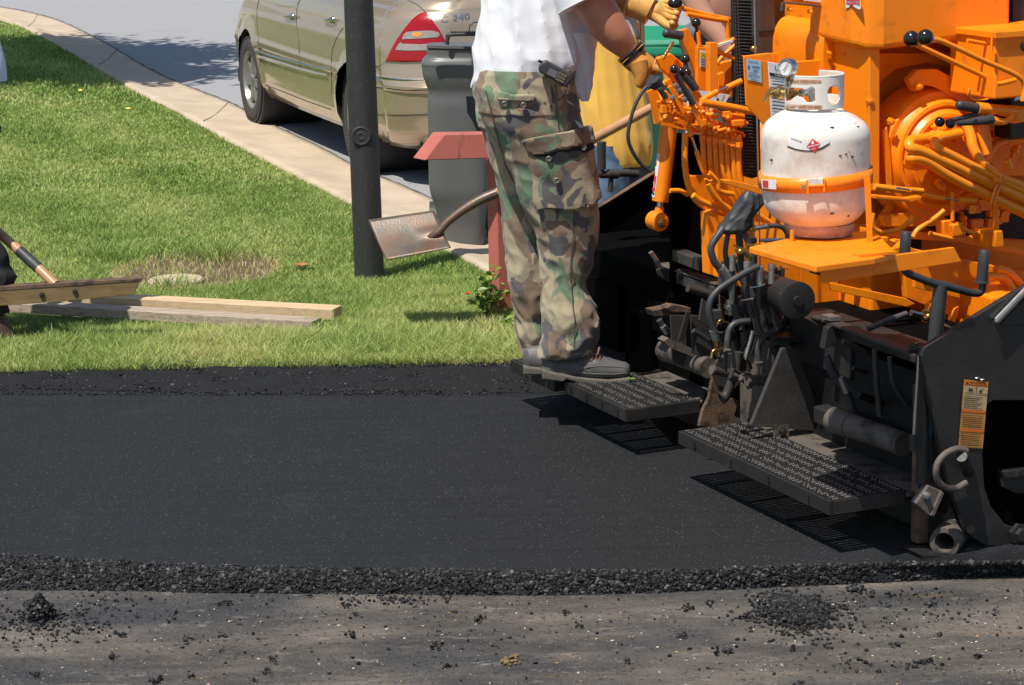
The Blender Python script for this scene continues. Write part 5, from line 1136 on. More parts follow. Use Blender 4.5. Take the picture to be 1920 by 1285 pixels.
# dark lower frame parts between the steps and the machine
mb = MB(); T(mb, '1298,483 1326,494', -1.55, 10, sm=False)
def beam(name, a, b, w_, h_, m, par=pav, hollow=False):
    d = (b-a).normalized(); s = d.cross(Z).normalized(); up = s.cross(d); mb = MB(); mb.box((a+b)/2, d*(b-a).length/2, s*w_/2, up*h_/2); o = mb.build(name, M[m], par, .004)
    if hollow: mb = MB(); mb.box(b+d*.001, d*.001, s*w_*.38, up*h_*.38); mb.build('tube_mouth', M['ink'], o)
    return o
beam('square_tube', onv(1272, 478, -1.75), onv(1322, 497, -1.52), .05, .042, 'dusty2', hollow=True)
beam('flat_bar', onv(1240, 494, -1.9), onv(1352, 533, -1.45), .05, .008, 'dusty'); beam('flat_bar', onv(1236, 508, -1.9), onv(1340, 548, -1.46), .012, .04, 'dusty2')
plate('post_plate', '1272,505 1283,505 1292,526 1272,526', -1.7, .01, 'dusty2')
plate('guard_bar', '1232,506 1248,502 1262,514 1340,545 1340,556 1290,543 1248,526 1234,514', -1.78, .012, 'dusty2')
mb = MB(); mb.prism(PV('1182,588 1222,582 1224,700 1184,696', -1.95), -V*.05); mb.build('side_box', M['shade_black'], pav, .004)
plate('top_lug', '1224,583 1272,574 1296,580 1296,586 1258,592 1228,594', -1.6, .06, 'rusty'); plate('top_lug', '1248,578 1262,572 1296,578 1292,586 1262,586', -1.55, .05, 'rusty')
mb = MB(); mb.prism(PV('1258,592 1284,592 1290,690 1262,680', -1.5), -V*.01); mb.build('side_plate', M['dusty2'], pav)
mb = MB(); mb.prism(PV('1296,592 1360,594 1362,690 1300,664', -1.42), -V*.01); mb.build('side_plate', M['dusty2'], pav)
mb = MB(); mb.prism(PV('1288,586 1296,584 1282,640 1272,640', -1.4), -V*.01); mb.build('strut', M['black'], pav)
mb = MB(); T(mb, '1362,612 1375,640 1382,662', -1.2, [10, 12, 12]); c = onv(1353, 612, -1.2); T(mb, '1348,612 1352,640', -1.2, [12, 11], sm=False); mb.build('pipe_elbow', M['black'], pav)
plate('latch_block', '1440,638 1480,634 1483,642 1483,652 1462,660 1441,650', -.95, .08, 'dusty'); plate('latch_block', '1452,632 1546,636 1546,645 1452,640', -.9, .12, 'black')
mb = MB(); box(mb, .1, .135, -1.0, -.62, .40, .555); mb.build('hood_box', M['black'], pav, .01)
plate('bent_guard', '1545,655 1552,616 1570,604 1640,618 1712,650 1708,668 1640,646 1575,634 1560,650', -.66, .03, 'black'); beam('top_angle', onv(1531, 594, -.85), onv(1712, 660, -.06), .045, .012, 'dusty2')
mb = MB(); mb.box(onv(1558, 595, -.7), V*.03, U*.02, Z*.006); mb.build('lug', M['zinc'], pav); bolts('hex_bolt', [(1714, 652)], -.05, 'black', 8, ax=Z)
# ---------------- far end gate with crank
plate('end_gate', '1060,425 1120,388 1238,312 1320,312 1330,560 1000,690 1040,560', -2.85, .02, 'shade_black'); beam('gate_edge', onv(1112, 394, -2.84), onv(1238, 316, -2.84), .03, .008, 'rusty')
mb = MB(); mb.prism(PV('1240,310 1370,335 1370,560 1240,560', -2.6), -V*.02); mb.build('chassis', M['shade_black'], pav)
mb = MB(); T(mb, '1128,266 1128,318', -2.6, [9, 8.6]); cr = mb.build('crank_grip', M['rubber'], pav); mb = MB(); T(mb, '1128,318 1128,328 1160,325 1196,326', -2.6, 7); T(mb, '1140,326 1158,327', -2.6, 9, sm=False); T(mb, '1146,334 1144,360', -2.6, 5, sm=False); mb.build('crank_arm', M['dusty2'], cr)
# ---------------- near crank handle
mb = MB(); T(mb, '1764,534 1758,590 1752,660', -.16, [13.5, 14, 14]); T(mb, '1748,531 1782,538', -.16, 8, sm=False); T(mb, '1697,495 1697,508 1712,517 1750,531 1790,541 1826,550 1840,546 1843,530', -.16, 7.5, n=8); ck = mb.build('crank', M['rubber'], pav)
for s, w_ in (('1699,433 1695,494', [9.5, 11, 11]), ('1846,468 1841,528', [9.5, 11, 11])):
    q = pp(s); mb = MB(); P = PV(s, -.16); k = 1/pxs(P[0]); ax = (P[0]-P[1]); L_ = ax.length; mb.lathe(P[1], ax, [(-.004, 14*k), (0, 14*k), (.001, 11*k), (L_*.5, 10.6*k), (L_*.9, 10.2*k), (L_*.97, 8*k), (L_, 3*k), (L_, 0)], 24, False); mb.build('crank_grip', M['rubber'], ck)
# ================ orange machine
# chassis side, far wall
mb = MB(); box(mb, .42, 3.2, -2.3, -1.0, .22, 1.0); ch = mb.build('chassis', M['orange'], pav, .01)
mb = MB(); box(mb, .64, 3.0, -1.02, -.62, .30, .62); mb.build('track_frame', M['orange'], pav, .01)
plate('side_panel', '1440,536 1560,536 1700,545 1740,700 1500,640', -1.25, .03, 'orange')
plate('side_panel', '1500,580 1500,500 1640,480 1920,560 1960,700 1560,690', -1.2, .02, 'orange')
mb = MB(); mb.prism(PV('1690,462 1930,512 1930,590 1800,600 1700,560', -.8), -V*.03); mb.build('lower_panel', M['orange'], pav, .004)
tube('pipe', '1850,520 1880,520 1900,545 1925,565', -.72, 9, 'orange_hose'); tube('pipe', '1866,505 1890,510 1925,545', -.72, 8, 'orange_hose')
plate('rib', '1745,570 1752,570 1738,640 1728,640', -.74, .03, 'orange'); plate('rib', '1792,580 1800,575 1786,620 1777,628', -.74, .03, 'orange')
plate('strap_panel', '1716,522 1800,548 1800,560 1716,540', -.7, .02, 'orange'); plate('strap_panel', '1556,530 1700,560 1716,570 1700,576 1560,545', -.72, .02, 'orange')
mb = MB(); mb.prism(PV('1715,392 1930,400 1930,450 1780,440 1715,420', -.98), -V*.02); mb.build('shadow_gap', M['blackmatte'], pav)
plate('frame_rail', '1630,430 1690,433 1800,440 1925,470 1925,482 1800,455 1690,447 1630,444', -.85, .06, 'orange')
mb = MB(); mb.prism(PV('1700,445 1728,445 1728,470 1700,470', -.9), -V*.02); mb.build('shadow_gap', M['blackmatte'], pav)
for s in ('1655,405 1750,392 1765,400 1778,418 1745,425 1660,425', ): plate('bracket', s, -.82, .03, 'orange')
mb = MB(); mb.prism(PV('1768,415 1786,412 1790,440 1772,445', -.7), -V*.05); mb.prism(PV('1786,422 1806,418 1810,440 1790,445', -.68), -V*.05); T(mb, '1785,360 1786,415', -.7, 4, sm=False); mb.build('valve_block', M['orange'], pav, .004)
mb = MB(); mb.prism(PV('1842,432 1868,430 1870,470 1846,466', -.66), -V*.06); mb.prism(PV('1866,434 1880,432 1884,462 1868,466', -.63), -V*.04); T(mb, '1866,380 1867,432', -.68, 6, sm=False); mb.build('valve_block', M['orange'], pav, .004)
tube('pipe', '1743,438 1790,448 1830,444 1848,434', -.7, 4.5, 'orange_hose'); tube('pipe', '1805,428 1822,436 1846,438', -.68, 4, 'orange_hose')
tube('linkage_rod', '1712,445 1722,430 1752,410 1770,395', -.66, 5, 'orange_hose'); tube('linkage_rod', '1640,350 1700,358 1730,362', -.66, [6, 7, 3], 'orange_hose'); tube('linkage_rod', '1680,352 1706,356', -.64, 2, 'zinc'); tube('linkage_end', '1706,356 1730,358', -.64, 5, 'orange_hose', sm=False)
plate('bracket', '1640,366 1700,372 1728,368 1728,374 1706,380 1640,373', -.68, .03, 'orange')
tube('linkage_rod', '1730,366 1770,372', -.7, 5, 'orange_hose', sm=False); tube('linkage_rod', '1770,372 1797,376', -.7, 2.2, 'zinc', sm=False); tube('linkage_end', '1797,376 1830,376', -.7, 7, 'orange_hose', sm=False); tube('linkage_end', '1822,384 1823,400', -.7, 6, 'orange_hose', sm=False)
tube('pipe', '1637,400 1636,425 1655,436 1685,430 1703,418', -.72, 5, 'orange_hose'); tube('pipe', '1703,418 1712,408', -.72, 6, 'orange_hose', sm=False)
tube('pipe', '1757,340 1766,352 1765,356', -.75, 8, 'orange_hose')
# rear body and hood
UC = (onv(1621, 101, -.75)-O).dot(U)
def PU(s, u): return [onu(t[0], t[1], t[2] if len(t) > 2 else u) for t in pp(s)]
mb = MB(); mb.prism(PU('1452,-160 1630,-160 1630,360 1500,360 1448,250', UC+.04), U*.04); rb_ = mb.build('rear_panel', M['orange'], pav, .004)
mb = MB(); P = PV('1590,-200 1621,-200 1900,-230 1900,60 1811,82 1621,101 1585,95', -.75)
hc = onv(1621, 101, -.75); zt = 2.2
hv = [uvz(UC-.0, -1.1, 0), uvz(UC, -.83, 0), uvz(UC+.02, -.775, 0), uvz(UC+.07, -.75, 0), uvz(UC+.56, -.75, 0), uvz(UC+.56, -1.1, 0)]
zb = [1.455, 1.44, 1.432, 1.43, 1.455, 1.455]
vs = [p+Z*z for p, z in zip(hv, zb)]+[p+Z*1.95 for p in hv]; n = len(hv)
hood = mesh('hood', vs, [list(range(n))[::-1], list(range(n, 2*n))]+[[i, (i+1) % n, n+(i+1) % n, n+i] for i in range(n)], M['orange'], pav, False, .022, seg=4)
mb = MB(); box(mb, UC+.60, UC+1.6, -1.6, -.8, 1.1, 1.9); mb.build('engine_bay', M['rustdark'] if 'rustdark' in M else M['black'], pav, .01)
plate('engine_side', '1575,40 1850,40 1925,40 1925,420 1560,420 1600,300', -1.0, .03, 'orange')
plate('skirt', '1581,100 1603,172 1622,190 1638,200 1644,160 1680,130 1740,118 1800,128 1800,100', -.93, .02, 'orange')
bolts('hex_bolt', [(1543, 62), (1556, 65), (1562, 27), (1560, 60), (1562, 125), (1571, 102), (1573, 24), (1480, 18), (1518, 22), (1571, 28)], -1.02, 'orange', 3.2)
# louvred cover panel with its label, hinges
pn = plate('hatch', '1472,-80 1552,-80 1552,12 1472,2', -1.02, .01, 'orange'); quad('hatch_label', '1505,-12 1546,-8 1546,6 1505,1', -1.02, .004, 'label_white', pn); quad('hatch_label', '1480,-14 1504,-12 1504,1 1480,-2', -1.02, .004, 'ink', pn)
plate('hatch_edge', '1472,3 1551,11 1551,15 1472,7', -1.01, .012, 'rusty'); plate('hatch', '1561,-80 1571,-80 1571,12 1561,10', -1.01, .01, 'orange')
for s in ('1468,5 1473,8 1472,26 1465,22', '1559,18 1563,20 1558,38 1554,36'): plate('hinge', s, -1.0, .012, 'rusty')
# flag decal on the hood rear face
fa = [onu(x, y, UC-.004) for x, y in ((1583, -14), (1612, -10), (1614, 17), (1610, 18), (1600, 12), (1596, 8), (1592, 14), (1586, 16))]
fl_ = mesh('flag_decal', fa, [list(range(8))[::-1]], M['label_white'], hood)
for y in (-8, -2, 4): mesh('flag_stripe', [onu(x, yy, UC-.006) for x, yy in ((1586, y), (1596, y+2), (1604, y), (1612, y+3), (1612, y+6), (1604, y+3), (1596, y+5), (1586, y+3))], [list(range(8))[::-1]], M['ink_red'], fl_)
# scoop cover (quarter barrel)
Lc = pp('1478,29 1466,34 1457,45 1451,60 1449,80 1449,100 1450,118 1452,140'); Rc = pp('1566,41 1556,46 1549,58 1545,74 1544,92 1544,110 1545,128 1546,150')
vs = [onv(x, y, -1.28) for x, y in Lc]+[onv(x, y, -1.0) for x, y in Rc]; vs = [*smoothpath(vs[:8], 5), *smoothpath(vs[8:], 5)]; n = len(vs)//2
sc_ = mesh('scoop_cover', vs, [[i, i+1, i+1+n, i+n] for i in range(n-1)], M['orange'], pav, True)
rr_ = vs[n:]+[onv(1570, 150, -1.0), onv(1570, 41, -1.0)]; mesh('scoop_side', rr_, [list(range(len(rr_)))], M['orange'], pav)
plate('scoop_base', '1494,116 1546,112 1600,118 1600,260 1494,240', -1.02, .02, 'orange'); plate('scoop_front', '1449,100 1494,104 1494,300 1452,240', -1.25, .02, 'orange')
bolts('hex_bolt', [(1559, 62), (1554, 100)], -.99, 'orange', 3.5)
# flywheel housing
c = onv(1762, 290, -.81); k = 1/pxs(c); mb = MB()
mb.lathe(c, V, [(-.12, 128*k), (-.02, 124*k), (0, 118*k), (.0, 108*k), (.01, 104*k), (.028, 100*k), (.03, 94*k), (.022, 90*k), (.03, 85*k), (.045, 80*k), (.048, 74*k), (.040, 70*k), (.040, 0)], 90, False); mb.build('flywheel_housing', M['orange'], pav)
plate('mount_arm', '1703,150 1722,131 1757,130 1830,170 1845,185 1800,190 1756,164 1735,160 1715,172', -.80, .03, 'orange'); bolts('hex_bolt', [(1722, 163), (1670, 228), (1630, 190)], -.79, 'orange', 6)
plate('mount_arm', '1655,245 1664,238 1671,300 1674,362 1664,362 1658,300', -.80, .02, 'orange'); plate('strut', '1700,360 1640,440 1630,440 1690,352', -.86, .02, 'orange')
plate('web', '1600,240 1650,262 1668,330 1640,352 1600,352', -.9, .03, 'orange')
# heavy hoses at the right
for s, r in (('1800,300 1712,310 1706,300 1712,297 1740,305 1780,330 1850,366 1925,402', 10), ('1765,255 1722,262 1706,266 1708,278 1730,285 1790,312 1850,342 1925,376', 10.5), ('1800,250 1765,258 1752,266 1758,278 1785,292 1850,326 1925,362', 9.5), ('1812,235 1820,255 1826,280 1845,310 1880,335 1925,352', 10), ('1840,235 1838,250 1850,290', 7)):
    q = pp(s); ss = ' '.join(f'{a[0]},{a[1]},{-.74+.02*i if i < 3 else -.68}' for i, a in enumerate(q)); tube('hydraulic_hose', ss, -.7, r, 'orange_hose', n=8)
mb = MB()
for s in ('1858,382 1866,356 1878,330', '1864,384 1872,358 1884,332'): T(mb, s, -.655, 2.6, seg=8)
mb.build('hose_strap', M['orange_hose'], pav); mb = MB()
for x, y in ((1868, 337), (1877, 340)): mb.box(onv(x, y, -.64), U*.009, V*.006, Z*.007)
mb.build('strap_buckle', M['orange'], pav)
mb = MB(); T(mb, '1887,300 1892,318', -.66, 8, sm=False); T(mb, '1720,262 1700,275', -.8, 6); T(mb, '1720,250 1760,215 1775,205', -.82, 5); mb.prism(PV('1752,206 1795,200 1810,210 1755,216', -.8), -V*.05); mb.prism(PV('1750,232 1790,240 1800,262 1760,262 1745,250', -.8), -V*.04); mb.build('bracket', M['orange'], pav, .004)
rnd = random.Random(11)
for (x0, x1, y0, y1, v_, cnt) in ((1750, 1800, 235, 262, -.76, 7), (1820, 1920, 235, 300, -.9, 14), (1640, 1700, 445, 470, -.8, 8), (1760, 1900, 380, 430, -.86, 14)):
    for _ in range(cnt):
        x, y = rnd.uniform(x0, x1), rnd.uniform(y0, y1); c = onv(x, y, v_); mb = MB()
        if rnd.random() < .5: mb.lathe(c, V3((rnd.uniform(-1, 1), rnd.uniform(-1, 1), rnd.uniform(-1, 1))), [(-.02, .012), (.0, .012), (0, .016), (.012, .016), (.012, .009), (.03, .009)], 6)
        else: mb.box(c, U*rnd.uniform(.008, .03), V*.012, Z*rnd.uniform(.006, .02))
        mb.build('fitting', M['orange'], pav, .002)
tube('pipe', '1800,268 1850,262 1925,240', -.95, 8, 'orange_hose'); tube('pipe', '1850,300 1870,270 1900,262 1925,262', -.88, 7, 'orange_hose')
plate('engine_block', '1826,236 1925,226 1925,330 1870,330', -.96, .03, 'orange')
# tool box
c = onv(1864, 130, -.55)
b0 = uvz(*[(onv(1864, 187, -.55)-O).dot(a) for a in (U, V, Z)]); zlo = b0.z; zhi = onv(1864, 66, -.55).z; ub_ = (b0-O).dot(U)
mb = MB(); box(mb, ub_, ub_+.34, -.80, -.55, zlo, zhi-.006); tb_ = mb.build('tool_box', M['orange'], pav, .006)
mb = MB(); box(mb, ub_-.012, ub_+.36, -.815, -.535, zhi-.012, zhi+.012); mb.build('box_lid', M['orange'], tb_, .004)
tube('box_handle', '1815,180 1818,166 1822,186 1838,188 1852,186', -.545, 1.8, 'orange', tb_); tube('box_hinge', '1814,76 1856,84', -.6, 4, 'orange', tb_, sm=False)
tube('box_latch', '1860,68 1859,96', -.535, 2.6, 'orange', tb_, sm=False); quad('box_label', '1905,182 1919,180 1919,186 1900,189', -.54, .002, 'label_white', tb_)
tube('box_bar', '1868,158 1880,156 1904,150', -.53, 4.5, 'orange', tb_)
mb = MB(); mb.ball(onv(1925, 87, -.5), .021, 20, 12); mb.build('lever_knob', M['plastic_black'], pav)
# big throttle levers
def lever(s, v, r, kx, ky, kr, mk='orange', nut=None):
    o = tube('lever', s, v, r, mk); c = onv(kx, ky, pp(s)[0][2] if len(pp(s)[0]) > 2 else v); mb = MB(); mb.ball(c, kr/pxs(c), 24, 14); mb.build('lever_knob', M['plastic_black'], o)
    if nut: a, b = [onv(x, y, v) for x, y in nut]; mb = MB(); mb.tube([a, b], 5.2/pxs(a), 6); mb.build('nut', M['chrome'], o)
lever('1718,84 1740,94 1800,122 1840,141 1853,150 1855,185', -.60, 5, 1709, 73, 15.5)
lever('1750,74 1770,79 1840,112 1915,148 1918,190', -.50, 5.2, 1735, 70, 15.5, nut=((1748, 76), (1754, 73)))
lever('1775,228 1800,222 1840,212', -.60, 4.6, 1762, 229, 9.8, 'rubber'); lever('1795,232 1860,224', -.58, [5, 5.5, 10], 1782, 232, 9.8, 'rubber')
mb = MB(); T(mb, '1800,198 1832,203', -.60, [9.2, 9.6], sm=False); mb.ball(onv(1800, 198, -.6), 9.2/pxs(onv(1800, 198, -.6)), 16, 10); gp = mb.build('hand_grip', M['rubber'], pav)
mb = MB(); T(mb, '1832,203 1870,206 1925,214', -.60, [12, 10, 15]); T(mb, '1860,226 1885,228 1900,215', -.58, [9, 6, 5]); T(mb, '1905,205 1908,228', -.6, 14, sm=False); mb.build('lever_base', M['orange'], pav)
# ---------------- propane shelf and bracket
zs = onv(1533, 440, -.27).z
def SH(s): return PZ(s, zs)
mb = MB(); q = SH('1404,463 1525,498 1530,499 1640,484 1680,473 1640,432 1485,445'); mb.prism(q, -Z*.020); shf = mb.build('tank_shelf', M['orange'], pav, .004)
plate('shelf_beam', '1538,497 1607,488 1789,464 1803,491 1545,532', .05, .012, 'orange'); plate('shelf_rib', '1525,500 1539,498 1541,518 1527,514', -.07, .03, 'blackmatte')
plate('shelf_strut', '1462,470 1475,474 1482,506 1470,504', -.3, .012, 'orange'); plate('cross_member', '1326,400 1346,392 1350,520 1330,515', -1.25, .05, 'orange')
plate('cross_member', '1345,440 1500,470 1500,640 1440,560 1345,520', -1.2, .03, 'orange'); plate('cross_member', '1358,338 1372,338 1432,352 1440,368 1415,362 1360,345', -.8, .03, 'orange')
plate('shelf_beam', '1640,475 1700,460 1720,470 1660,486', -.2, .1, 'orange')
# ---------------- radiator column and duct
mb = MB(); mb.prism(PV('1382,-120 1414,-120 1424,150 1426,330 1410,335 1392,325 1386,200', -1.35), -V*.05); mb.build('radiator', M['blackmatte'], pav)
mb = MB()
for i in range(64):
    y = -60+i*6.1; xa = 1381+max(0, y)*.035; xb = 1412+max(0, y)*.04; a, b = onv(xa, y, -1.34), onv(xb, y+2, -1.34); mb.tube([a, b], .0042, 6)
mb.build('radiator_fin', M['fin'] if 'fin' in M else M['rubber'], pav)
tube('thin_rod', '1413,-80 1415,50 1420,250 1424,430 1425,505', -1.0, 1.6, 'chrome', sm=False)
M['duct'] = paint('brown_duct_panel', (.055, .042, .036), .5, var=.2); plate('duct', '1423,-100 1453,-100 1453,105 1426,110', -1.28, .2, 'duct'); plate('duct_joint', '1423,57 1453,54 1453,58 1423,61', -1.275, .01, 'black')
mb = MB(); mb.ball(onv(1413, 92, -1.2), .012, 10, 6); mb.build('rod_clip', M['brass'], pav)
# guard chain mesh at its edge
mb = MB()
for row, x0 in enumerate((1376.5, 1381.5)):
    for i in range(105):
        y = -40+i*3.4; c = onv(x0+max(0, y)*.035, y, -1.28); a = i % 2; e1 = U if a else V; k_ = .0055; pts = [c+e1*k_*math.cos(t*math.pi/3)+Z*.008*math.sin(t*math.pi/3) for t in range(7)]; mb.tube(pts, .0014, 4, False)
tag(mb.build('guard_chain', M['rubber'], pav), kind='stuff') if False else mb.build('guard_chain', M['rubber'], pav)
# ---------------- sign plate beside the tank
pl = plate('sign_plate', '1394,106 1453,118 1453,240 1443,246 1399,198', -.8, .006, 'orange'); plate('sign_flange', '1394,106 1445,100 1449,116 1440,116', -.81, .02, 'orange')
quad('blue_label', '1398,110 1426,114 1428,155 1400,150', -.8, .003, 'label_blue', pl)
a, b, c = [onv(x, y, -.8)+V*.004 for x, y in ((1407, 125), (1424, 127), (1407, 120))]
mb = MB()
for (x0, x1, y, h) in ((1402, 1422, 114, 1.6), (1409, 1424, 122, 3), (1411, 1421, 129, 2.6), (1404, 1420, 135, 1.5), (1402, 1424, 140, 1.6), (1406, 1420, 146, 1.8)):
    n_ = int((x1-x0)/2.4)
    for i in range(n_): xa = x0+i*2.4; mb.prism([onv(xx, yy+(xx-1400)*.12, -.8)+V*.004 for xx, yy in ((xa, y), (xa+1.6, y), (xa+1.6, y+h), (xa, y+h))], V*.0003)
mb.prism([onv(x, y, -.8)+V*.004 for x, y in pp('1403,121 1405,125 1404,129 1401,129 1401,125')], V*.0003); mb.build('label_print', M['ink_blue'], pl)
wl = quad('white_label', '1440,116 1453,119 1453,222 1446,222', -.8, .003, 'label_white', pl)
wl2 = plate('label_board', '1440,116 1472,122 1474,205 1446,222', -.72, .003, 'label_white', pl)
a, b, c = [onv(x, y, -.72)+V*.003 for x, y in ((1452, 132), (1466, 134), (1452, 123))]; text('label_text', 'LP', a, b-a, c-a, (b-a).length, (c-a).length, M['ink'], wl2)
mb = MB(); mb.prism([onv(x, y, -.72)+V*.002 for x, y in pp('1442,136 1472,141 1472,147 1443,142')], V*.0005)
for i in range(9): mb.prism([onv(x, y+i*6.5, -.72)+V*.002 for x, y in pp('1447,151 1470,154 1470,155.4 1447,152.4')], V*.0005)
mb.build('label_print', M['ink'], wl2); a, b, c = [onv(x, y, -.72)+V*.004 for x, y in ((1452, 142.2), (1468, 145), (1452, 138.3))]; text('label_text', 'CHECK', a, b-a, c-a, (b-a).length, (c-a).length, M['label_white'], wl2)
tube('guard_rail', '1345,150 1313,190 1325,195 1380,203 1432,213', -.95, 7.5, 'orange', n=5) if False else None
tube('guard_rail', '1314,192 1370,201 1434,214', -.95, 7, 'orange'); tube('guard_rail', '1313,191 1330,180 1345,172', -.97, 5.5, 'orange'); tube('chrome_rod', '1345,172 1365,163', -.98, 2.4, 'chrome', sm=False); tube('guard_rail', '1362,165 1390,152', -1.0, 5.5, 'orange', sm=False)
# ---------------- control console, levers
plate('console_plate', '1308,88 1345,92 1345,175 1308,168', -1.25, .02, 'orange'); plate('console_post', '1331,80 1346,80 1346,185 1331,180', -1.2, .03, 'orange')
cl_ = quad('caution_label', '1311,94 1337,98 1336,130 1311,126', -1.25, .003, 'label_white', pav)
quad('label_band', '1312,97 1336,101 1336,111 1312,107', -1.25, .0036, 'label_yellow', cl_); a, b, c = [onv(x, y, -1.25)+V*.0042 for x, y in ((1313, 106), (1335, 109.5), (1313, 99))]; text('label_text', 'CAUTION', a, b-a, c-a, (b-a).length, (c-a).length, M['ink'], cl_)
mb = MB()
for i in range(4): mb.prism([onv(x, y+i*4.6, -1.25)+V*.0036 for x, y in pp('1313,110 1334,113.5 1334,115.6 1313,112')], V*.0003)
mb.build('label_print', M['grey_cloth'], cl_)
mb = MB(); mb.prism(PV('1310,169 1368,178 1359,196 1320,188', -1.2), -V*.004); ib = mb.build('instruction_plate', M['label_white'], pav)
mb = MB(); mb.prism([p+V*.001 for p in PV('1358,179 1359,179 1350,194 1349,194', -1.2)], V*.0004); mb.prism([p+V*.001 for p in PV('1344,184 1348,185 1347,189 1343,188', -1.2)], V*.0004); mb.build('label_print', M['ink'], ib)
plate('instruction_plate', '1330,88 1374,74 1376,80 1340,92', -1.3, .004, 'label_white')
plate('lever_plate', '1273,58 1290,54 1309,88 1309,159 1298,120', -1.32, .02, 'orange'); mb = MB(); T(mb, '1250,63 1278,67', -1.30, [8.5, 9], sm=False); mb.ball(onv(1250, 63, -1.3), .0155, 14, 10); mb.build('hand_grip', M['rubber'], pav)
tube('frame_tube', '1280,16 1320,27 1378,39', -1.5, 5, 'orange'); tube('frame_tube', '1288,26 1340,36 1360,39 1364,46 1366,78', -1.45, 5, 'orange'); tube('frame_tube', '1309,58 1312,92', -1.4, 4, 'orange', sm=False); tube('frame_tube', '1344,98 1360,103 1376,110', -1.35, 4, 'orange'); tube('frame_tube', '1344,120 1356,105 1378,85', -1.38, 4, 'orange')
tube('frame_tube', '1308,88 1330,90 1378,74', -1.34, 5, 'orange')
mb = MB(); mb.ball(onv(1305, 43, -1.3), .0165, 20, 12); T(mb, '1305,43 1307,60', -1.3, 3, sm=False); mb.build('lever_knob', M['plastic_black'], pav)
mb = MB(); mb.ball(onv(1266, 6, -1.5), .02, 20, 12, (1.3, 1, .9)); mb.build('lever_knob', M['plastic_black'], pav); tube('nut', '1273,12 1277,15', -1.5, 5, 'chrome', sm=False)
plate('engine_side', '1345,120 1380,112 1380,180 1352,190', -1.4, .03, 'orange'); plate('bracket', '1346,140 1358,135 1360,150 1356,170 1372,182 1350,178', -1.3, .02, 'orange')
def knob(x, y, v, r, par):
    c = onv(x, y, v); mb = MB(); mb.ball(c, r/pxs(c), 20, 12); mb.build('lever_knob', M['plastic_black'], par)
def flat(s, v, w_, m='orange', name='lever'):
    P = PV(s, v); d = (P[1]-P[0]).normalized(); sd = d.cross(V).normalized(); mb = MB(); k = w_/pxs(P[0])
    mb.prism([P[0]-sd*k/2, P[1]-sd*k/2, P[1]+sd*k/2, P[0]+sd*k/2], -V*.008); return mb.build(name, M[m], pav, .002)
l1 = flat('1256,162 1292,228', -1.2, 9); l2 = flat('1296,192 1318,238', -1.15, 9); knob(1264, 130, -1.15, 8.5, l2); tube('lever_sleeve', '1268,140 1300,196', -1.15, 5.5, 'rubber', l2, sm=False)
l3 = flat('1300,166 1328,236', -1.2, 9); knob(1277, 134, -1.2, 8.2, l3); tube('lever_sleeve', '1280,140 1303,166', -1.2, [7, 7.5], 'rubber', l3, sm=False); l4 = flat('1308,172 1338,238', -1.25, 8); knob(1288, 136, -1.22, 8.5, l4); tube('lever_sleeve', '1291,143 1306,168', -1.24, 6.5, 'rubber', l4, sm=False)
l5 = flat('1287,125 1300,160', -1.3, 7); knob(1285, 111, -1.28, 9, l5); tube('lever_sleeve', '1285,118 1286,130', -1.28, [4, 6], 'rubber', l5, sm=False)
l6 = flat('1246,176 1292,216', -1.22, 9); l7 = flat('1222,168 1242,228', -1.35, 22); flat('1252,150 1285,215', -1.3, 12)
tube('lever_sleeve', '1237,166 1248,184', -1.2, 5.5, 'rubber', l6, sm=False)
mb = MB(); T(mb, '1219,152 1232,158', -1.25, [13, 13]); T(mb, '1228,150 1240,166', -1.22, [11, 8]); mb.build('joystick_boot', M['rubber'], pav)
for x, y, v_ in ((1260, 183, -1.15), (1283, 186, -1.16), (1266, 161, -1.2), (1272, 170, -1.2)):
    c = onv(x, y, v_); mb = MB(); mb.lathe(c, V, [(0, .009), (.01, .009), (.012, .005), (.012, 0)], 10, False); mb.build('bolt', M['zinc'], pav)
tube('brass_stem', '1242,112 1262,78', -1.4, [3, 3.5], 'brass', sm=False)
mb = MB()
for i in range(5): a = onv(1245+i*3.3, 107-i*5.4, -1.4); mb.ball(a, .0065, 10, 6)
mb.build('stem_collar', M['brass'], pav)
mb = MB(); mb.prism(PV('1232,110 1258,100 1285,122 1296,150 1290,175 1262,150 1240,130', -1.42), -V*.02); mb.build('lever_plate', M['orange'], pav, .004)
tube('cable', '1218,157 1205,172 1190,200 1180,235 1178,262 1188,288 1206,312 1220,322', -1.6, [3.2, 3.6, 3.6], 'rubber', n=8)
plate('console_post', '1235,196 1250,170 1300,225 1388,244 1388,256 1300,248 1240,236', -1.35, .06, 'orange'); 
rnd = random.Random(21)
for _ in range(95):
    x = rnd.uniform(1238, 1388); y = 204+(x-1238)*.22+rnd.uniform(-22, 20); c = onv(x, min(y, 262), rnd.uniform(-1.32, -1.2)); mb = MB(); r_ = rnd.uniform(.5, 1.05)
    q = rnd.random()
    if q < .45: mb.lathe(c, (V*rnd.uniform(.3, 1)+U*rnd.uniform(-1, 1)+Z*rnd.uniform(-.6, .6)), [(-.02*r_, .009*r_), (.0, .009*r_), (0, .013*r_), (.01*r_, .013*r_), (.012*r_, .007*r_), (.026*r_, .006*r_), (.026*r_, 0)], 6 if q < .2 else 12)
    elif q < .75: mb.box(c, U*rnd.uniform(.006, .024), V*.012, Z*rnd.uniform(.005, .014))
    else: mb.tube([c-U*.02+Z*rnd.uniform(-.01, .01), c+U*.03+Z*rnd.uniform(-.02, .02)], .006*r_, 8)
    mb.build('valve_fitting', M['orange'], pav, .0015)
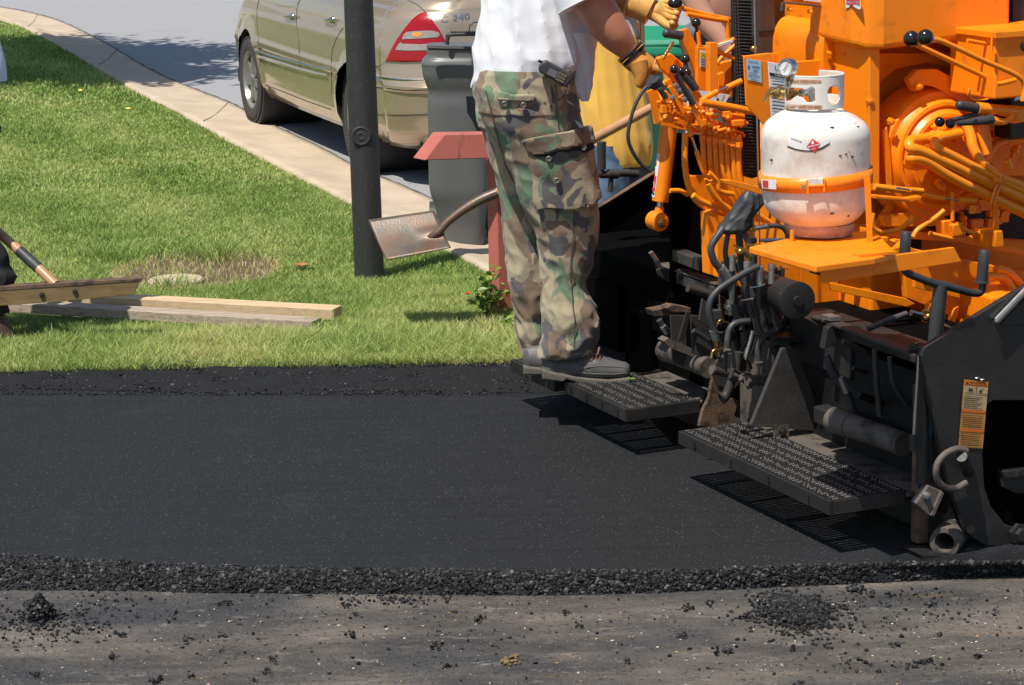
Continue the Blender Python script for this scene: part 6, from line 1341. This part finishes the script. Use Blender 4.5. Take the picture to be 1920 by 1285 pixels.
for i, x in enumerate((1318, 1330, 1341, 1352, 1363, 1374, 1384)):
    y0 = 246+i*2.2; tube('hydraulic_hose', f'{x},{y0} {x+1},{y0+40} {x+4},{y0+75} {x+14},{y0+108} {x+34},{y0+140} {x+60},{y0+158}', -1.3+.012*i, 5.4, 'orange_hose')
    tube('hose_fitting', f'{x},{y0-4} {x+.6},{y0+22}', -1.3+.012*i, 6.6, 'orange_hose', sm=False)
    mb = MB(); c = onv(x+1, y0+12, -1.28+.012*i); mb.lathe(c, Z, [(-.008, .0135), (.008, .0135)], 6); mb.build('hose_nut', M['orange'], pav)
T_ = tube('hydraulic_hose', '1285,250 1284,300 1290,345 1305,375 1330,392 1365,402', -1.3, 6, 'orange_hose'); tube('hydraulic_hose', '1300,366 1320,380 1362,392', -1.25, 6, 'orange_hose'); tube('hydraulic_hose', '1328,345 1345,372 1372,396', -1.22, 5, 'orange_hose')
tube('cylinder_hose', '1256,358 1275,358 1290,366', -1.5, 4.5, 'orange_hose'); tube('linkage_rod', '1290,237 1296,255', -1.22, 5, 'orange'); tube('chrome_rod', '1297,258 1306,284', -1.22, 2.6, 'chrome', sm=False); tube('linkage_rod', '1306,284 1318,320 1326,332', -1.22, 4.5, 'orange'); tube('linkage_rod', '1330,325 1345,340 1350,358 1375,364', -1.18, 4.5, 'orange'); tube('hook', '1322,336 1332,340 1338,330 1330,322', -1.18, 2.6, 'orange')
plate('rear_wall', '1272,250 1390,262 1400,420 1350,430 1330,520 1262,560 1262,350', -1.75, .03, 'shade_black')
plate('rear_frame', '1295,330 1350,330 1400,380 1400,430 1345,430 1300,352', -1.5, .03, 'orange')
# lift cylinder
mb = MB(); P = PV('1257,215 1238,378', -1.72); k = 1/pxs(P[1]); mb.tube([P[0], P[0].lerp(P[1], .5), P[1]], [16*k]*3, 28); lc = mb.build('lift_cylinder', M['orange'], pav, .002)
tube('cylinder_rod', '1238,378 1237,392', -1.72, 6, 'chrome', lc, sm=False); mb = MB(); T(mb, '1237,388 1235,408', -1.72, [8, 11], sm=False); c = onv(1233, 415, -1.71); mb.lathe(c, V, [(-.03, 18*k), (.02, 18*k), (.025, 15*k), (.025, 0)], 28); mb.build('clevis', M['orange'], lc); mb = MB(); c = onv(1240, 418, -1.68); mb.lathe(c, V, [(0, 10*k), (.012, 10*k), (.014, 8*k), (.014, 0)], 6); mb.build('hex_bolt', M['brass'], lc)
lbv = bvh_of(lc); lq = patch('danger_label', lbv, pp('1231,288 1239,288 1228,371 1222,370'), M['label_white'], lc, .002, 3); patch('label_band', lbv, pp('1226.5,329 1232,330 1228.5,360 1223.5,359'), M['ink_red'], lq, .003, 3)
plate('label_mark', '1224,361 1227.5,362 1226.5,367 1223.5,366', -1.69, .001, 'ink', lq)
# ---------------- black hose bundle in its sleeve
mb = MB(); rowz = [(1398, 1428, 358), (1390, 1432, 368), (1384, 1432, 380), (1376, 1424, 392), (1370, 1416, 402), (1362, 1408, 412), (1354, 1404, 422), (1350, 1402, 430), (1356, 1394, 437)]
loft(mb, rowz, onv(1390, 400, -.95).y, .8, 60, 50, folds(.010, 5, 12, 2, .5)); mb.build('hose_sleeve', M['sleeve'] if 'sleeve' in M else M['rubber'], pav)
for s, v_, r in (('1356,428 1337,455 1333,470 1340,492 1352,505', -.95, 7), ('1366,434 1360,470 1364,495 1376,510', -.97, 5), ('1394,436 1402,452 1408,465', -.93, 6), ('1385,436 1388,470 1392,520', -1.0, 7)): tube('hose', s, v_, r, 'hose')
tube('hose_end', '1350,502 1365,522', -.95, 9.5, 'zinc', sm=False); tube('hose_end', '1366,521 1369,527', -.95, 7, 'chrome', sm=False); tube('hose', '1368,527 1376,560 1384,600', -.97, 8, 'rubber')
tube('hose_end', '1373,478 1373,508', -.94, 5.5, 'zinc', sm=False); tube('hose', '1373,508 1374,540 1372,570', -.95, 6, 'hose')
tube('hose', '1422,500 1400,510 1370,528 1346,545 1332,565 1330,590 1338,618', -.85, 6.5, 'rubber', n=8); tube('hose_end', '1337,619 1343,638', -.88, 7.5, 'zinc', sm=False)
for x, y0, y1 in ((1401, 494, 512), (1425, 503, 535), (1447, 498, 532)):
    tube('hose_end', f'{x},{y0} {x-1},{y1}', -.86, 6, 'zinc', sm=False); tube('hose', f'{x-1},{y1} {x-2},{y1+30} {x+4},{y1+60} {x+10},{y1+85}', -.88, 5.6, 'rubber'); tube('hose_nut', f'{x},{y0-3} {x},{y0+6}', -.86, 7, 'zinc', sm=False)
tube('pipe', '1412,470 1412,520 1416,570 1424,625', -.92, [8, 9, 9, 10], 'dusty2'); tube('pipe', '1430,535 1437,570 1450,600', -.95, 10, 'dusty'); tube('pipe', '1395,530 1398,590', -.98, 5, 'black')
tube('hose_clamp', '1407,540 1425,537 1434,533', -.84, 1.6, 'chrome'); tube('bar', '1388,564 1412,561', -.86, 3, 'dusty', sm=False)
mb = MB(); T(mb, '1380,470 1392,470 1404,480 1402,492', -.92, [4, 6, 7, 5]); T(mb, '1376,460 1388,466', -.9, 2); mb.ball(onv(1388, 472, -.9), .012, 10, 8); T(mb, '1400,462 1414,460', -.92, [5, 4], sm=False); T(mb, '1408,426 1414,434', -.92, 5, sm=False); mb.build('brass_valve', M['brass'], pav)
tube('hose_end', '1414,428 1440,424', -.92, 5, 'zinc', sm=False); tube('hose', '1440,424 1460,424 1472,432 1480,448', -.9, 4.5, 'hose'); tube('hose_end', '1424,451 1457,450', -.86, [3, 5, 5], 'zinc', sm=False); tube('hose', '1457,450 1472,449', -.86, [4, 2], 'hose', sm=False)
tube('hose', '1407,452 1416,450', -.88, 7, 'rubber', sm=False)
tube('hose', '1405,602 1380,606 1368,618 1364,640', -.95, 6, 'hose'); tube('hose_end', '1364,640 1363,656', -.95, 6, 'dusty2', sm=False); tube('hose_clamp', '1358,657 1369,657', -.94, 3, 'zinc', sm=False)
tube('hose', '1452,620 1434,632 1422,650 1422,675', -.95, 6, 'hose'); tube('hose_end', '1423,680 1430,700', -.95, 6.5, 'dusty', sm=False); tube('hose_clamp', '1417,681 1430,680', -.94, 2, 'zinc', sm=False)
mb = MB(); T(mb, '1343,640 1345,652', -.9, 6, sm=False); mb.ball(onv(1347, 656, -.9), .013, 12, 8); T(mb, '1336,660 1342,656 1356,655', -.88, 3); T(mb, '1336,660 1334,672', -.88, 3.2, sm=False); T(mb, '1347,656 1348,668', -.89, 4.5, sm=False); mb.build('brass_valve', M['brass'], pav)
mb = MB(); c = onv(1356, 614, -1.05); mb.lathe(c, (Z*.8-U*.5+V*.3).normalized(), [(-.05, .026), (0, .026), (.002, .022), (-.05, .022)], 20, False); mb.build('pipe_elbow', M['black'], pav)
tube('thin_rod', '1348,500 1349,560 1352,612', -1.0, 1.5, 'rusty')
mb = MB(); T(mb, '1346,608 1349,602 1354,600 1359,604', -.95, 1.8); mb.build('ring_clip', M['brass'], pav)
tube('hose_end', '1220,473 1230,488', -1.85, 4.5, 'zinc', sm=False); tube('hose', '1230,488 1238,506', -1.85, 5.5, 'rubber', sm=False); tube('hose', '1236,600 1250,624 1262,640', -1.7, 6, 'rubber'); tube('hose_end', '1243,612 1251,624', -1.69, 6.4, 'zinc', sm=False)
tube('hose', '1550,665 1562,700 1584,728 1600,775', -.55, [6, 9, 8, 9], 'tape2') if 'tape2' in M else tube('hose', '1550,665 1562,700 1584,728 1600,775', -.55, [6, 9, 8, 9], 'rubber'); tube('hose_end', '1576,708 1588,735', -.53, [6, 7], 'zinc', sm=False)
tube('hose', '1628,617 1665,601 1700,588', -.5, 5.5, 'hose'); mb = MB(); T(mb, '1708,587 1727,592', -.5, 6.5, sm=False); mb.build('hose_end', M['chrome'], pav); mb = MB(); T(mb, '1730,598 1745,600', -.5, 5, sm=False); T(mb, '1730,584 1748,586', -.5, 3, sm=False); mb.ball(onv(1740, 594, -.5), .013, 10, 8); mb.build('brass_valve', M['brass'], pav); tube('pipe', '1760,606 1785,618', -.5, 4, 'rusty', sm=False)
# ---------------- propane tank (stands on the shelf)
M['tank_white'] = paint('chalky_white_tank', (.74, .70, .64), .42, var=.06, scale=6, bump=.12, bscale=60, dirt=(.38, .22, .12), dirt_amt=.75, dscale=6.5, dlo=.5, dhi=.74)
M['tank_rust'] = paint('rust_stained_white', (.60, .40, .28), .6, var=.3, scale=14, dirt=(.28, .13, .06), dirt_amt=.8, dscale=12, dlo=.45, dhi=.65)
tc_ = onv(1530, 440, -.27); YT = tc_.y
tk = thing('propane_tank', tc_, 'dirty white gas cylinder with brass valve and gauge, strapped to the orange shelf', 'gas cylinder')
mb = MB(); R0 = [(1526, 1530, 196), (1500, 1556, 198), (1474, 1582, 206), (1452, 1606, 218), (1437, 1622, 230), (1429, 1630, 246), (1427, 1631, 262), (1428, 1631, 300), (1428, 1630, 340), (1431, 1626, 375), (1437, 1620, 392), (1452, 1606, 408), (1472, 1588, 418), (1500, 1560, 424)]
loft(mb, R0, YT, 1, 90, 72, ex=2.0); tbod = mb.build('tank_body', M['tank_white'], tk)
mb = MB(); loft(mb, [(1471, 1600, 416), (1470, 1601, 424), (1474, 1598, 432), (1476, 1597, 437)], YT, 1, 16, 48); mb.build('foot_ring', M['tank_rust'], tk)
# collar with openings
cc = onY(1527, 195, YT); k = 1/pxs(cc); RC = 55.5*k; zt0, zt1 = onY(1527, 200, YT).z, onY(1527, 138, YT).z; NA, NZ = 300, 44; vs, fs = [], []
slot = pp('1472,168 1478,165 1514,168 1522,163 1528,168 1529,188 1524,193 1512,192 1506,184 1494,180 1480,190 1472,190'); hole = pp('1552,172 1556,164 1563,161 1570,163 1575,172 1575,184 1570,193 1562,196 1554,190 1551,182')
def inp(x, y, P):
    c = False; j = len(P)-1
    for i in range(len(P)):
        if (P[i][1] > y) != (P[j][1] > y) and x < (P[j][0]-P[i][0])*(y-P[i][1])/(P[j][1]-P[i][1])+P[i][0]: c = not c
        j = i
    return c
for j in range(NZ+1):
    for i in range(NA):
        a = 2*math.pi*i/NA; d = V3((math.cos(a), math.sin(a), 0)); vs.append(cc+d*RC*(1+.012*(j == NZ))+Z*(zt0-cc.z+(zt1-zt0)*j/NZ))
tocam = (CAM-cc); tocam.z = 0; tocam.normalize()
for j in range(NZ):
    for i in range(NA):
        a = 2*math.pi*(i+.5)/NA; d = V3((math.cos(a), math.sin(a), 0)); p = cc+d*RC+Z*(zt0-cc.z+(zt1-zt0)*(j+.5)/NZ); x, y = proj(p)
        front = d.dot(tocam) > 0
        if front and (inp(x, y, slot) or inp(x, y, hole)): continue
        if not front and (x < 1535 or .28 < j/NZ < .8): continue               # the collar is open at the back left
        if front and x < 1470: continue
        q = [j*NA+i, j*NA+(i+1) % NA, (j+1)*NA+(i+1) % NA, (j+1)*NA+i]; fs.append(q)
col = mesh('collar', vs, fs, M['tank_white'], tk, True); s_ = col.modifiers.new('sol', 'SOLIDIFY'); s_.thickness = .0035; s_.offset = -1
colb = bvh_of(col)
patch('rust_band', colb, pp('1476,149 1540,150 1540,156 1510,158 1477,157'), M['tank_rust'], col, .0008, 4); patch('rust_band', colb, pp('1474,196 1542,198 1541,206 1475,206'), M['tank_rust'], col, .0008, 4)
M['stencil'] = paint('rusty_brown_stencil', (.22, .085, .04), .7)
curved_text('stencil_text', 'PROPANE  NORTHWEST LN', 1477, 1538, 155.5, 4.6, colb, M['stencil'], col, .0016); curved_text('stencil_text', 'CAP-  WT  LP-440', 1476, 1538, 204, 5.4, colb, M['stencil'], col, .0016)
tb2 = bvh_of(tbod)
dc = patch('decal', tb2, pp('1483,256 1488,259 1500,263 1520,267 1540,267 1556,262 1555,270 1545,277 1530,283 1510,285 1490,282 1476,275'), M['label_white'], tk, .0012, 4)
patch('decal_stripe', tb2, pp('1477,273 1492,279 1510,282 1525,282 1541,276 1555,268 1556,270 1542,279 1526,284 1508,284 1490,281 1477,275.5'), M['ink'], dc, .0018, 3)
dm = patch('hazard_diamond', tb2, pp('1523,260.5 1538,270 1528,286 1512.5,275.5'), M['ink_red'], dc, .0022, 3)
patch('diamond_band', tb2, pp('1515,274.5 1535,269.5 1536,272 1516,277'), M['label_white'], dm, .0028, 3); patch('flame', tb2, pp('1524,263.5 1527,268 1525,271 1521.5,270 1521.5,266.5'), M['label_white'], dm, .0028, 2)
curved_text('diamond_text', 'FLAMMABLE', 1517, 1534.5, 276.2, 2.2, tb2, M['ink_red'], dm, .0034, -.25); curved_text('diamond_text', 'GAS', 1522, 1529, 281, 2.6, tb2, M['label_white'], dm, .0034, -.2); curved_text('decal_text', 'PROPANE', 1484, 1504, 262, 3.4, tb2, M['ink'], dc, .0022, .33)
mb = MB(); srf = ((1592, 285), (1586, 289), (1597, 294), (1604, 232), (1608, 238), (1560, 240), (1615, 288), (1575, 292), (1448, 300), (1520, 350), (1590, 405), (1560, 400), (1611, 270))
for i, (x, y) in enumerate(srf):
    h_ = hit(tb2, x, y, .0006)
    if h_: mb.ball(h_, .0022+.0018*(i % 3), 8, 6, (1.2, .4, .7))
mb.build('paint_chip', paint('chipped_paint', (.09, .07, .05), .8), tbod)
# valve and gauge
ctr = onY(1500, 180, YT); mb = MB(); a = onY(1434, 176, YT-.02); b = onY(1478, 176, YT-.02); kk = 1/pxs(a)
mb.tube([onY(1444, 177, YT+.04), onY(1452, 175, YT+.04), onY(1460, 174, YT+.04), onY(1466, 176, YT+.04), onY(1480, 177, YT+.03), onY(1500, 175, YT+.02)], [6*kk, 9*kk, 14*kk, 13*kk, 10*kk, 5*kk], 20)
mb.tube([onY(1500, 174, YT), onY(1494, 188, YT), onY(1488, 200, YT)], [7*kk, 9*kk, 10*kk], 16); mb.tube([onY(1478, 176, YT), onY(1480, 150, YT-.04)], 4*kk, 12)
vl = mb.build('brass_valve', M['brass'], tk); mb = MB(); mb.tube([onY(1447, 163, YT+.02), onY(1440, 177, YT+.02), onY(1432, 193, YT+.02)], [2.6*kk, 3.4*kk, 2.6*kk], 10); mb.tube([onY(1437, 177, YT+.02), onY(1447, 178, YT+.03)], 3.6*kk, 10); mb.build('hand_wheel', M['brass'], vl)
mb = MB(); mb.tube([onY(1500, 175, YT), onY(1514, 172, YT+.01), onY(1524, 168, YT+.02)], [6*kk, 8*kk, 7*kk], 16); mb.tube([onY(1514, 172, YT), onY(1525, 182, YT), onY(1522, 192, YT)], [6*kk, 8*kk, 6*kk], 14); mb.build('regulator', M['zinc'], tk)
gc = onY(1472, 127, YT-.05); gd = V3((-.62, -.78, .06)).normalized(); mb = MB(); mb.lathe(gc, gd, [(-.03, 15*kk), (-.028, 17*kk), (-.002, 17*kk), (0, 16*kk), (0, 14.4*kk), (-.003, 14*kk)], 40, False); ga = mb.build('pressure_gauge', M['chrome'], tk)
mb = MB(); mb.lathe(gc, gd, [(-.004, 14.2*kk), (-.0035, 0)], 32, False); mb.build('dial', M['label_white'], ga); e1 = Z.cross(gd).normalized(); e2 = gd.cross(e1); mb = MB(); mb.tube([gc-e1*4*kk-e2*6*kk, gc+e1*6*kk+e2*9*kk], .0011, 5)
for i in range(9): a = math.pi*(1.25-i*.1875); d = e1*math.cos(a)+e2*math.sin(a); mb.tube([gc+d*10.5*kk-gd*.001, gc+d*13*kk-gd*.001], .0006, 4)
mb.build('needle', M['ink'], ga); mb = MB(); mb.tube([gc-gd*.012-Z*.018, onY(1480, 160, YT-.03)], .006, 10); mb.build('gauge_stem', M['brass'], ga)
# strap, latch, upright flat bar (parts of the machine)
mb = MB(); vs = []
for y0, y1 in ((333, 361),):
    a0, b0_, c0_ = onY(1426, 319, YT), onY(1633, 317, YT), onY(1426, 346, YT); cen = (a0+b0_)/2; rad = (b0_-a0).length/2+.003; hz_ = (a0-c0_).z
    for j in (0, 1):
        for i in range(80): a = 2*math.pi*i/80; vs.append(V3((cen.x+rad*math.cos(a), cen.y+rad*math.sin(a), cen.z-hz_*j+.045*rad*math.cos(a))))
st = mesh('tank_strap', vs, [[i, (i+1) % 80, 80+(i+1) % 80, 80+i] for i in range(80)], M['orange'], pav, True); s_ = st.modifiers.new('sol', 'SOLIDIFY'); s_.thickness = .004; s_.offset = 0
yv = YT-rad-.008
def SY(s, dy=0): return [onY(x, y, yv+dy) for x, y in pp(s)]
mb = MB(); mb.prism(SY('1512,338 1517,338 1517,364 1512,364'), V3((0, .02, 0))); mb.prism(SY('1543,336 1548,336 1548,362 1543,362'), V3((0, .02, 0))); mb.tube([onY(1515, 349, yv-.012), onY(1546, 348, yv-.012)], .004, 10); mb.build('strap_latch', M['orange'], st, .002)
mb = MB(); mb.prism(SY('1516,336 1543,334 1543,347 1516,348', -.004), V3((0, .006, 0))); mb.build('latch_plate', M['label_white'], st, .001)
mb = MB(); mb.prism(SY('1501,345 1506,349 1511,345 1510,350 1511,356 1506,352 1501,357 1504,351', -.004), V3((0, .006, 0))); mb.build('wing_nut', M['zinc'], st)
stb = bvh_of(st); sl2 = patch('strap_label', stb, pp('1431,336 1458,337 1458,355 1432,353'), M['label_white'], st, .006, 5); patch('label_band', stb, pp('1434,338 1444,339 1444,352 1434,351'), M['ink_red'], sl2, .0068, 4)
mb = MB(); mb.prism([onY(x, y, YT-.145) for x, y in pp('1620,330 1623,327 1630,328 1632,334 1637,470 1627,470 1624,400')], V3((0, .012, 0))); mb.build('upright_bar', M['orange'], pav, .001)
mb = MB(); mb.tube([onY(1485, 432, YT-.1), onY(1485, 452, YT-.1)], .006, 10); mb.build('locating_pin', M['orange'], pav)
mb = MB(); mb.box(G(1640, 478, zs)+Z*.004, U*.06, V*.02, Z*.004); mb.build('shelf_clip', M['orange'], pav)
mb = MB()
for k_ in range(5):
    a = k_*1.3; d = V3((math.cos(a), math.sin(a), .3)).normalized(); v, f = leafmesh(G(1184+k_, 712, .185), d, (Z-d*.2).normalized(), .016, .014); mb.add(v, f)
tag(mb.build('leaf', paint('fresh_leaf', (.13, .24, .03), .5)), 'tiny crumpled green leaf on the step at the toe of the boot', 'leaf')
# grime lines, rods and hoses in the dark recess of the screed
for sp_, v_, r_, m_ in (('1580,640 1640,668 1700,700', -.5, 5, 'dusty2'), ('1610,740 1660,760 1706,778', -.45, 7, 'greasy'), ('1640,655 1644,720 1650,780', -.4, 6, 'dusty2'), ('1600,690 1660,712 1700,726', -.55, 4, 'black'), ('1668,670 1676,720 1700,760', -.3, 5, 'rubber'),
                        ('1290,540 1340,556 1400,590', -1.5, 8, 'dusty2'), ('1300,620 1330,640 1345,660', -1.4, 5, 'rubber'), ('1450,650 1470,700 1465,760', -.95, 8, 'dusty2')):
    tube('rod', sp_, v_, r_, m_)
bolts('hex_bolt', [(1650, 700), (1690, 716), (1610, 655)], -.6, 'dusty2', 5); bolts('hex_bolt', [(1176, 470)], -2.6, 'zinc', 5)
rnd = random.Random(33)
for _ in range(46):
    x, y = rnd.uniform(1335, 1480), rnd.uniform(468, 650); v_ = rnd.uniform(-1.2, -.98); c = onv(x, y, v_); mb = MB(); q = rnd.random(); mm = M[rnd.choice(['black', 'dusty2', 'rubber', 'dusty2', 'zinc', 'black'])]
    if q < .45: dx = rnd.uniform(-20, 20); T(mb, f'{x},{y} {x+dx*.3},{y+18} {x+dx},{y+rnd.uniform(30, 60)}', v_, rnd.uniform(3, 5.5)); mb.build('hose', mm, pav)
    elif q < .75: mb.lathe(c, (Z+U*rnd.uniform(-.5, .5)), [(-.02, .009), (0, .009), (0, .014), (.012, .014), (.013, .008), (.03, .007), (.03, 0)], 6); mb.build('hose_fitting', mm, pav)
    else: mb.box(c, U*rnd.uniform(.008, .025), V*.012, Z*rnd.uniform(.006, .022)); mb.build('fitting', mm, pav, .002)
